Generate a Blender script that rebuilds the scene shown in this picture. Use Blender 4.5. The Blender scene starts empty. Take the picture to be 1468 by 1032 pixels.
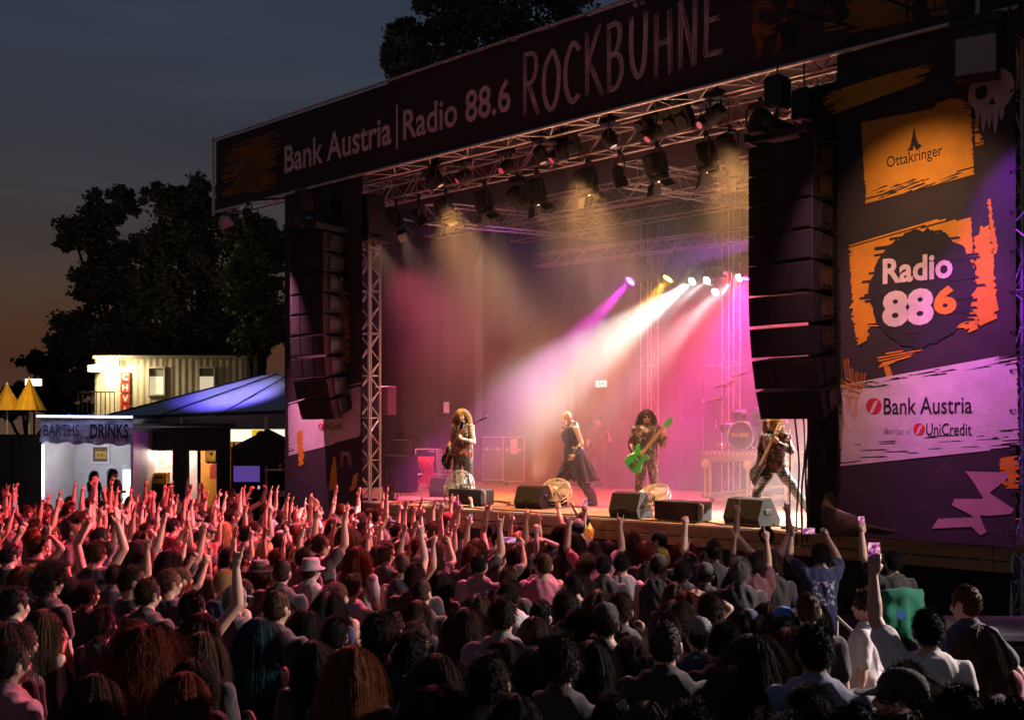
import bpy, bmesh, math, random
import numpy as np
from mathutils import Vector, Matrix, Euler, noise
R = math.radians
scene = bpy.context.scene
COL = scene.collection

# ------------------------------------------------------------------ camera
H, F = 3.05, 1500.0            # eye height (m), focal length in photograph pixels
cd = bpy.data.cameras.new("camera"); cam = bpy.data.objects.new("camera", cd); COL.objects.link(cam)
cam.location = (0, 0, H); cam.rotation_euler = (R(90), 0, 0)
cd.sensor_width = 36.0; cd.lens = F / 1468 * 36; cd.shift_y = 104 / 1468.0
cd.clip_start = 0.05; cd.clip_end = 3000
scene.camera = cam

# ------------------------------------------------------------------ dusk sky
SUN_EL, SUN_ROT = R(-1.2), R(180)
world = bpy.data.worlds.new("World"); scene.world = world; world.use_nodes = True
wn = world.node_tree
bg = wn.nodes["Background"]
sky = wn.nodes.new("ShaderNodeTexSky"); sky.sky_type = 'NISHITA'; sky.sun_disc = False
sky.sun_elevation = SUN_EL; sky.sun_rotation = SUN_ROT
sky.air_density = 1.1; sky.dust_density = 1.4; sky.ozone_density = 2.0
bg.inputs[1].default_value = 0.15
# the glow of the town low on the horizon, added to the dusk sky
wtc = wn.nodes.new("ShaderNodeTexCoord"); wsp = wn.nodes.new("ShaderNodeSeparateXYZ"); wn.links.new(wtc.outputs["Generated"], wsp.inputs[0])
wmx = wn.nodes.new("ShaderNodeMath"); wmx.operation = 'MAXIMUM'; wmx.inputs[1].default_value = 0; wn.links.new(wsp.outputs[2], wmx.inputs[0])
wpw = wn.nodes.new("ShaderNodeMath"); wpw.operation = 'POWER'; wpw.inputs[0].default_value = 4.5e-5; wn.links.new(wmx.outputs[0], wpw.inputs[1])
wgl = wn.nodes.new("ShaderNodeMix"); wgl.data_type = 'RGBA'; wgl.blend_type = 'ADD'; wgl.inputs[0].default_value = 1
wsc = wn.nodes.new("ShaderNodeVectorMath"); wsc.operation = 'SCALE'; wsc.inputs[0].default_value = (.40, .21, .15); wn.links.new(wpw.outputs[0], wsc.inputs["Scale"])
wn.links.new(sky.outputs[0], wgl.inputs[6]); wn.links.new(wsc.outputs[0], wgl.inputs[7]); # thin dusk cloud: long faint streaks
wmp = wn.nodes.new("ShaderNodeMapping"); wmp.inputs["Scale"].default_value = (1.6, 1.6, 11); wn.links.new(wtc.outputs["Generated"], wmp.inputs["Vector"])
wnz = wn.nodes.new("ShaderNodeTexNoise"); wnz.inputs["Scale"].default_value = 1.7; wnz.inputs["Detail"].default_value = 6; wn.links.new(wmp.outputs[0], wnz.inputs["Vector"])
wmr = wn.nodes.new("ShaderNodeMapRange"); wmr.inputs[1].default_value = .3; wmr.inputs[2].default_value = .7; wmr.inputs[3].default_value = .82; wmr.inputs[4].default_value = 1.14; wn.links.new(wnz.outputs[0], wmr.inputs[0])
wml = wn.nodes.new("ShaderNodeMix"); wml.data_type = 'RGBA'; wml.blend_type = 'MULTIPLY'; wml.inputs[0].default_value = 1
wn.links.new(wgl.outputs[2], wml.inputs[6]); wn.links.new(wmr.outputs[0], wml.inputs[7]); wn.links.new(wml.outputs[2], bg.inputs[0])

scene.view_settings.view_transform = 'Standard'; scene.view_settings.look = 'None'
scene.view_settings.exposure = 0.5; scene.view_settings.gamma = 1.0
cy = scene.cycles
cy.use_denoising = True
cy.max_bounces = 4; cy.diffuse_bounces = 2; cy.glossy_bounces = 2; cy.transmission_bounces = 4
cy.transparent_max_bounces = 8; cy.volume_bounces = 0
cy.sample_clamp_indirect = 3.0; cy.sample_clamp_direct = 0.0
cy.caustics_reflective = False; cy.caustics_refractive = False

# ------------------------------------------------------------------ the stage frame: t to the right along its front, v upstage, z up
O0 = Vector((0, 18.29, 0)); EU = Vector((.7428, -.6695, 0)); EV = Vector((.6695, .7428, 0))
ROT = math.atan2(EU.y, EU.x)
D = 1.65                       # deck height
def S(t, v, z): return O0 + EU * t + EV * v + Vector((0, 0, z))
def TZ(px, py, v=0.0):
    """where the sight line through a measured point of the photograph meets the upright plane v of the stage: (t, z)"""
    k = (px - 734) / F
    bx, by = v * EV.x, O0.y + v * EV.y
    t = (k * by - bx) / (EU.x - k * EU.y)
    Y = by + t * EU.y
    return t, H - (py - 620) / F * Y
def W(px, py, Y): return Vector(((px - 734) / F * Y, Y, H - (py - 620) / F * Y))
def ON(px, py, z):
    Y = F * (H - z) / (py - 620.0)
    return Vector(((px - 734) / F * Y, Y, z))
def to_stage(p):
    d = Vector(p) - O0
    return d.dot(EU), d.dot(EV), d.z
MS = Matrix.Translation(O0) @ Matrix.Rotation(ROT, 4, 'Z')     # stage frame -> world

# ------------------------------------------------------------------ materials
MATS = {}
def pm(name, col, rough=.6, var=.15, scale=6.0, bump=0.0, bscale=40.0, metal=0.0, emit=None, estr=1.0, spec=.5, sheen=0.0, stretch=None, alpha=None):
    if name in MATS: return MATS[name]
    m = bpy.data.materials.new(name); m.use_nodes = True
    n = m.node_tree.nodes; l = m.node_tree.links; b = n["Principled BSDF"]
    b.inputs["Roughness"].default_value = rough; b.inputs["Metallic"].default_value = metal
    b.inputs["Specular IOR Level"].default_value = spec
    c = (*col, 1)
    b.inputs["Base Color"].default_value = c
    tc = None
    def coords():
        nonlocal tc
        if tc is None:
            t0 = n.new("ShaderNodeTexCoord"); tc = t0.outputs["Object"]
            if stretch:
                mp = n.new("ShaderNodeMapping"); mp.inputs["Scale"].default_value = stretch
                l.new(tc, mp.inputs["Vector"]); tc = mp.outputs[0]
        return tc
    if var:
        t = n.new("ShaderNodeTexNoise"); t.inputs["Scale"].default_value = scale; t.inputs["Detail"].default_value = 5
        t.inputs["Roughness"].default_value = .6
        l.new(coords(), t.inputs["Vector"])
        r = n.new("ShaderNodeMapRange"); r.inputs[1].default_value = .3; r.inputs[2].default_value = .7
        r.inputs[3].default_value = 1 - var; r.inputs[4].default_value = 1 + var
        l.new(t.outputs[0], r.inputs[0])
        x = n.new("ShaderNodeMix"); x.data_type = 'RGBA'; x.blend_type = 'MULTIPLY'; x.inputs[0].default_value = 1
        x.inputs[6].default_value = c
        l.new(r.outputs[0], x.inputs[7]); l.new(x.outputs[2], b.inputs["Base Color"])
        r2 = n.new("ShaderNodeMapRange"); r2.inputs[1].default_value = .3; r2.inputs[2].default_value = .7
        r2.inputs[3].default_value = max(.05, rough - .12); r2.inputs[4].default_value = min(1, rough + .12)
        l.new(t.outputs[0], r2.inputs[0]); l.new(r2.outputs[0], b.inputs["Roughness"])
    if bump:
        t = n.new("ShaderNodeTexNoise"); t.inputs["Scale"].default_value = bscale; t.inputs["Detail"].default_value = 3
        l.new(coords(), t.inputs["Vector"])
        bp = n.new("ShaderNodeBump"); bp.inputs["Strength"].default_value = bump; bp.inputs["Distance"].default_value = .02
        l.new(t.outputs[0], bp.inputs["Height"]); l.new(bp.outputs[0], b.inputs["Normal"])
    if sheen:
        b.inputs["Sheen Weight"].default_value = sheen
    if emit:
        b.inputs["Emission Color"].default_value = (*emit, 1); b.inputs["Emission Strength"].default_value = estr
    if alpha is not None: b.inputs["Alpha"].default_value = alpha
    MATS[name] = m
    return m

# ------------------------------------------------------------------ mesh builder
def frame(d):
    d = Vector(d).normalized()
    a = Vector((0, 0, 1)) if abs(d.z) < .95 else Vector((1, 0, 0))
    x = a.cross(d).normalized(); y = d.cross(x)
    return x, y, d
class MB:
    def __init__(s, M=None): s.v = []; s.f = []; s.m = []; s.s = []; s.M = M
    def add(s, vs, fs, mat=0, smooth=False, M=None):
        b = len(s.v); MM = M if s.M is None else (s.M if M is None else s.M @ M)
        s.v += [tuple(MM @ Vector(p)) for p in vs] if MM is not None else [tuple(p) for p in vs]
        for f in fs:
            s.f.append([i + b for i in f]); s.m.append(mat); s.s.append(smooth)
        return s
    def box(s, c, d, mat=0, M=None, rot=None, bev=0.0):
        hx, hy, hz = d[0] / 2, d[1] / 2, d[2] / 2
        Mx = Matrix.Translation(c)
        if rot is not None: Mx = Mx @ (rot.to_matrix().to_4x4() if isinstance(rot, Euler) else rot)
        if M is not None: Mx = M @ Mx
        if bev <= 0:
            vs = [(x, y, z) for x in (-hx, hx) for y in (-hy, hy) for z in (-hz, hz)]
            fs = [(0, 1, 3, 2), (4, 6, 7, 5), (0, 4, 5, 1), (2, 3, 7, 6), (0, 2, 6, 4), (1, 5, 7, 3)]
        else:
            b = min(bev, hx * .9, hy * .9, hz * .9); vs = []
            ix = {}
            for sx in (-1, 1):
                for sy in (-1, 1):
                    for sz in (-1, 1):
                        for ax in range(3):
                            p = [sx * (hx - b), sy * (hy - b), sz * (hz - b)]
                            p[ax] = (sx, sy, sz)[ax] * (hx, hy, hz)[ax]
                            ix[sx, sy, sz, ax] = len(vs); vs.append(p)
            fs = []
            for ax in range(3):
                o = [i for i in range(3) if i != ax]
                for q in (-1, 1):
                    def key(a, c2):
                        k = [0, 0, 0]; k[ax] = q; k[o[0]] = a; k[o[1]] = c2; return (*k, ax)
                    fs.append([ix[key(-1, -1)], ix[key(1, -1)], ix[key(1, 1)], ix[key(-1, 1)]])
            for ax in range(3):
                o = [i for i in range(3) if i != ax]
                for a in (-1, 1):
                    for c2 in (-1, 1):
                        def kk(q, which):
                            k = [0, 0, 0]; k[ax] = q; k[o[0]] = a; k[o[1]] = c2; return ix[(*k, o[which])]
                        fs.append([kk(-1, 0), kk(1, 0), kk(1, 1), kk(-1, 1)])
            for sx in (-1, 1):
                for sy in (-1, 1):
                    for sz in (-1, 1): fs.append([ix[sx, sy, sz, a] for a in range(3)])
        return s.add(vs, fs, mat, False, Mx)
    def tube(s, p0, p1, r0, r1=None, n=8, mat=0, caps=True, smooth=True, M=None):
        if r1 is None: r1 = r0
        p0 = Vector(p0); p1 = Vector(p1)
        if (p1 - p0).length < 1e-6: return s
        x, y, d = frame(p1 - p0); vs = []
        for p, r in ((p0, r0), (p1, r1)):
            for i in range(n):
                a = 2 * math.pi * i / n; vs.append(p + x * (r * math.cos(a)) + y * (r * math.sin(a)))
        fs = [(i, (i + 1) % n, n + (i + 1) % n, n + i) for i in range(n)]
        s.add(vs, fs, mat, smooth, M)
        if caps: s.add(vs, [list(range(n))[::-1], list(range(n, 2 * n))], mat, False, M)
        return s
    def path(s, pts, r, n=6, mat=0, M=None, r1=None, closed=False):
        pts = [Vector(p) for p in pts]; vs = []; k = len(pts); px = None
        for i, p in enumerate(pts):
            d = (pts[min(i + 1, k - 1)] - pts[max(i - 1, 0)])
            if d.length < 1e-9: d = Vector((0, 0, 1))
            d.normalize()
            if px is None: x, y, _ = frame(d)
            else:
                x = px - d * px.dot(d)
                x = x.normalized() if x.length > 1e-6 else frame(d)[0]
                y = d.cross(x)
            px = x; rr = r if r1 is None else r + (r1 - r) * i / (k - 1)
            for j in range(n):
                a = 2 * math.pi * j / n; vs.append(p + x * (rr * math.cos(a)) + y * (rr * math.sin(a)))
        fs = [(i * n + j, i * n + (j + 1) % n, (i + 1) * n + (j + 1) % n, (i + 1) * n + j) for i in range(k - 1) for j in range(n)]
        fs += [list(range(n))[::-1], list(range((k - 1) * n, k * n))]
        return s.add(vs, fs, mat, True, M)
    def lathe(s, prof, n=16, mat=0, M=None, smooth=True):
        vs = []; k = len(prof)
        for r, z in prof:
            for i in range(n):
                a = 2 * math.pi * i / n; vs.append((r * math.cos(a), r * math.sin(a), z))
        fs = [(i * n + j, i * n + (j + 1) % n, (i + 1) * n + (j + 1) % n, (i + 1) * n + j) for i in range(k - 1) for j in range(n)]
        if prof[0][0] > 1e-5: fs.append(list(range(n))[::-1])
        if prof[-1][0] > 1e-5: fs.append(list(range((k - 1) * n, k * n)))
        return s.add(vs, fs, mat, smooth, M)
    def ell(s, c, r, n=12, mat=0, M=None, rot=None):
        prof = [(max(math.sin(math.pi * i / (n // 2 + 2)), 0), -math.cos(math.pi * i / (n // 2 + 2))) for i in range(n // 2 + 3)]
        Mx = Matrix.Translation(c) @ (rot if rot is not None else Matrix()) @ Matrix.Diagonal((r[0], r[1], r[2], 1))
        if M is not None: Mx = M @ Mx
        prof[0] = (1e-4, -1); prof[-1] = (1e-4, 1)
        return s.lathe(prof, n, mat, Mx)
    def cap(s, p0, p1, r0, r1=None, n=10):
        if r1 is None: r1 = r0
        s.tube(p0, p1, r0, r1, n); s.ell(p0, (r0,) * 3, n); s.ell(p1, (r1,) * 3, n); return s
    def prism(s, poly, d0, d1, mat=0, M=None):
        """poly in the x-z plane, thickness along y from d0 to d1"""
        k = len(poly)
        vs = [(x, d0, z) for x, z in poly] + [(x, d1, z) for x, z in poly]
        fs = [list(range(k)), list(range(k, 2 * k))[::-1]] + [(i, k + i, k + (i + 1) % k, (i + 1) % k) for i in range(k)]
        return s.add(vs, fs, mat, False, M)
    def sheet(s, poly, y=0.0, mat=0, M=None):
        return s.add([(x, y, z) for x, z in poly], [list(range(len(poly)))], mat, False, M)
    def loft(s, rows, n=16, mat=0, M=None):
        """rows of (z, rx, ry, y)"""
        vs = []; k = len(rows)
        for z, rx, ry, y0 in rows:
            for i in range(n):
                a = 2 * math.pi * i / n; vs.append((rx * math.cos(a), y0 + ry * math.sin(a), z))
        fs = [(i * n + j, i * n + (j + 1) % n, (i + 1) * n + (j + 1) % n, (i + 1) * n + j) for i in range(k - 1) for j in range(n)]
        fs += [list(range(n))[::-1], list(range((k - 1) * n, k * n))]
        return s.add(vs, fs, mat, True, M)
    def mesh(s, name, mats=()):
        me = bpy.data.meshes.new(name); me.from_pydata(s.v, [], s.f)
        if mats:
            for m in mats: me.materials.append(m)
            me.polygons.foreach_set("material_index", s.m)
        me.polygons.foreach_set("use_smooth", s.s)
        me.update(); return me
    def build(s, name, mats, parent=None, M=None):
        if not isinstance(mats, (list, tuple)): mats = [mats]
        o = bpy.data.objects.new(name, s.mesh(name, mats)); COL.objects.link(o)
        if M is not None: o.matrix_world = M
        if parent is not None: o.parent = parent
        return o
def tag(o, label=None, cat=None, group=None, kind=None):
    if label: o['label'] = label
    if cat: o['category'] = cat
    if group: o['group'] = group
    if kind: o['kind'] = kind
    return o
def thing(name, label, cat, loc=(0, 0, 0), rz=0.0, group=None, M=None):
    o = bpy.data.objects.new(name, None); COL.objects.link(o); o.empty_display_size = .2
    if M is not None: o.matrix_world = M
    else: o.location = loc; o.rotation_euler = (0, 0, rz)
    return tag(o, label, cat, group)
def stage_thing(name, label, cat, t=0, v=0, z=0, rz=0.0, group=None):
    return thing(name, label, cat, S(t, v, z), ROT + rz, group)
def text_mesh(body, width=None, height=None, bold=0.0, extrude=0.0):
    """a flat lettering mesh in the x-z plane, its lower left corner at the origin"""
    c = bpy.data.curves.new("lettering", 'FONT'); c.body = body; c.offset = bold; c.extrude = extrude; c.resolution_u = 3
    o = bpy.data.objects.new("lettering", c); COL.objects.link(o)
    me = bpy.data.meshes.new_from_object(o.evaluated_get(bpy.context.evaluated_depsgraph_get()))
    bpy.data.objects.remove(o); bpy.data.curves.remove(c)
    co = np.empty(len(me.vertices) * 3); me.vertices.foreach_get("co", co); co = co.reshape(-1, 3)
    mn, mx = co.min(0), co.max(0); co -= [mn[0], mn[1], 0]
    w, h = (mx - mn)[:2]
    sx = width / w if width else (height / h); sy = height / h if height else sx
    out = np.stack([co[:, 0] * sx, -co[:, 2] * 1.0, co[:, 1] * sy], 1)
    me.vertices.foreach_set("co", out.ravel()); me.update()
    return me
def put_mesh(me, name, mat, parent, loc, rot=(0, 0, 0)):
    me.materials.clear(); me.materials.append(mat)
    o = bpy.data.objects.new(name, me); COL.objects.link(o); o.parent = parent; o.location = loc; o.rotation_euler = rot
    return o
def remesh(mb, voxel, it=3, fac=.5):
    o = bpy.data.objects.new("tmp", mb.mesh("tmp")); COL.objects.link(o)
    m = o.modifiers.new("r", 'REMESH'); m.mode = 'VOXEL'; m.voxel_size = voxel; m.use_smooth_shade = True
    if it:
        m = o.modifiers.new("s", 'SMOOTH'); m.iterations = it; m.factor = fac
    me = bpy.data.meshes.new_from_object(o.evaluated_get(bpy.context.evaluated_depsgraph_get()))
    old = o.data; bpy.data.objects.remove(o); bpy.data.meshes.remove(old)
    me.polygons.foreach_set("use_smooth", [True] * len(me.polygons))
    return me
def aim(d):
    """rotation that turns local -z to the direction d"""
    return Vector(d).to_track_quat('-Z', 'Y')
LAMP = .76        # all lamps, against the exposure
def spot(name, loc, target, watts, col, ang, blend=.4, radius=.06, parent=None, scatter=None):
    l = bpy.data.lights.new(name, 'SPOT'); l.energy = watts * LAMP; l.color = col; l.spot_size = R(ang); l.spot_blend = blend
    l.shadow_soft_size = radius
    if scatter is not None: l.volume_factor = scatter
    o = bpy.data.objects.new(name, l); COL.objects.link(o)
    o.location = loc; o.rotation_euler = aim(Vector(target) - Vector(loc)).to_euler()
    return o
def point(name, loc, watts, col, radius=.1):
    l = bpy.data.lights.new(name, 'POINT'); l.energy = watts * LAMP; l.color = col; l.shadow_soft_size = radius
    o = bpy.data.objects.new(name, l); COL.objects.link(o); o.location = loc
    return o
# ================================================================== materials of the stage
alu = pm("aluminium", (.60, .58, .56), .45, .2, 12, metal=.35)
blackcloth = pm("black_stage_cloth", (.006, .0055, .0065), .95, .35, 3, bump=.5, bscale=9, sheen=.03)
printcloth = pm("black_banner_mesh", (.030, .021, .026), .8, .25, 4, bump=.9, bscale=2.6)
blackpaint = pm("black_textured_paint", (.026, .025, .026), .8, .3, 20, bump=.3, bscale=160, spec=.22)
blackmetal = pm("black_metal", (.02, .02, .022), .45, .2, 15, metal=.4)
grillem = pm("speaker_grille", (.022, .021, .022), .85, .3, 90, bump=.6, bscale=220, spec=.2)
rubber = pm("rubber_cable", (.012, .012, .012), .6, .2, 20)
orangep = pm("orange_print", (.62, .26, .012), .75, .14, 5, bump=.9, bscale=2.6)
whitep = pm("white_print", (.62, .55, .56), .75, .10, 4, bump=.9, bscale=2.6)
greyp = pm("grey_print", (.34, .30, .31), .75, .12, 6)
blackp = pm("black_print", (.012, .011, .014), .75, .2, 5, bump=.9, bscale=2.6)
redp = pm("red_print", (.55, .02, .03), .7, .1, 5)
purplep = pm("purple_print", (.09, .02, .22), .75, .2, 3)
woodedge = pm("wood_edge", (.34, .22, .10), .55, .35, 4, bump=.25, bscale=14, stretch=(1, 8, 22))
casefab = pm("flight_case_panel", (.03, .027, .028), .5, .3, 5, bump=.15, bscale=60)

def deck_material():
    m = pm("stage_deck", (.44, .28, .17), .42, .22, 1.3, bump=.12, bscale=30)
    n = m.node_tree.nodes; l = m.node_tree.links; b = n["Principled BSDF"]
    br = n.new("ShaderNodeTexBrick"); tc = n.new("ShaderNodeTexCoord")
    br.inputs["Scale"].default_value = .5; br.inputs["Mortar Size"].default_value = .004; br.offset = 0
    br.inputs["Color1"].default_value = (1, 1, 1, 1); br.inputs["Color2"].default_value = (.82, .82, .82, 1); br.inputs["Mortar"].default_value = (.25, .25, .25, 1)
    br.inputs["Brick Width"].default_value = 1.0; br.inputs["Row Height"].default_value = .5
    l.new(tc.outputs["Object"], br.inputs["Vector"])
    x = n.new("ShaderNodeMix"); x.data_type = 'RGBA'; x.blend_type = 'MULTIPLY'; x.inputs[0].default_value = 1
    src = b.inputs["Base Color"].links[0].from_socket
    l.new(src, x.inputs[6]); l.new(br.outputs[0], x.inputs[7]); l.new(x.outputs[2], b.inputs["Base Color"])
    sc = n.new("ShaderNodeTexNoise"); sc.inputs["Scale"].default_value = 2.2; sc.inputs["Detail"].default_value = 8
    return m

# ================================================================== ground
def gz(x, y):
    """ground height: level by the stage, rising a little behind the crowd"""
    k = min(max((11.0 - y) / 7.0, 0), 1); k = k * k * (3 - 2 * k)
    return .34 * k
def make_ground():
    xs = np.concatenate([np.linspace(-400, -40, 14), np.linspace(-36, 36, 90), np.linspace(40, 400, 14)])
    ys = np.concatenate([np.linspace(-60, 0, 12), np.linspace(.5, 40, 90), np.linspace(45, 700, 20)])
    vs = []; fs = []
    for y in ys:
        for x in xs: vs.append((x, y, gz(x, y) + .03 * noise.noise(Vector((x * .6, y * .6, 0)))))
    n = len(xs)
    for j in range(len(ys) - 1):
        for i in range(n - 1): fs.append((j * n + i, j * n + i + 1, (j + 1) * n + i + 1, (j + 1) * n + i))
    m = pm("trodden_grass", (.045, .05, .025), .95, .5, .9, bump=.8, bscale=12)
    tag(MB().add(vs, fs, 0, True).build("ground", m), kind="structure")
make_ground()

# ================================================================== trusses
def truss_mesh(length, s, chord=.025, lace=.010, step=None, n=6):
    """box truss along local x, section s x s centred on the axis: the four chords and the lacing"""
    step = step or s * 1.0
    chords = []
    for a in (-1, 1):
        for b in (-1, 1):
            m = MB(); m.tube((0, a * s / 2, b * s / 2), (length, a * s / 2, b * s / 2), chord, n=n + 2); chords.append(m)
    k = max(2, round(length / step)); st = length / k; L = MB()
    for face in range(4):
        for i in range(k):
            x0, x1 = i * st, (i + 1) * st
            flip = (i + face) % 2
            if face < 2:
                y = (-1, 1)[face] * s / 2; p = (x0, y, (-1, 1)[flip] * s / 2); q = (x1, y, (1, -1)[flip] * s / 2)
            else:
                z = (-1, 1)[face - 2] * s / 2; p = (x0, (-1, 1)[flip] * s / 2, z); q = (x1, (1, -1)[flip] * s / 2, z)
            L.tube(p, q, lace, n=n - 1 if n > 4 else 4, caps=False)
    for i in range(k + 1):
        if i % 3 == 0:
            x = min(max(i * st, lace), length - lace)
            for a in (-1, 1):
                L.tube((x, a * s / 2, -s / 2), (x, a * s / 2, s / 2), lace, n=4, caps=False)
                L.tube((x, -s / 2, a * s / 2), (x, s / 2, a * s / 2), lace, n=4, caps=False)
    return chords, L
def truss(name, p0, p1, s, label, cat, group=None, chord=.025, lace=.010, step=None, roll=ROT):
    """p0, p1 in the stage frame"""
    a, b = S(*p0), S(*p1); d = b - a; ln = d.length; d.normalize()
    up = Vector((0, 0, 1)) if abs(d.z) < .9 else EV
    y = up.cross(d).normalized(); z = d.cross(y)
    M = Matrix((d, y, z)).transposed().to_4x4(); M.translation = a
    t = thing(name, label, cat, group=group, M=M)
    ch, L = truss_mesh(ln, s, chord, lace, step)
    for c in ch:
        c.build("chord", alu, t)
    L.build("lacing", alu, t)
    return t

VF = -.30
FL, FB = TZ(306, 204, VF)[0], TZ(312, 301, VF)[1]
FT = TZ(306, 204, VF)[1]
FR = 13.6  # unseen right end lengthened toward the assumed white audience lamp
truss("front_roof_truss", (FL + .15, .02, FB + .26), (FR, .02, FB + .26), .5, "long front roof truss running directly under the dark rock stage fascia banner", "truss", "roof trusses", step=.5)
truss("lighting_truss", (-7.2, 1.25, 8.17), (7.3, 1.25, 8.17), .40, "front lighting truss behind the fascia with the row of lamps clamped under it", "truss", "roof trusses", step=.4)
for (t0, t1, lab) in ((-3.6, -3.4, "roof truss running upstage above the left aluminium tower"), (1.4, 1.4, "roof truss running upstage over the middle of the stage"), (5.5, 5.5, "roof truss running upstage above the right line array")):
    truss("depth_roof_truss", (t0, 1.5, 7.62), (t1, 7.4, 8.05), .40, lab, "truss", "roof trusses", chord=.020, lace=.007, step=.44)
truss("middle_roof_truss", (-6.5, 4.2, 8.05), (6.6, 4.2, 8.05), .40, "roof truss crossing the stage halfway back in the purple haze", "truss", "roof trusses", chord=.020, lace=.007, step=.44)
truss("back_roof_truss", (-6.5, 7.35, 8.35), (6.6, 7.35, 8.35), .40, "rear roof truss over the black backdrop curtain", "truss", "roof trusses", chord=.020, lace=.007, step=.44)
VU = 6.3
ua, ub = TZ(770, 374, VU), TZ(1085, 341, VU)
truss("rear_lighting_truss", (ua[0], VU, ua[1]), (ub[0] + 2.2, VU, ub[1] + .05), .29, "rear lighting truss carrying the bright white and magenta lamps", "truss", "roof trusses", chord=.022, step=.34)
# towers
tl = TZ(530, 700, .15)[0]
twr = truss("truss_tower", (tl, .15, D), (tl, .15, 7.02), .29, "bright aluminium truss tower at the left edge of the stage opening", "tower", "truss towers", step=.29)
m = MB(); m.box((5.75, 0, 0), (.80, .46, .46), bev=.03); m.box((5.25, 0, 0), (.1, .6, .6), bev=.02); m.build("head_block", blackmetal, twr)
tr = TZ(1191, 700, .15)[0]
truss("truss_tower", (tr, .15, D), (tr, .15, 7.95), .29, "truss tower wrapped in black cloth beside the right line array", "tower", "truss towers", step=.29)
for px, lab in ((931, "thin rear truss tower standing in the pink haze left of the drum riser"), (1048, "thin rear truss tower standing in the pink haze behind the drum kit")):
    tt = TZ(px, 600, 7.0)[0]
    truss("truss_tower", (tt, 7.0, D), (tt, 7.0, 8.1), .29, lab, "tower", "truss towers", step=.5, chord=.014, lace=.003)
to = TZ(1466, 500, .25)[0]
truss("truss_tower", (to + .1, .35, 0), (to + .1, .35, 8.0), .4, "dark outer truss tower behind the right edge of the big banner", "tower", "truss towers", step=.4)
truss("truss_tower", (13.3, .0, 0), (13.3, .0, 7.95), .4, "truss tower under the far right end of the front roof truss", "tower", "truss towers", step=.4)  # unseen tower added at far right to support the assumed white lamp
tL = TZ(436, 500, .3)[0]
truss("truss_tower", (tL, .35, 0), (tL, .35, 8.0), .4, "outer truss tower half hidden behind the left banner", "tower", "truss towers", step=.4)

# black wrap round the right tower
m = MB()
pts = [(-.24, -.22), (.24, -.22), (.24, .2), (-.24, .2)]
vs = []; nz = 40; per = []
for i in range(4):
    a, b = pts[i], pts[(i + 1) % 4]
    for k in range(6): per.append((a[0] + (b[0] - a[0]) * k / 6, a[1] + (b[1] - a[1]) * k / 6))
for j in range(nz + 1):
    z = D + .02 + (7.8 - D) * j / nz
    for i, (x, y) in enumerate(per):
        w = 1 + .10 * noise.noise(Vector((i * .9, z * .8, 3))) + .25 * max(0, (2.4 - z)) * abs(noise.noise(Vector((i * .8, z, 9))))
        vs.append((x * w, y * w, z))
n = len(per)
fs = [(j * n + i, j * n + (i + 1) % n, (j + 1) * n + (i + 1) % n, (j + 1) * n + i) for j in range(nz) for i in range(n)]
m.add(vs, fs, 0, True)
t = stage_thing("tower_wrap", "black cloth wrapped around the right truss tower, bunched at the deck", "cloth", tr, .15, 0)
m.build("wrap_cloth", blackcloth, t)

# ================================================================== the stage itself
DT0, DT1 = TZ(522, 718, 0)[0], TZ(1448, 790, 0)[0]
st = stage_thing("concert_stage", "open air concert stage platform with brown plywood deck and timber front edge", "stage")
m = MB(); m.box(((DT0 + DT1) / 2, 4.0, D - .05), (DT1 - DT0, 7.95, .1)); m.box(((DT0 - 8.8) / 2, 4.5, D - .05), (8.8 + DT0 - .01, 6.95, .1))
m.build("deck", deck_material(), st)
for zc, hh, off in ((D - .09, .15, -.02), (D - .255, .13, -.005)):
    m = MB()
    x = DT0
    while x < DT1 - .1:
        x2 = min(x + 2.0, DT1); m.box(((x + x2) / 2, off, zc), (x2 - x - .012, .035, hh), bev=.006); x = x2
    m.build("edge_board", woodedge, st)
m = MB(); m.box(((DT0 + DT1) / 2, -.032, D + .004), (DT1 - DT0, .03, .03), bev=.006); m.build("edge_rail", alu, st)
m = MB()
vs = []; nx = 160
for j in range(9):
    for i in range(nx + 1):
        x = -7.1 + (DT1 + 7.1) * i / nx; z = (D - .33) * j / 8
        vs.append((x, .12 + .05 * math.sin(x * 7 + noise.noise(Vector((x, 0, 0))) * 4) * (1 - j / 9) if x > DT0 else 1.1, z))
fs = [(j * (nx + 1) + i, j * (nx + 1) + i + 1, (j + 1) * (nx + 1) + i + 1, (j + 1) * (nx + 1) + i) for j in range(8) for i in range(nx)]
m.add(vs, fs, 0, True).build("skirt", blackcloth, st)
m = MB()
for x in np.arange(-6.5, DT1, 2.0):
    for y in (.4, 3.8, 7.4): m.tube((x, y + (.9 if x < DT0 else 0), 0), (x, y + (.9 if x < DT0 else 0), D - .1), .03)
m.build("leg_frame", alu, st)

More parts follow.
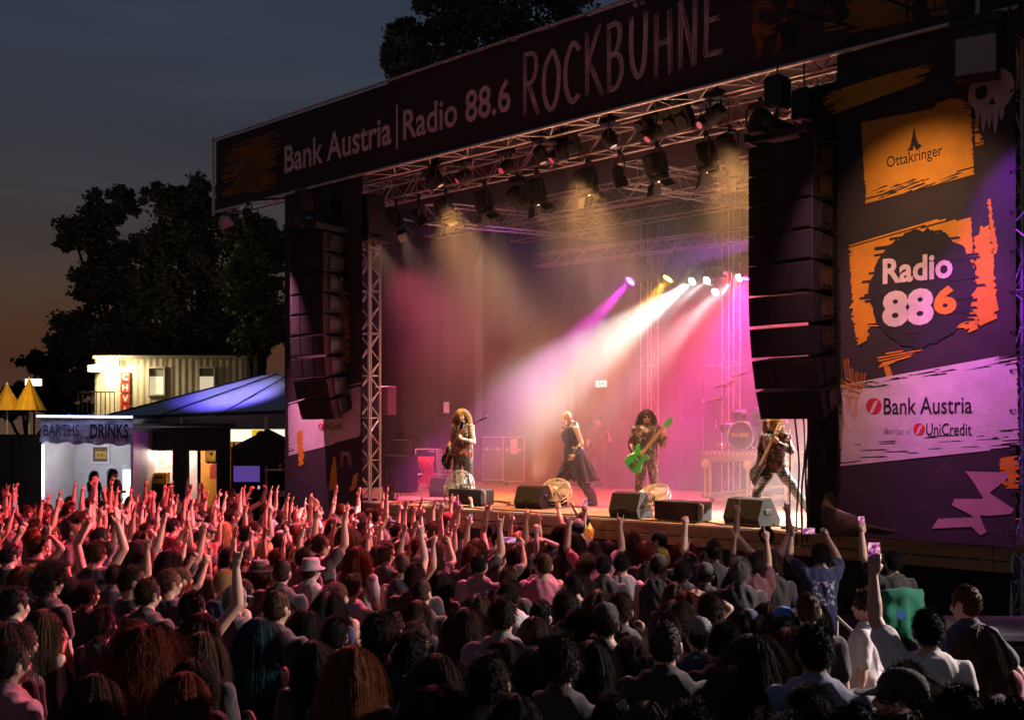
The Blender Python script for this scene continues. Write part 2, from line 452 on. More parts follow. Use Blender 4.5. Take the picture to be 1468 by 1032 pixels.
# curtains and canopy
def curtain(name, a, b, z0, z1, label, fold=.09, mat=blackcloth, freq=9):
    ln = math.dist(a, b); n = int(ln * 16); m = MB(); vs = []; ux, uy = (b[0] - a[0]) / ln, (b[1] - a[1]) / ln
    for j in range(11):
        for i in range(n + 1):
            s = ln * i / n; w = fold * (math.sin(s * freq + 2.2 * noise.noise(Vector((s * .8, j * .05, 1)))) * .7 + .6 * noise.noise(Vector((s * 2, j * .1, 7))))
            vs.append((a[0] + ux * s - uy * w, a[1] + uy * s + ux * w, z0 + (z1 - z0) * j / 10))
    fs = [(j * (n + 1) + i, j * (n + 1) + i + 1, (j + 1) * (n + 1) + i + 1, (j + 1) * (n + 1) + i) for j in range(10) for i in range(n)]
    o = m.add(vs, fs, 0, True).build(name, mat, M=MS); return tag(o, label, "curtain")
curtain("backdrop_curtain", (-8.1, 7.75), (6.9, 7.75), D + .01, 8.7, "black backdrop curtain closing the rear of the stage behind the haze")
curtain("side_curtain", (6.95, .6), (6.95, 7.6), D + .01, 8.6, "black side curtain on the right of the stage next to the banner")
curtain("side_curtain", (-8.2, 2.6), (-8.2, 7.6), D + .01, 8.6, "black side curtain closing the left wing behind the speaker cases")
rf = stage_thing("stage_roof", "dark tarpaulin roof stretched above the stage trusses", "roof")
m = MB(); vs = []
for j in range(21):
    for i in range(41):
        x = FL + (FR - FL) * i / 40; y = -.25 + 8.5 * j / 20
        vs.append((x, y, FT - .35 - .09 * y + .05 * math.sin(i * math.pi / 4) ** 2))
m.add(vs, [(j * 41 + i, j * 41 + i + 1, (j + 1) * 41 + i + 1, (j + 1) * 41 + i) for j in range(20) for i in range(40)], 0, True)
m.build("tarpaulin", pm("dark_tarpaulin", (.022, .022, .026), .7, .2, 2), rf)

# ================================================================== printed banners
rb = random.Random(5)
def strips(mb, quad, n, rag, y, seed=0, top=.25, mat=0, gap=.0):
    """a brushed patch: quad = (top left, top right, bottom right, bottom left) in (t, z); strips with ragged ends"""
    r = random.Random(seed); TL, TR, BR, BL = [Vector((p[0], 0, p[1])) for p in quad]
    w = (TR - TL).length
    for k in range(n):
        f0, f1 = k / n, (k + 1) / n
        if r.random() < gap: continue
        e0 = r.random() ** 2 * rag * w; e1 = r.random() ** 2 * rag * w
        edge = min(k, n - 1 - k)
        if edge < n * .12:
            q = 1 - edge / (n * .12)
            if r.random() < .35 * q + .1: e0 += r.random() * w * top * q * 1.6
            if r.random() < .5 * q: e1 += r.random() * w * top * q * 1.6
        a0, b0 = TL.lerp(BL, f0), TR.lerp(BR, f0); a1, b1 = TL.lerp(BL, f1), TR.lerp(BR, f1)
        u0 = (b0 - a0).normalized(); u1 = (b1 - a1).normalized()
        if e0 + e1 > w * .9: continue
        d = r.uniform(-.01, .01) * w * .5
        mb.add([p + Vector((0, y, 0)) for p in (a0 + u0 * e0, b0 - u0 * e1, b1 - u1 * (e1 + d), a1 + u1 * (e0 + d))], [(3, 2, 1, 0)], mat)
def brush(mb, pts, w, y, r, mat=0, br=4, ext=.10):
    pts = [Vector((p[0], 0, p[1])) for p in pts]
    for k in range(br):
        off = (k - (br - 1) / 2) / br * w * 1.02; ww = w / br * r.uniform(.55, 1.0)
        P = [p.copy() for p in pts]; d0 = (P[0] - P[1]).normalized(); d1 = (P[-1] - P[-2]).normalized()
        P[0] = P[0] + d0 * r.uniform(-.3, 1) * ext * w * 4; P[-1] = P[-1] + d1 * r.uniform(-.5, 1) * ext * w * 5
        vs = []
        for i, p in enumerate(P):
            d = (P[min(i + 1, len(P) - 1)] - P[max(i - 1, 0)]).normalized(); nn = Vector((-d.z, 0, d.x))
            o = off + r.uniform(-.06, .06) * w; tp = .35 if i in (0, len(P) - 1) else 1
            vs += [p + nn * (o + ww / 2 * tp) + Vector((0, y - k * .0012, 0)), p + nn * (o - ww / 2 * tp) + Vector((0, y - k * .0012, 0))]
        mb.add(vs, [(2 * i, 2 * i + 1, 2 * i + 3, 2 * i + 2) for i in range(len(P) - 1)], mat)
def disc(mb, c, rx, rz, y, mat=0, n=28, rag=0.0, seed=0):
    r = random.Random(seed)
    mb.sheet([(c[0] + rx * (1 + r.uniform(-rag, rag)) * math.cos(2 * math.pi * i / n), c[1] + rz * (1 + r.uniform(-rag, rag)) * math.sin(2 * math.pi * i / n)) for i in range(n)], y, mat)
def cloth(mb, x0, x1, z0, z1, amp=.012, y0=0.0, thick=.006, nx=60, nz=40, seed=0, ripple=1.0):
    vs = []
    for s in (0, 1):
        for j in range(nz + 1):
            for i in range(nx + 1):
                x = x0 + (x1 - x0) * i / nx; z = z0 + (z1 - z0) * j / nz
                vs.append((x, y0 + s * thick + amp * (1 + noise.noise(Vector((x * ripple, z * ripple * .5, seed)))), z))
    k = (nx + 1) * (nz + 1); fs = []
    for s in (0, 1):
        for j in range(nz):
            for i in range(nx):
                q = [s * k + j * (nx + 1) + i, s * k + j * (nx + 1) + i + 1, s * k + (j + 1) * (nx + 1) + i + 1, s * k + (j + 1) * (nx + 1) + i]
                fs.append(q if s == 0 else q[::-1])
    return mb.add(vs, fs, 0, True)
fz = lambda x, y: TZ(x, y, VF)
fb = stage_thing("fascia_banner", "long dark fascia banner across the stage roof lettered Radio 88.6 ROCKBÜHNE", "banner", 0, VF, 0)
cloth(MB(), FL + .1, FR, FB, FT, nx=140, nz=10).build("cloth", printcloth, fb)
m = MB(); m.tube((FL, -.03, FT + .03), (FR, -.03, FT + .03), .03); m.build("top_rail", alu, fb)
m = MB(); m.tube((FL, 0, FB - .1), (FL, 0, FT + .1), .035); m.build("end_pole", alu, fb)
m = MB(); m.tube((FL, -.02, FB - .04), (FR, -.02, FB - .04), .03); m.build("bottom_rail", alu, fb)
dimtext = pm("dusty_pink_print", (.80, .58, .54), .8, .2, 7)
a, b = fz(408, 236), fz(561, 203)
zb = FB + .40; hh = .58
put_mesh(text_mesh("Bank Austria", b[0] - a[0], hh, .018), "lettering", dimtext, fb, (a[0], -.006, zb))
c, d = fz(578, 199), fz(732, 165)
put_mesh(text_mesh("Radio 88.6", d[0] - c[0], hh, .018), "lettering", dimtext, fb, (c[0], -.006, zb))
m = MB(); xm = fz(569, 190)[0]; m.sheet([(xm - .025, zb - .12), (xm + .025, zb - .12), (xm + .025, zb + .72), (xm - .025, zb + .72)], -.006); m.build("divider_stroke", dimtext, fb)
GL = {
 'R': [[(.1, 0), (.12, 1)], [(.05, .98), (.6, .95), (.75, .75), (.55, .52), (.1, .48)], [(.3, .5), (.85, -.05)]],
 'O': [[(.5, 1), (.12, .75), (.08, .3), (.4, 0), (.75, .2), (.85, .65), (.6, .97), (.4, 1)]],
 'C': [[(.85, .85), (.5, 1), (.15, .7), (.12, .3), (.45, 0), (.85, .12)]],
 'K': [[(.12, 0), (.1, 1)], [(.75, 1.05), (.15, .5)], [(.2, .55), (.9, -.05)]],
 'B': [[(.12, 0), (.1, 1)], [(.05, .98), (.55, .98), (.65, .78), (.45, .56), (.1, .52)], [(.1, .52), (.6, .5), (.75, .25), (.5, .02), (.08, 0)]],
 'Ü': [[(.1, 1), (.1, .35), (.4, 0), (.7, .25), (.78, 1)], [(.2, 1.22), (.36, 1.16)], [(.52, 1.22), (.70, 1.16)]],
 'H': [[(.12, -.02), (.15, 1)], [(.78, -.02), (.75, 1)], [(.08, .5), (.85, .53)]],
 'N': [[(.1, -.02), (.12, 1)], [(.12, 1), (.72, 0)], [(.74, -.04), (.78, 1.02)]],
 'E': [[(.12, 0), (.14, 1)], [(.1, 1), (.8, 1.02)], [(.12, .52), (.68, .54)], [(.08, 0), (.85, .0)]],
}
m = MB(); x0 = fz(750, 165)[0]; x1 = fz(1046, 60)[0]; word = "ROCKBÜHNE"; step = (x1 - x0) / len(word); r = random.Random(3)
for i, ch in enumerate(word):
    big = (1.02, .95, .95, 1, 1.02, .95, .92, .98, .94)[i]; zz = FB + .22 + (.06, .02, .05, .1, .08, .16, .1, .14, .2)[i]
    for si, pts in enumerate(GL[ch]):
        # round the curves off
        Q = [pts[0]]
        for j in range(len(pts) - 1):
            for f in (.25, .5, .75, 1):
                p0 = pts[max(j - 1, 0)]; p1 = pts[j]; p2 = pts[j + 1]; p3 = pts[min(j + 2, len(pts) - 1)]
                Q.append(tuple(.5 * (2 * p1[k] + (-p0[k] + p2[k]) * f + (2 * p0[k] - 5 * p1[k] + 4 * p2[k] - p3[k]) * f * f + (-p0[k] + 3 * p1[k] - 3 * p2[k] + p3[k]) * f ** 3) for k in (0, 1)))
        if len(pts) == 2: Q = [pts[0], ((pts[0][0] + pts[1][0]) / 2 + .01, (pts[0][1] + pts[1][1]) / 2), pts[1]]
        brush(m, [(x0 + step * (i + .9 * x), zz + 1.0 * big * y) for x, y in Q], .088, -.005 - .006 * si, r)
m.build("brushed_lettering", dimtext, fb)
m = MB(); r = random.Random(8)
P = lambda pts: [fz(*p) for p in pts]
brush(m, P([(1085, 88), (1090, 66), (1082, 40), (1086, 8)]), .10, -.006, r, br=5)
brush(m, P([(1112, 80), (1122, 45), (1136, -5)]), .10, -.006, r, br=5)
brush(m, P([(1082, 38), (1100, 46), (1118, 40)]), .16, -.014, r, br=6)
brush(m, P([(1080, 10), (1096, 4), (1108, 14)]), .12, -.022, r, br=5)
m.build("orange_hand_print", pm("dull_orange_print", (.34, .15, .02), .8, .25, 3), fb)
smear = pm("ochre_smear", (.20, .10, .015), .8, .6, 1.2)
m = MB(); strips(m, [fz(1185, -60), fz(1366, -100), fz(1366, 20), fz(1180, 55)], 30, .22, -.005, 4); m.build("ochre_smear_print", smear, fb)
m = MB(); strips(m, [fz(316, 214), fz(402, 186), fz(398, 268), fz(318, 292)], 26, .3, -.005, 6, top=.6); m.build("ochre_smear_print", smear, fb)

# right banner
VB = -.22
bz = lambda x, y: TZ(x, y, VB)
B0, B1 = bz(1200, 500)[0], bz(1456, 500)[0]
BZ0, BZ1 = bz(1330, 778)[1] + .02, 8.25
rbn = stage_thing("stage_banner", "tall black banner right of the stage with orange patches and Radio 886 lettering", "banner", 0, VB, 0, group="stage side banners")
cloth(MB(), B0, B1, BZ0, BZ1, amp=.006, nx=50, nz=90, seed=3).build("cloth", printcloth, rbn)
m = MB(); strips(m, [bz(1234, 176), bz(1392, 146), bz(1397, 250), bz(1241, 292)], 46, .012, -.006, 11, top=.5); m.build("orange_brush_patch", orangep, rbn)
m = MB(); strips(m, [bz(1340, 150), bz(1372, 138), bz(1390, 152), bz(1330, 168)], 5, .2, -.007, 12); m.build("orange_brush_patch", orangep, rbn)
m = MB(); strips(m, [bz(1172, 138), bz(1352, 82), bz(1322, 118), bz(1190, 166)], 26, .2, -.006, 13, top=.7); m.build("orange_brush_patch", orangep, rbn)
m = MB(); strips(m, [bz(1216, 352), bz(1392, 300), bz(1402, 470), bz(1224, 470)], 60, .015, -.006, 14, top=.6); m.build("orange_brush_patch", orangep, rbn)
m = MB(); strips(m, [bz(1395, 330), bz(1420, 318), bz(1433, 455), bz(1398, 470)], 40, .18, -.009, 15); m.build("orange_brush_patch", orangep, rbn)
m = MB(); strips(m, [bz(1414, 288), bz(1420, 284), bz(1432, 360), bz(1424, 366)], 26, .5, -.006, 16); m.build("orange_brush_patch", orangep, rbn)
m = MB(); strips(m, [bz(1214, 430), bz(1234, 424), bz(1248, 488), bz(1230, 498)], 26, .35, -.010, 17, gap=.25); m.build("orange_brush_patch", orangep, rbn)
m = MB(); strips(m, [bz(1233, 400), bz(1252, 398), bz(1246, 482), bz(1236, 488)], 30, .25, -.011, 18); m.build("orange_brush_patch", orangep, rbn)
m = MB(); strips(m, [bz(1256, 508), bz(1334, 496), bz(1300, 514), bz(1258, 528)], 9, .3, -.006, 19, gap=.15); m.build("orange_brush_patch", orangep, rbn)
m = MB(); strips(m, [bz(1266, 524), bz(1274, 522), bz(1282, 542), bz(1272, 544)], 8, .2, -.0065, 20); m.build("orange_brush_patch", orangep, rbn)
m = MB(); strips(m, [bz(1380, 446), bz(1404, 438), bz(1402, 474), bz(1384, 482)], 12, .35, -.012, 21); m.build("orange_brush_patch", orangep, rbn)
m = MB(); strips(m, [bz(1396, 172), bz(1402, 170), bz(1412, 210), bz(1398, 214)], 22, .7, -.0062, 22, gap=.3); m.build("orange_brush_patch", orangep, rbn)
m = MB(); strips(m, [bz(1430, 655), bz(1462, 650), bz(1462, 700), bz(1438, 700)], 22, .3, -.0062, 23); m.build("orange_brush_patch", orangep, rbn)
m = MB(); r = random.Random(2)
disc(m, bz(1320, 414), .66, .74, -.016, n=70, rag=.05, seed=2)
for k in range(40):
    a = r.uniform(0, 6.28); c = bz(1320, 414); q = r.uniform(.55, .74)
    x, z = c[0] + .9 * q * math.cos(a), c[1] + q * math.sin(a); w = r.uniform(.06, .22)
    m.sheet([(x - w, z - .02), (x + w, z - .012), (x + w * .8, z + .02), (x - w * .9, z + .013)], -.018 - k * .0003)
r2 = random.Random(31)
for k in range(26):   # dry-brush gaps in the orange patch and the white patch
    y = r2.choice([284, 288, 280, 276]); x = r2.uniform(1246, 1350); a = bz(x, y - (x - 1246) * .2); w = r2.uniform(.05, .3)
    m.sheet([(a[0], a[1]), (a[0] + w, a[1] + w * .19), (a[0] + w * .8, a[1] + w * .19 + .014), (a[0] + w * .1, a[1] + .012)], -.0075 - k * .0002)
m.build("black_brush_print", blackp, rbn)
m = MB(); strips(m, [bz(1200, 553), bz(1458, 506), bz(1461, 641), bz(1205, 668)], 70, .006, -.008, 30, top=.22)
m.build("white_brush_patch", whitep, rbn)
m = MB(); r2 = random.Random(32)
for k in range(46):
    top = r2.random() < .4; f = r2.random(); x = 1215 + 225 * f
    y = (549 - 43 * f + r2.uniform(4, 16)) if top else (664 - 25 * f - r2.uniform(2, 26)); a = bz(x, y); w = r2.uniform(.05, .42); sl = .11 if top else .04
    m.sheet([(a[0], a[1]), (a[0] + w, a[1] + w * sl), (a[0] + w * .8, a[1] + w * sl + .012), (a[0] + w * .1, a[1] + .008)], -.0095 - k * .0002)
m.build("dry_brush_streak", blackp, rbn)
def put_text(body, a, b, h, mat, y, bold=.01, name="lettering", tilt=0, parent=None):
    fn = bz if parent is rbn else lz
    p, q = fn(*a), fn(*b)
    return put_mesh(text_mesh(body, q[0] - p[0], h, bold), name, mat, parent, (p[0], y, p[1]), (0, -tilt, 0))
put_text("Ottakringer", (1272, 246), (1352, 242), .19, blackp, -.012, .006, parent=rbn, tilt=.055)
m = MB(); c = bz(1311, 217); m.sheet([(c[0] - .09, c[1] + .02), (c[0] - .02, c[1] + .01), (c[0] - .01, c[1] + .07), (c[0] + .03, c[1]), (c[0] + .1, c[1] + .05), (c[0] + .05, c[1] + .09), (c[0] + .02, c[1] + .18), (c[0], c[1] + .32), (c[0] - .03, c[1] + .18), (c[0] - .05, c[1] + .08)], -.012)
m.build("spire_emblem", blackp, rbn)
put_text("Radio", (1266, 408), (1366, 400), .33, pm("pale_lettering", (.62, .52, .50), .8, .12, 6), -.036, .03, parent=rbn)
put_text("88", (1265, 470), (1339, 465), .47, MATS["pale_lettering"], -.036, .05, parent=rbn)
put_text("6", (1339, 452), (1372, 450), .36, orangep, -.036, .05, parent=rbn)
put_text("Bank Austria", (1267, 594), (1394, 594), .215, blackp, -.024, .008, parent=rbn)
put_text("Member of", (1268, 622), (1307, 622), .08, greyp, -.024, .002, parent=rbn)
put_text("UniCredit", (1328, 624), (1393, 624), .155, blackp, -.024, .006, parent=rbn)
def emblem(fn, c, r, parent):
    p = fn(*c); m = MB(); disc(m, p, r, r, -.024); m.build("red_emblem", redp, parent)
    m = MB(); m.sheet([(p[0] - r * .55, p[1] - r * .85), (p[0] - r * .2, p[1] - r * .95), (p[0] + r * .6, p[1] + r * .75), (p[0] + r * .05, p[1] + r * .55)], -.03); m.build("emblem_slash", whitep, parent)
emblem(bz, (1253, 582), .105, rbn); emblem(bz, (1318, 615), .075, rbn)
m = MB()
z4 = lambda x, y: bz(1068 + x / 2.58, 400 + y / 2.58)
m.sheet([z4(*p) for p in ((815, 710), (972, 715), (966, 742), (905, 790), (995, 850), (985, 868), (895, 875), (868, 872), (893, 935), (872, 948), (838, 915), (690, 922), (715, 885), (850, 880), (765, 835), (775, 812), (882, 812), (852, 760))], -.008)
for k in range(9):
    r = random.Random(k); a = z4(r.uniform(690, 960), r.choice([925, 880, 945])); w = r.uniform(.03, .12); m.sheet([(a[0], a[1]), (a[0] + .012, a[1] + .01), (a[0] - w, a[1] - w * 1.2)], -.009 - .0004 * k)
m.build("bolt_print", pm("faded_pink_print", (.42, .24, .25), .8, .15, 3), rbn)
m = MB(); c = bz(1421, 130); disc(m, c, .27, .28, -.008, n=36, rag=.02, seed=4)
for k, x in enumerate((1402, 1410, 1418, 1427, 1436)):
    a = bz(x, 150); h = (.22, .34, .30, .36, .2)[k]; m.sheet([(a[0] - .035, a[1] + .05), (a[0] + .035, a[1] + .05), (a[0] + .03, a[1] - h * .6), (a[0], a[1] - h), (a[0] - .03, a[1] - h * .6)], -.0085 - k * .0003)
sk = m.build("skull_print", pm("pale_skull_print", (.50, .40, .40), .8, .2, 6), rbn)
m = MB(); disc(m, bz(1407, 133), .075, .085, -.015, n=20, rag=.06, seed=3); m.sheet([bz(1417, 150), bz(1423, 140), bz(1428, 150)], -.015); m.build("skull_socket", blackp, sk)
m = MB(); r = random.Random(4); brush(m, [bz(1424, 113), bz(1440, 130)], .05, -.015, r); brush(m, [bz(1440, 112), bz(1425, 131)], .05, -.021, r); m.build("skull_cross", orangep, sk)
m = MB(); r = random.Random(6)   # orange rock-hand at the banner's left edge
for pts, w in ((((1214, 516), (1216, 545)), .075), (((1221, 528), (1222, 548)), .065), (((1229, 533), (1228, 552)), .06), (((1238, 536), (1233, 565)), .075), (((1206, 548), (1216, 556)), .08), (((1214, 548), (1230, 556)), .15), (((1212, 560), (1226, 568)), .14), (((1218, 568), (1214, 592)), .10), (((1228, 566), (1224, 598)), .09), (((1210, 600), (1214, 618)), .06)):
    brush(m, [bz(*p) for p in pts], w, -.03 - r.random() * .01, r, br=3)
m.build("horned_hand_print", orangep, rbn)

# left banner
VL = -.22
lz = lambda x, y: TZ(x, y, VL)
L0, L1 = lz(408, 500)[0], lz(519, 500)[0]
lbn = stage_thing("stage_banner", "narrow black banner left of the stage behind the hanging speakers", "banner", 0, VL, 0, group="stage side banners")
cloth(MB(), L0, L1, .2, 8.2, amp=.006, nx=30, nz=70, seed=8).build("cloth", printcloth, lbn)
m = MB(); strips(m, [lz(412, 574), lz(518, 548), lz(517, 627), lz(414, 653)], 44, .012, -.008, 40, top=.25); m.build("white_brush_patch", whitep, lbn)
m = MB(); strips(m, [lz(481, 346), lz(490, 345), lz(491, 402), lz(483, 404)], 22, .2, -.006, 41); m.build("orange_brush_patch", orangep, lbn)
m = MB(); strips(m, [lz(483, 412), lz(500, 420), lz(503, 516), lz(489, 530)], 46, .35, -.006, 42); m.build("orange_brush_patch", orangep, lbn)
m = MB(); strips(m, [lz(425, 620), lz(434, 616), lz(437, 664), lz(427, 670)], 20, .35, -.012, 43); m.build("orange_brush_patch", orangep, lbn)
m = MB(); strips(m, [lz(477, 655), lz(482, 652), lz(484, 696), lz(470, 706)], 24, .35, -.006, 44); m.build("orange_brush_patch", orangep, lbn)
m = MB(); strips(m, [lz(505, 682), lz(516, 676), lz(512, 700), lz(500, 706)], 14, .35, -.006, 45); m.build("orange_brush_patch", orangep, lbn)
m = MB(); a = lz(495, 660); brush(m, [lz(489, 668), lz(491, 650), lz(499, 650), lz(503, 668)], .12, -.006, random.Random(3)); m.build("skull_print", MATS["faded_pink_print"], lbn)
put_text("UniCredit", (464, 616), (491, 612), .15, blackp, -.02, .006, parent=lbn)
put_text("Bank Austria", (440, 600), (491, 596), .20, blackp, -.02, .006, parent=lbn)
emblem(lz, (434, 591), .10, lbn); emblem(lz, (460, 612), .075, lbn)

tiem = pm("black_tie", (.03, .03, .03), .7, 0)
m = MB(); m.lathe([(.010, -.003), (.017, 0), (.010, .003)], 10, M=Matrix.Rotation(math.pi / 2, 4, 'X')); m.path([(0, -.005, 0), (.03, -.012, .01), (.10, .05, .02)], .004, 4)
tie_r = m.mesh("eyelet_tie", [tiem])
m = MB(); m.lathe([(.010, -.003), (.017, 0), (.010, .003)], 10, M=Matrix.Rotation(math.pi / 2, 4, 'X')); m.path([(0, -.005, 0), (-.03, -.012, .01), (-.10, .05, .02)], .004, 4)
tie_l = m.mesh("eyelet_tie", [tiem])
m = MB(); m.path([(0, -.008, -.07), (.01, -.04, -.02), (.02, -.055, .04), (.03, .0, .06)], .006, 4); tie_t = m.mesh("eyelet_tie", [tiem])
def tie(me, par, loc):
    o = bpy.data.objects.new("eyelet_tie", me); COL.objects.link(o); o.parent = par; o.location = loc
for bnr, xa, xb, za, zc in ((rbn, B0, B1, BZ0, BZ1), (lbn, L0, L1, .3, 8.1)):
    for z in np.arange(za + .2, zc, .48): tie(tie_l, bnr, (xa + .05, -.012, z)); tie(tie_r, bnr, (xb - .05, -.012, z))
for x in np.arange(FL + .4, FR, .55): tie(tie_t, fb, (x, -.004, FT))
for bnr in (rbn, lbn, fb):      # the prints lie close on the cloth
    for ch in bnr.children:
        if ch.name.split('.')[0] not in ('cloth', 'top_rail', 'bottom_rail', 'end_pole', 'eyelet_tie'): ch.scale.y = .3; ch.location.y *= .3
# tarpaulin bunched along the right wing and the ledge
m = MB(); vs = []; nx = 70; nr = 12
p0 = TZ(1186, 752, -.1); p1 = TZ(1446, 776, -.1)
for i in range(nx + 1):
    f = i / nx; x = p0[0] + (p1[0] - p0[0]) * f; zc = p0[1] + (p1[1] - p0[1]) * f + .13 * math.exp(-f * 5); rr = .26 * math.exp(-f * 3) + .07
    for j in range(nr):
        a = 2 * math.pi * j / nr; q = rr * (1 + .35 * noise.noise(Vector((f * 5, j * .9, 2))) + .25 * math.sin(j * 2.6 + f * 14))
        vs.append((x, -.12 + .55 * q * math.cos(a), max(D + .005, zc + q * math.sin(a) * .9)))
m.add(vs, [(i * nr + j, i * nr + (j + 1) % nr, (i + 1) * nr + (j + 1) % nr, (i + 1) * nr + j) for i in range(nx) for j in range(nr)], 0, True)
t = tag(m.build("bunched_tarpaulin", pm("brown_tarpaulin", (.10, .075, .05), .38, .3, 5, bump=.4, bscale=7), M=MS), "shiny folded tarpaulin bunched on the deck edge under the right banner", "tarpaulin")

# ================================================================== line arrays
def line_array(t, v, ztop, zbot, n, label, curve, sideface=0.0, order=""):
    root = stage_thing("line_array", label, "speaker", t, v, 0, sideface, group="hanging line arrays")
    h = (ztop - zbot) / n; y = 0.0; z = ztop; ang = 0.0
    for k in range(n):
        ang = R(curve) * (max(0, k - n * .45) / n) ** 1.3 * 2.2
        Rm = Matrix.Rotation(ang, 4, 'X')
        M = Matrix.Translation((0, y, z)) @ Rm
        w, dp, hb = .94, .58, h * .955
        m = MB(M); poly = [(-dp * .5, -hb), (-dp * .5, 0), (dp * .45, -.05), (dp * .45, -hb + .05)]
        prof = [(-w / 2, poly), (w / 2, poly)]
        vs = [(x, a, b) for x, pl in prof for a, b in pl]
        m.add(vs, [(0, 1, 2, 3), (7, 6, 5, 4), (0, 4, 5, 1), (1, 5, 6, 2), (2, 6, 7, 3), (3, 7, 4, 0)])
        cab = m.build("speaker_cabinet", blackpaint, root)
        m = MB(M); m.box((0, -dp * .5 - .012, -hb / 2), (w * .94, .02, hb * .93), bev=.008)
        for sx in (-.17, .17): m.box((sx, -dp * .5 - .026, -hb / 2), (.02, .012, hb * .9))
        m.build("grille", grillem, cab)
        for sx in (-1, 1):
            m = MB(M); m.box((sx * (w / 2 + .008), .03, -hb / 2), (.014, .34, hb * .5)); m.box((sx * (w / 2 + .016), -.1, -hb / 2), (.014, .05, hb * .8)); m.box((sx * (w / 2 + .016), .16, -hb / 2), (.014, .04, hb * .6))
            m.tube((sx * (w / 2 + .024), -.1, -hb * .12), (sx * (w / 2 + .024), -.1, -hb * .34), .010, n=5)
            m.build("rigging_plate", blackmetal, cab)
        d = Rm @ Vector((0, 0, -h)); y += d.y; z += d.z
    m = MB(); zz = ztop
    for sx in (-.42, .42):
        m.box((sx, 0, zz + .10), (.06, .9, .12), bev=.01)
    for sy in (-.3, .3): m.box((0, sy, zz + .10), (.9, .06, .10), bev=.01)
    m.box((0, 0, zz + .22), (.10, 1.25, .12), bev=.01)
    m.build("flying_frame", blackmetal, root)
    for sy in (-.35, .35):
        m = MB(); m.box((0, sy, zz + .62), (.26, .3, .42), bev=.03); m.tube((0, sy, zz + .84), (0, sy, 8.05), .012, n=6); m.tube((0, sy, zz + .28), (0, sy, zz + .45), .02)
        m.build("chain_hoist", blackmetal, root)
    return root
ra_t = TZ(1134, 400, -.75)[0]; zt = TZ(1134, 210, -.75)[1]; zb_ = TZ(1134, 596, -.75)[1]
RA = line_array(ra_t, -.75, zt, zb_, 9, "large black line array hanging in front of the right side of the stage", 26, -.04)
la_t = TZ(455, 400, -.75)[0]; zt2 = TZ(455, 338, -.75)[1]; zb2 = TZ(455, 598, -.75)[1]
LA = line_array(la_t, -.75, zt2, zb2, 9, "smaller looking black line array hanging in front of the left banner", 26, .10)
for k, (px0, px1) in enumerate(((1139, 1144), (1148, 1152), (1156, 1149), (1160, 1152), (1163, 1150), (1170, 1178))):
    m = MB(); a = TZ(px0, 596, -.6); b = TZ(px1, 778 if k < 5 else 718, -.6); r = random.Random(k); pts = []
    for i in range(15):
        f = i / 14; pts.append((a[0] + (b[0] - a[0]) * f + .03 * math.sin(f * 5 + k) * f * (1 - f) * 3, -.6 + .02 * k + .05 * math.sin(f * 4 + k), a[1] + (b[1] - a[1]) * f))
    m.path(pts, (.012, .010, .014, .014, .012, .006)[k], 5)
    tag(m.build("hanging_cable", rubber, M=MS), ("leftmost black cable dropping from the right line array", "second black cable from the left below the right line array", "thick black cable in the middle below the right line array", "thick black cable crossing behind its neighbour below the right line array", "rightmost black cable of the bundle below the right line array", "thin separate wire hanging between the right array and the wrapped tower")[k], "cable", "speaker cables below the right line array")
# clutter of small fittings at the array heads
for px, py, v, lab in ((440, 318, -.5, "pale round floodlight hanging beside the top of the left line array"), (322, 316, -.3, "small pale loudspeaker horn hung from the far left roof corner")):
    t_, z_ = TZ(px, py, v); root = stage_thing("hanging_fitting", lab, "fitting", t_, v, z_)
    m = MB(); m.lathe([(.02, .12), (.11, .06), (.17, -.06), (.17, -.14), (.12, -.17)], 14, M=Matrix.Rotation(.5, 4, 'X')); m.build("housing", pm("grey_fitting", (.35, .32, .32), .5, .15, 8), root)
    m = MB(); m.tube((0, 0, .1), (0, 0, 8.1 - z_), .012, n=6); m.path([(0, 0, -.1), (.1, 0, -.3), (.13, 0, -.6)], .008, 5); m.build("drop_wire", rubber, root)
t_, z_ = TZ(1400, 78, -.6); root = stage_thing("roof_floodlight", "unlit square floodlight with pale front hung at the right end of the fascia", "floodlight", t_, -.6, z_, .25)
m = MB(); m.box((0, 0, 0), (.52, .3, .62), bev=.03); m.box((0, .05, .36), (.6, .4, .14), bev=.02); m.build("housing", blackmetal, root)
m = MB(); m.box((0, -.16, -.06), (.44, .02, .44), bev=.008); m.build("front_glass", pm("pale_diffuser", (.30, .30, .33), .4, .1, 4), root)
m = MB(); m.tube((0, 0, .4), (0, .4, .95), .03); m.build("mount", alu, root)
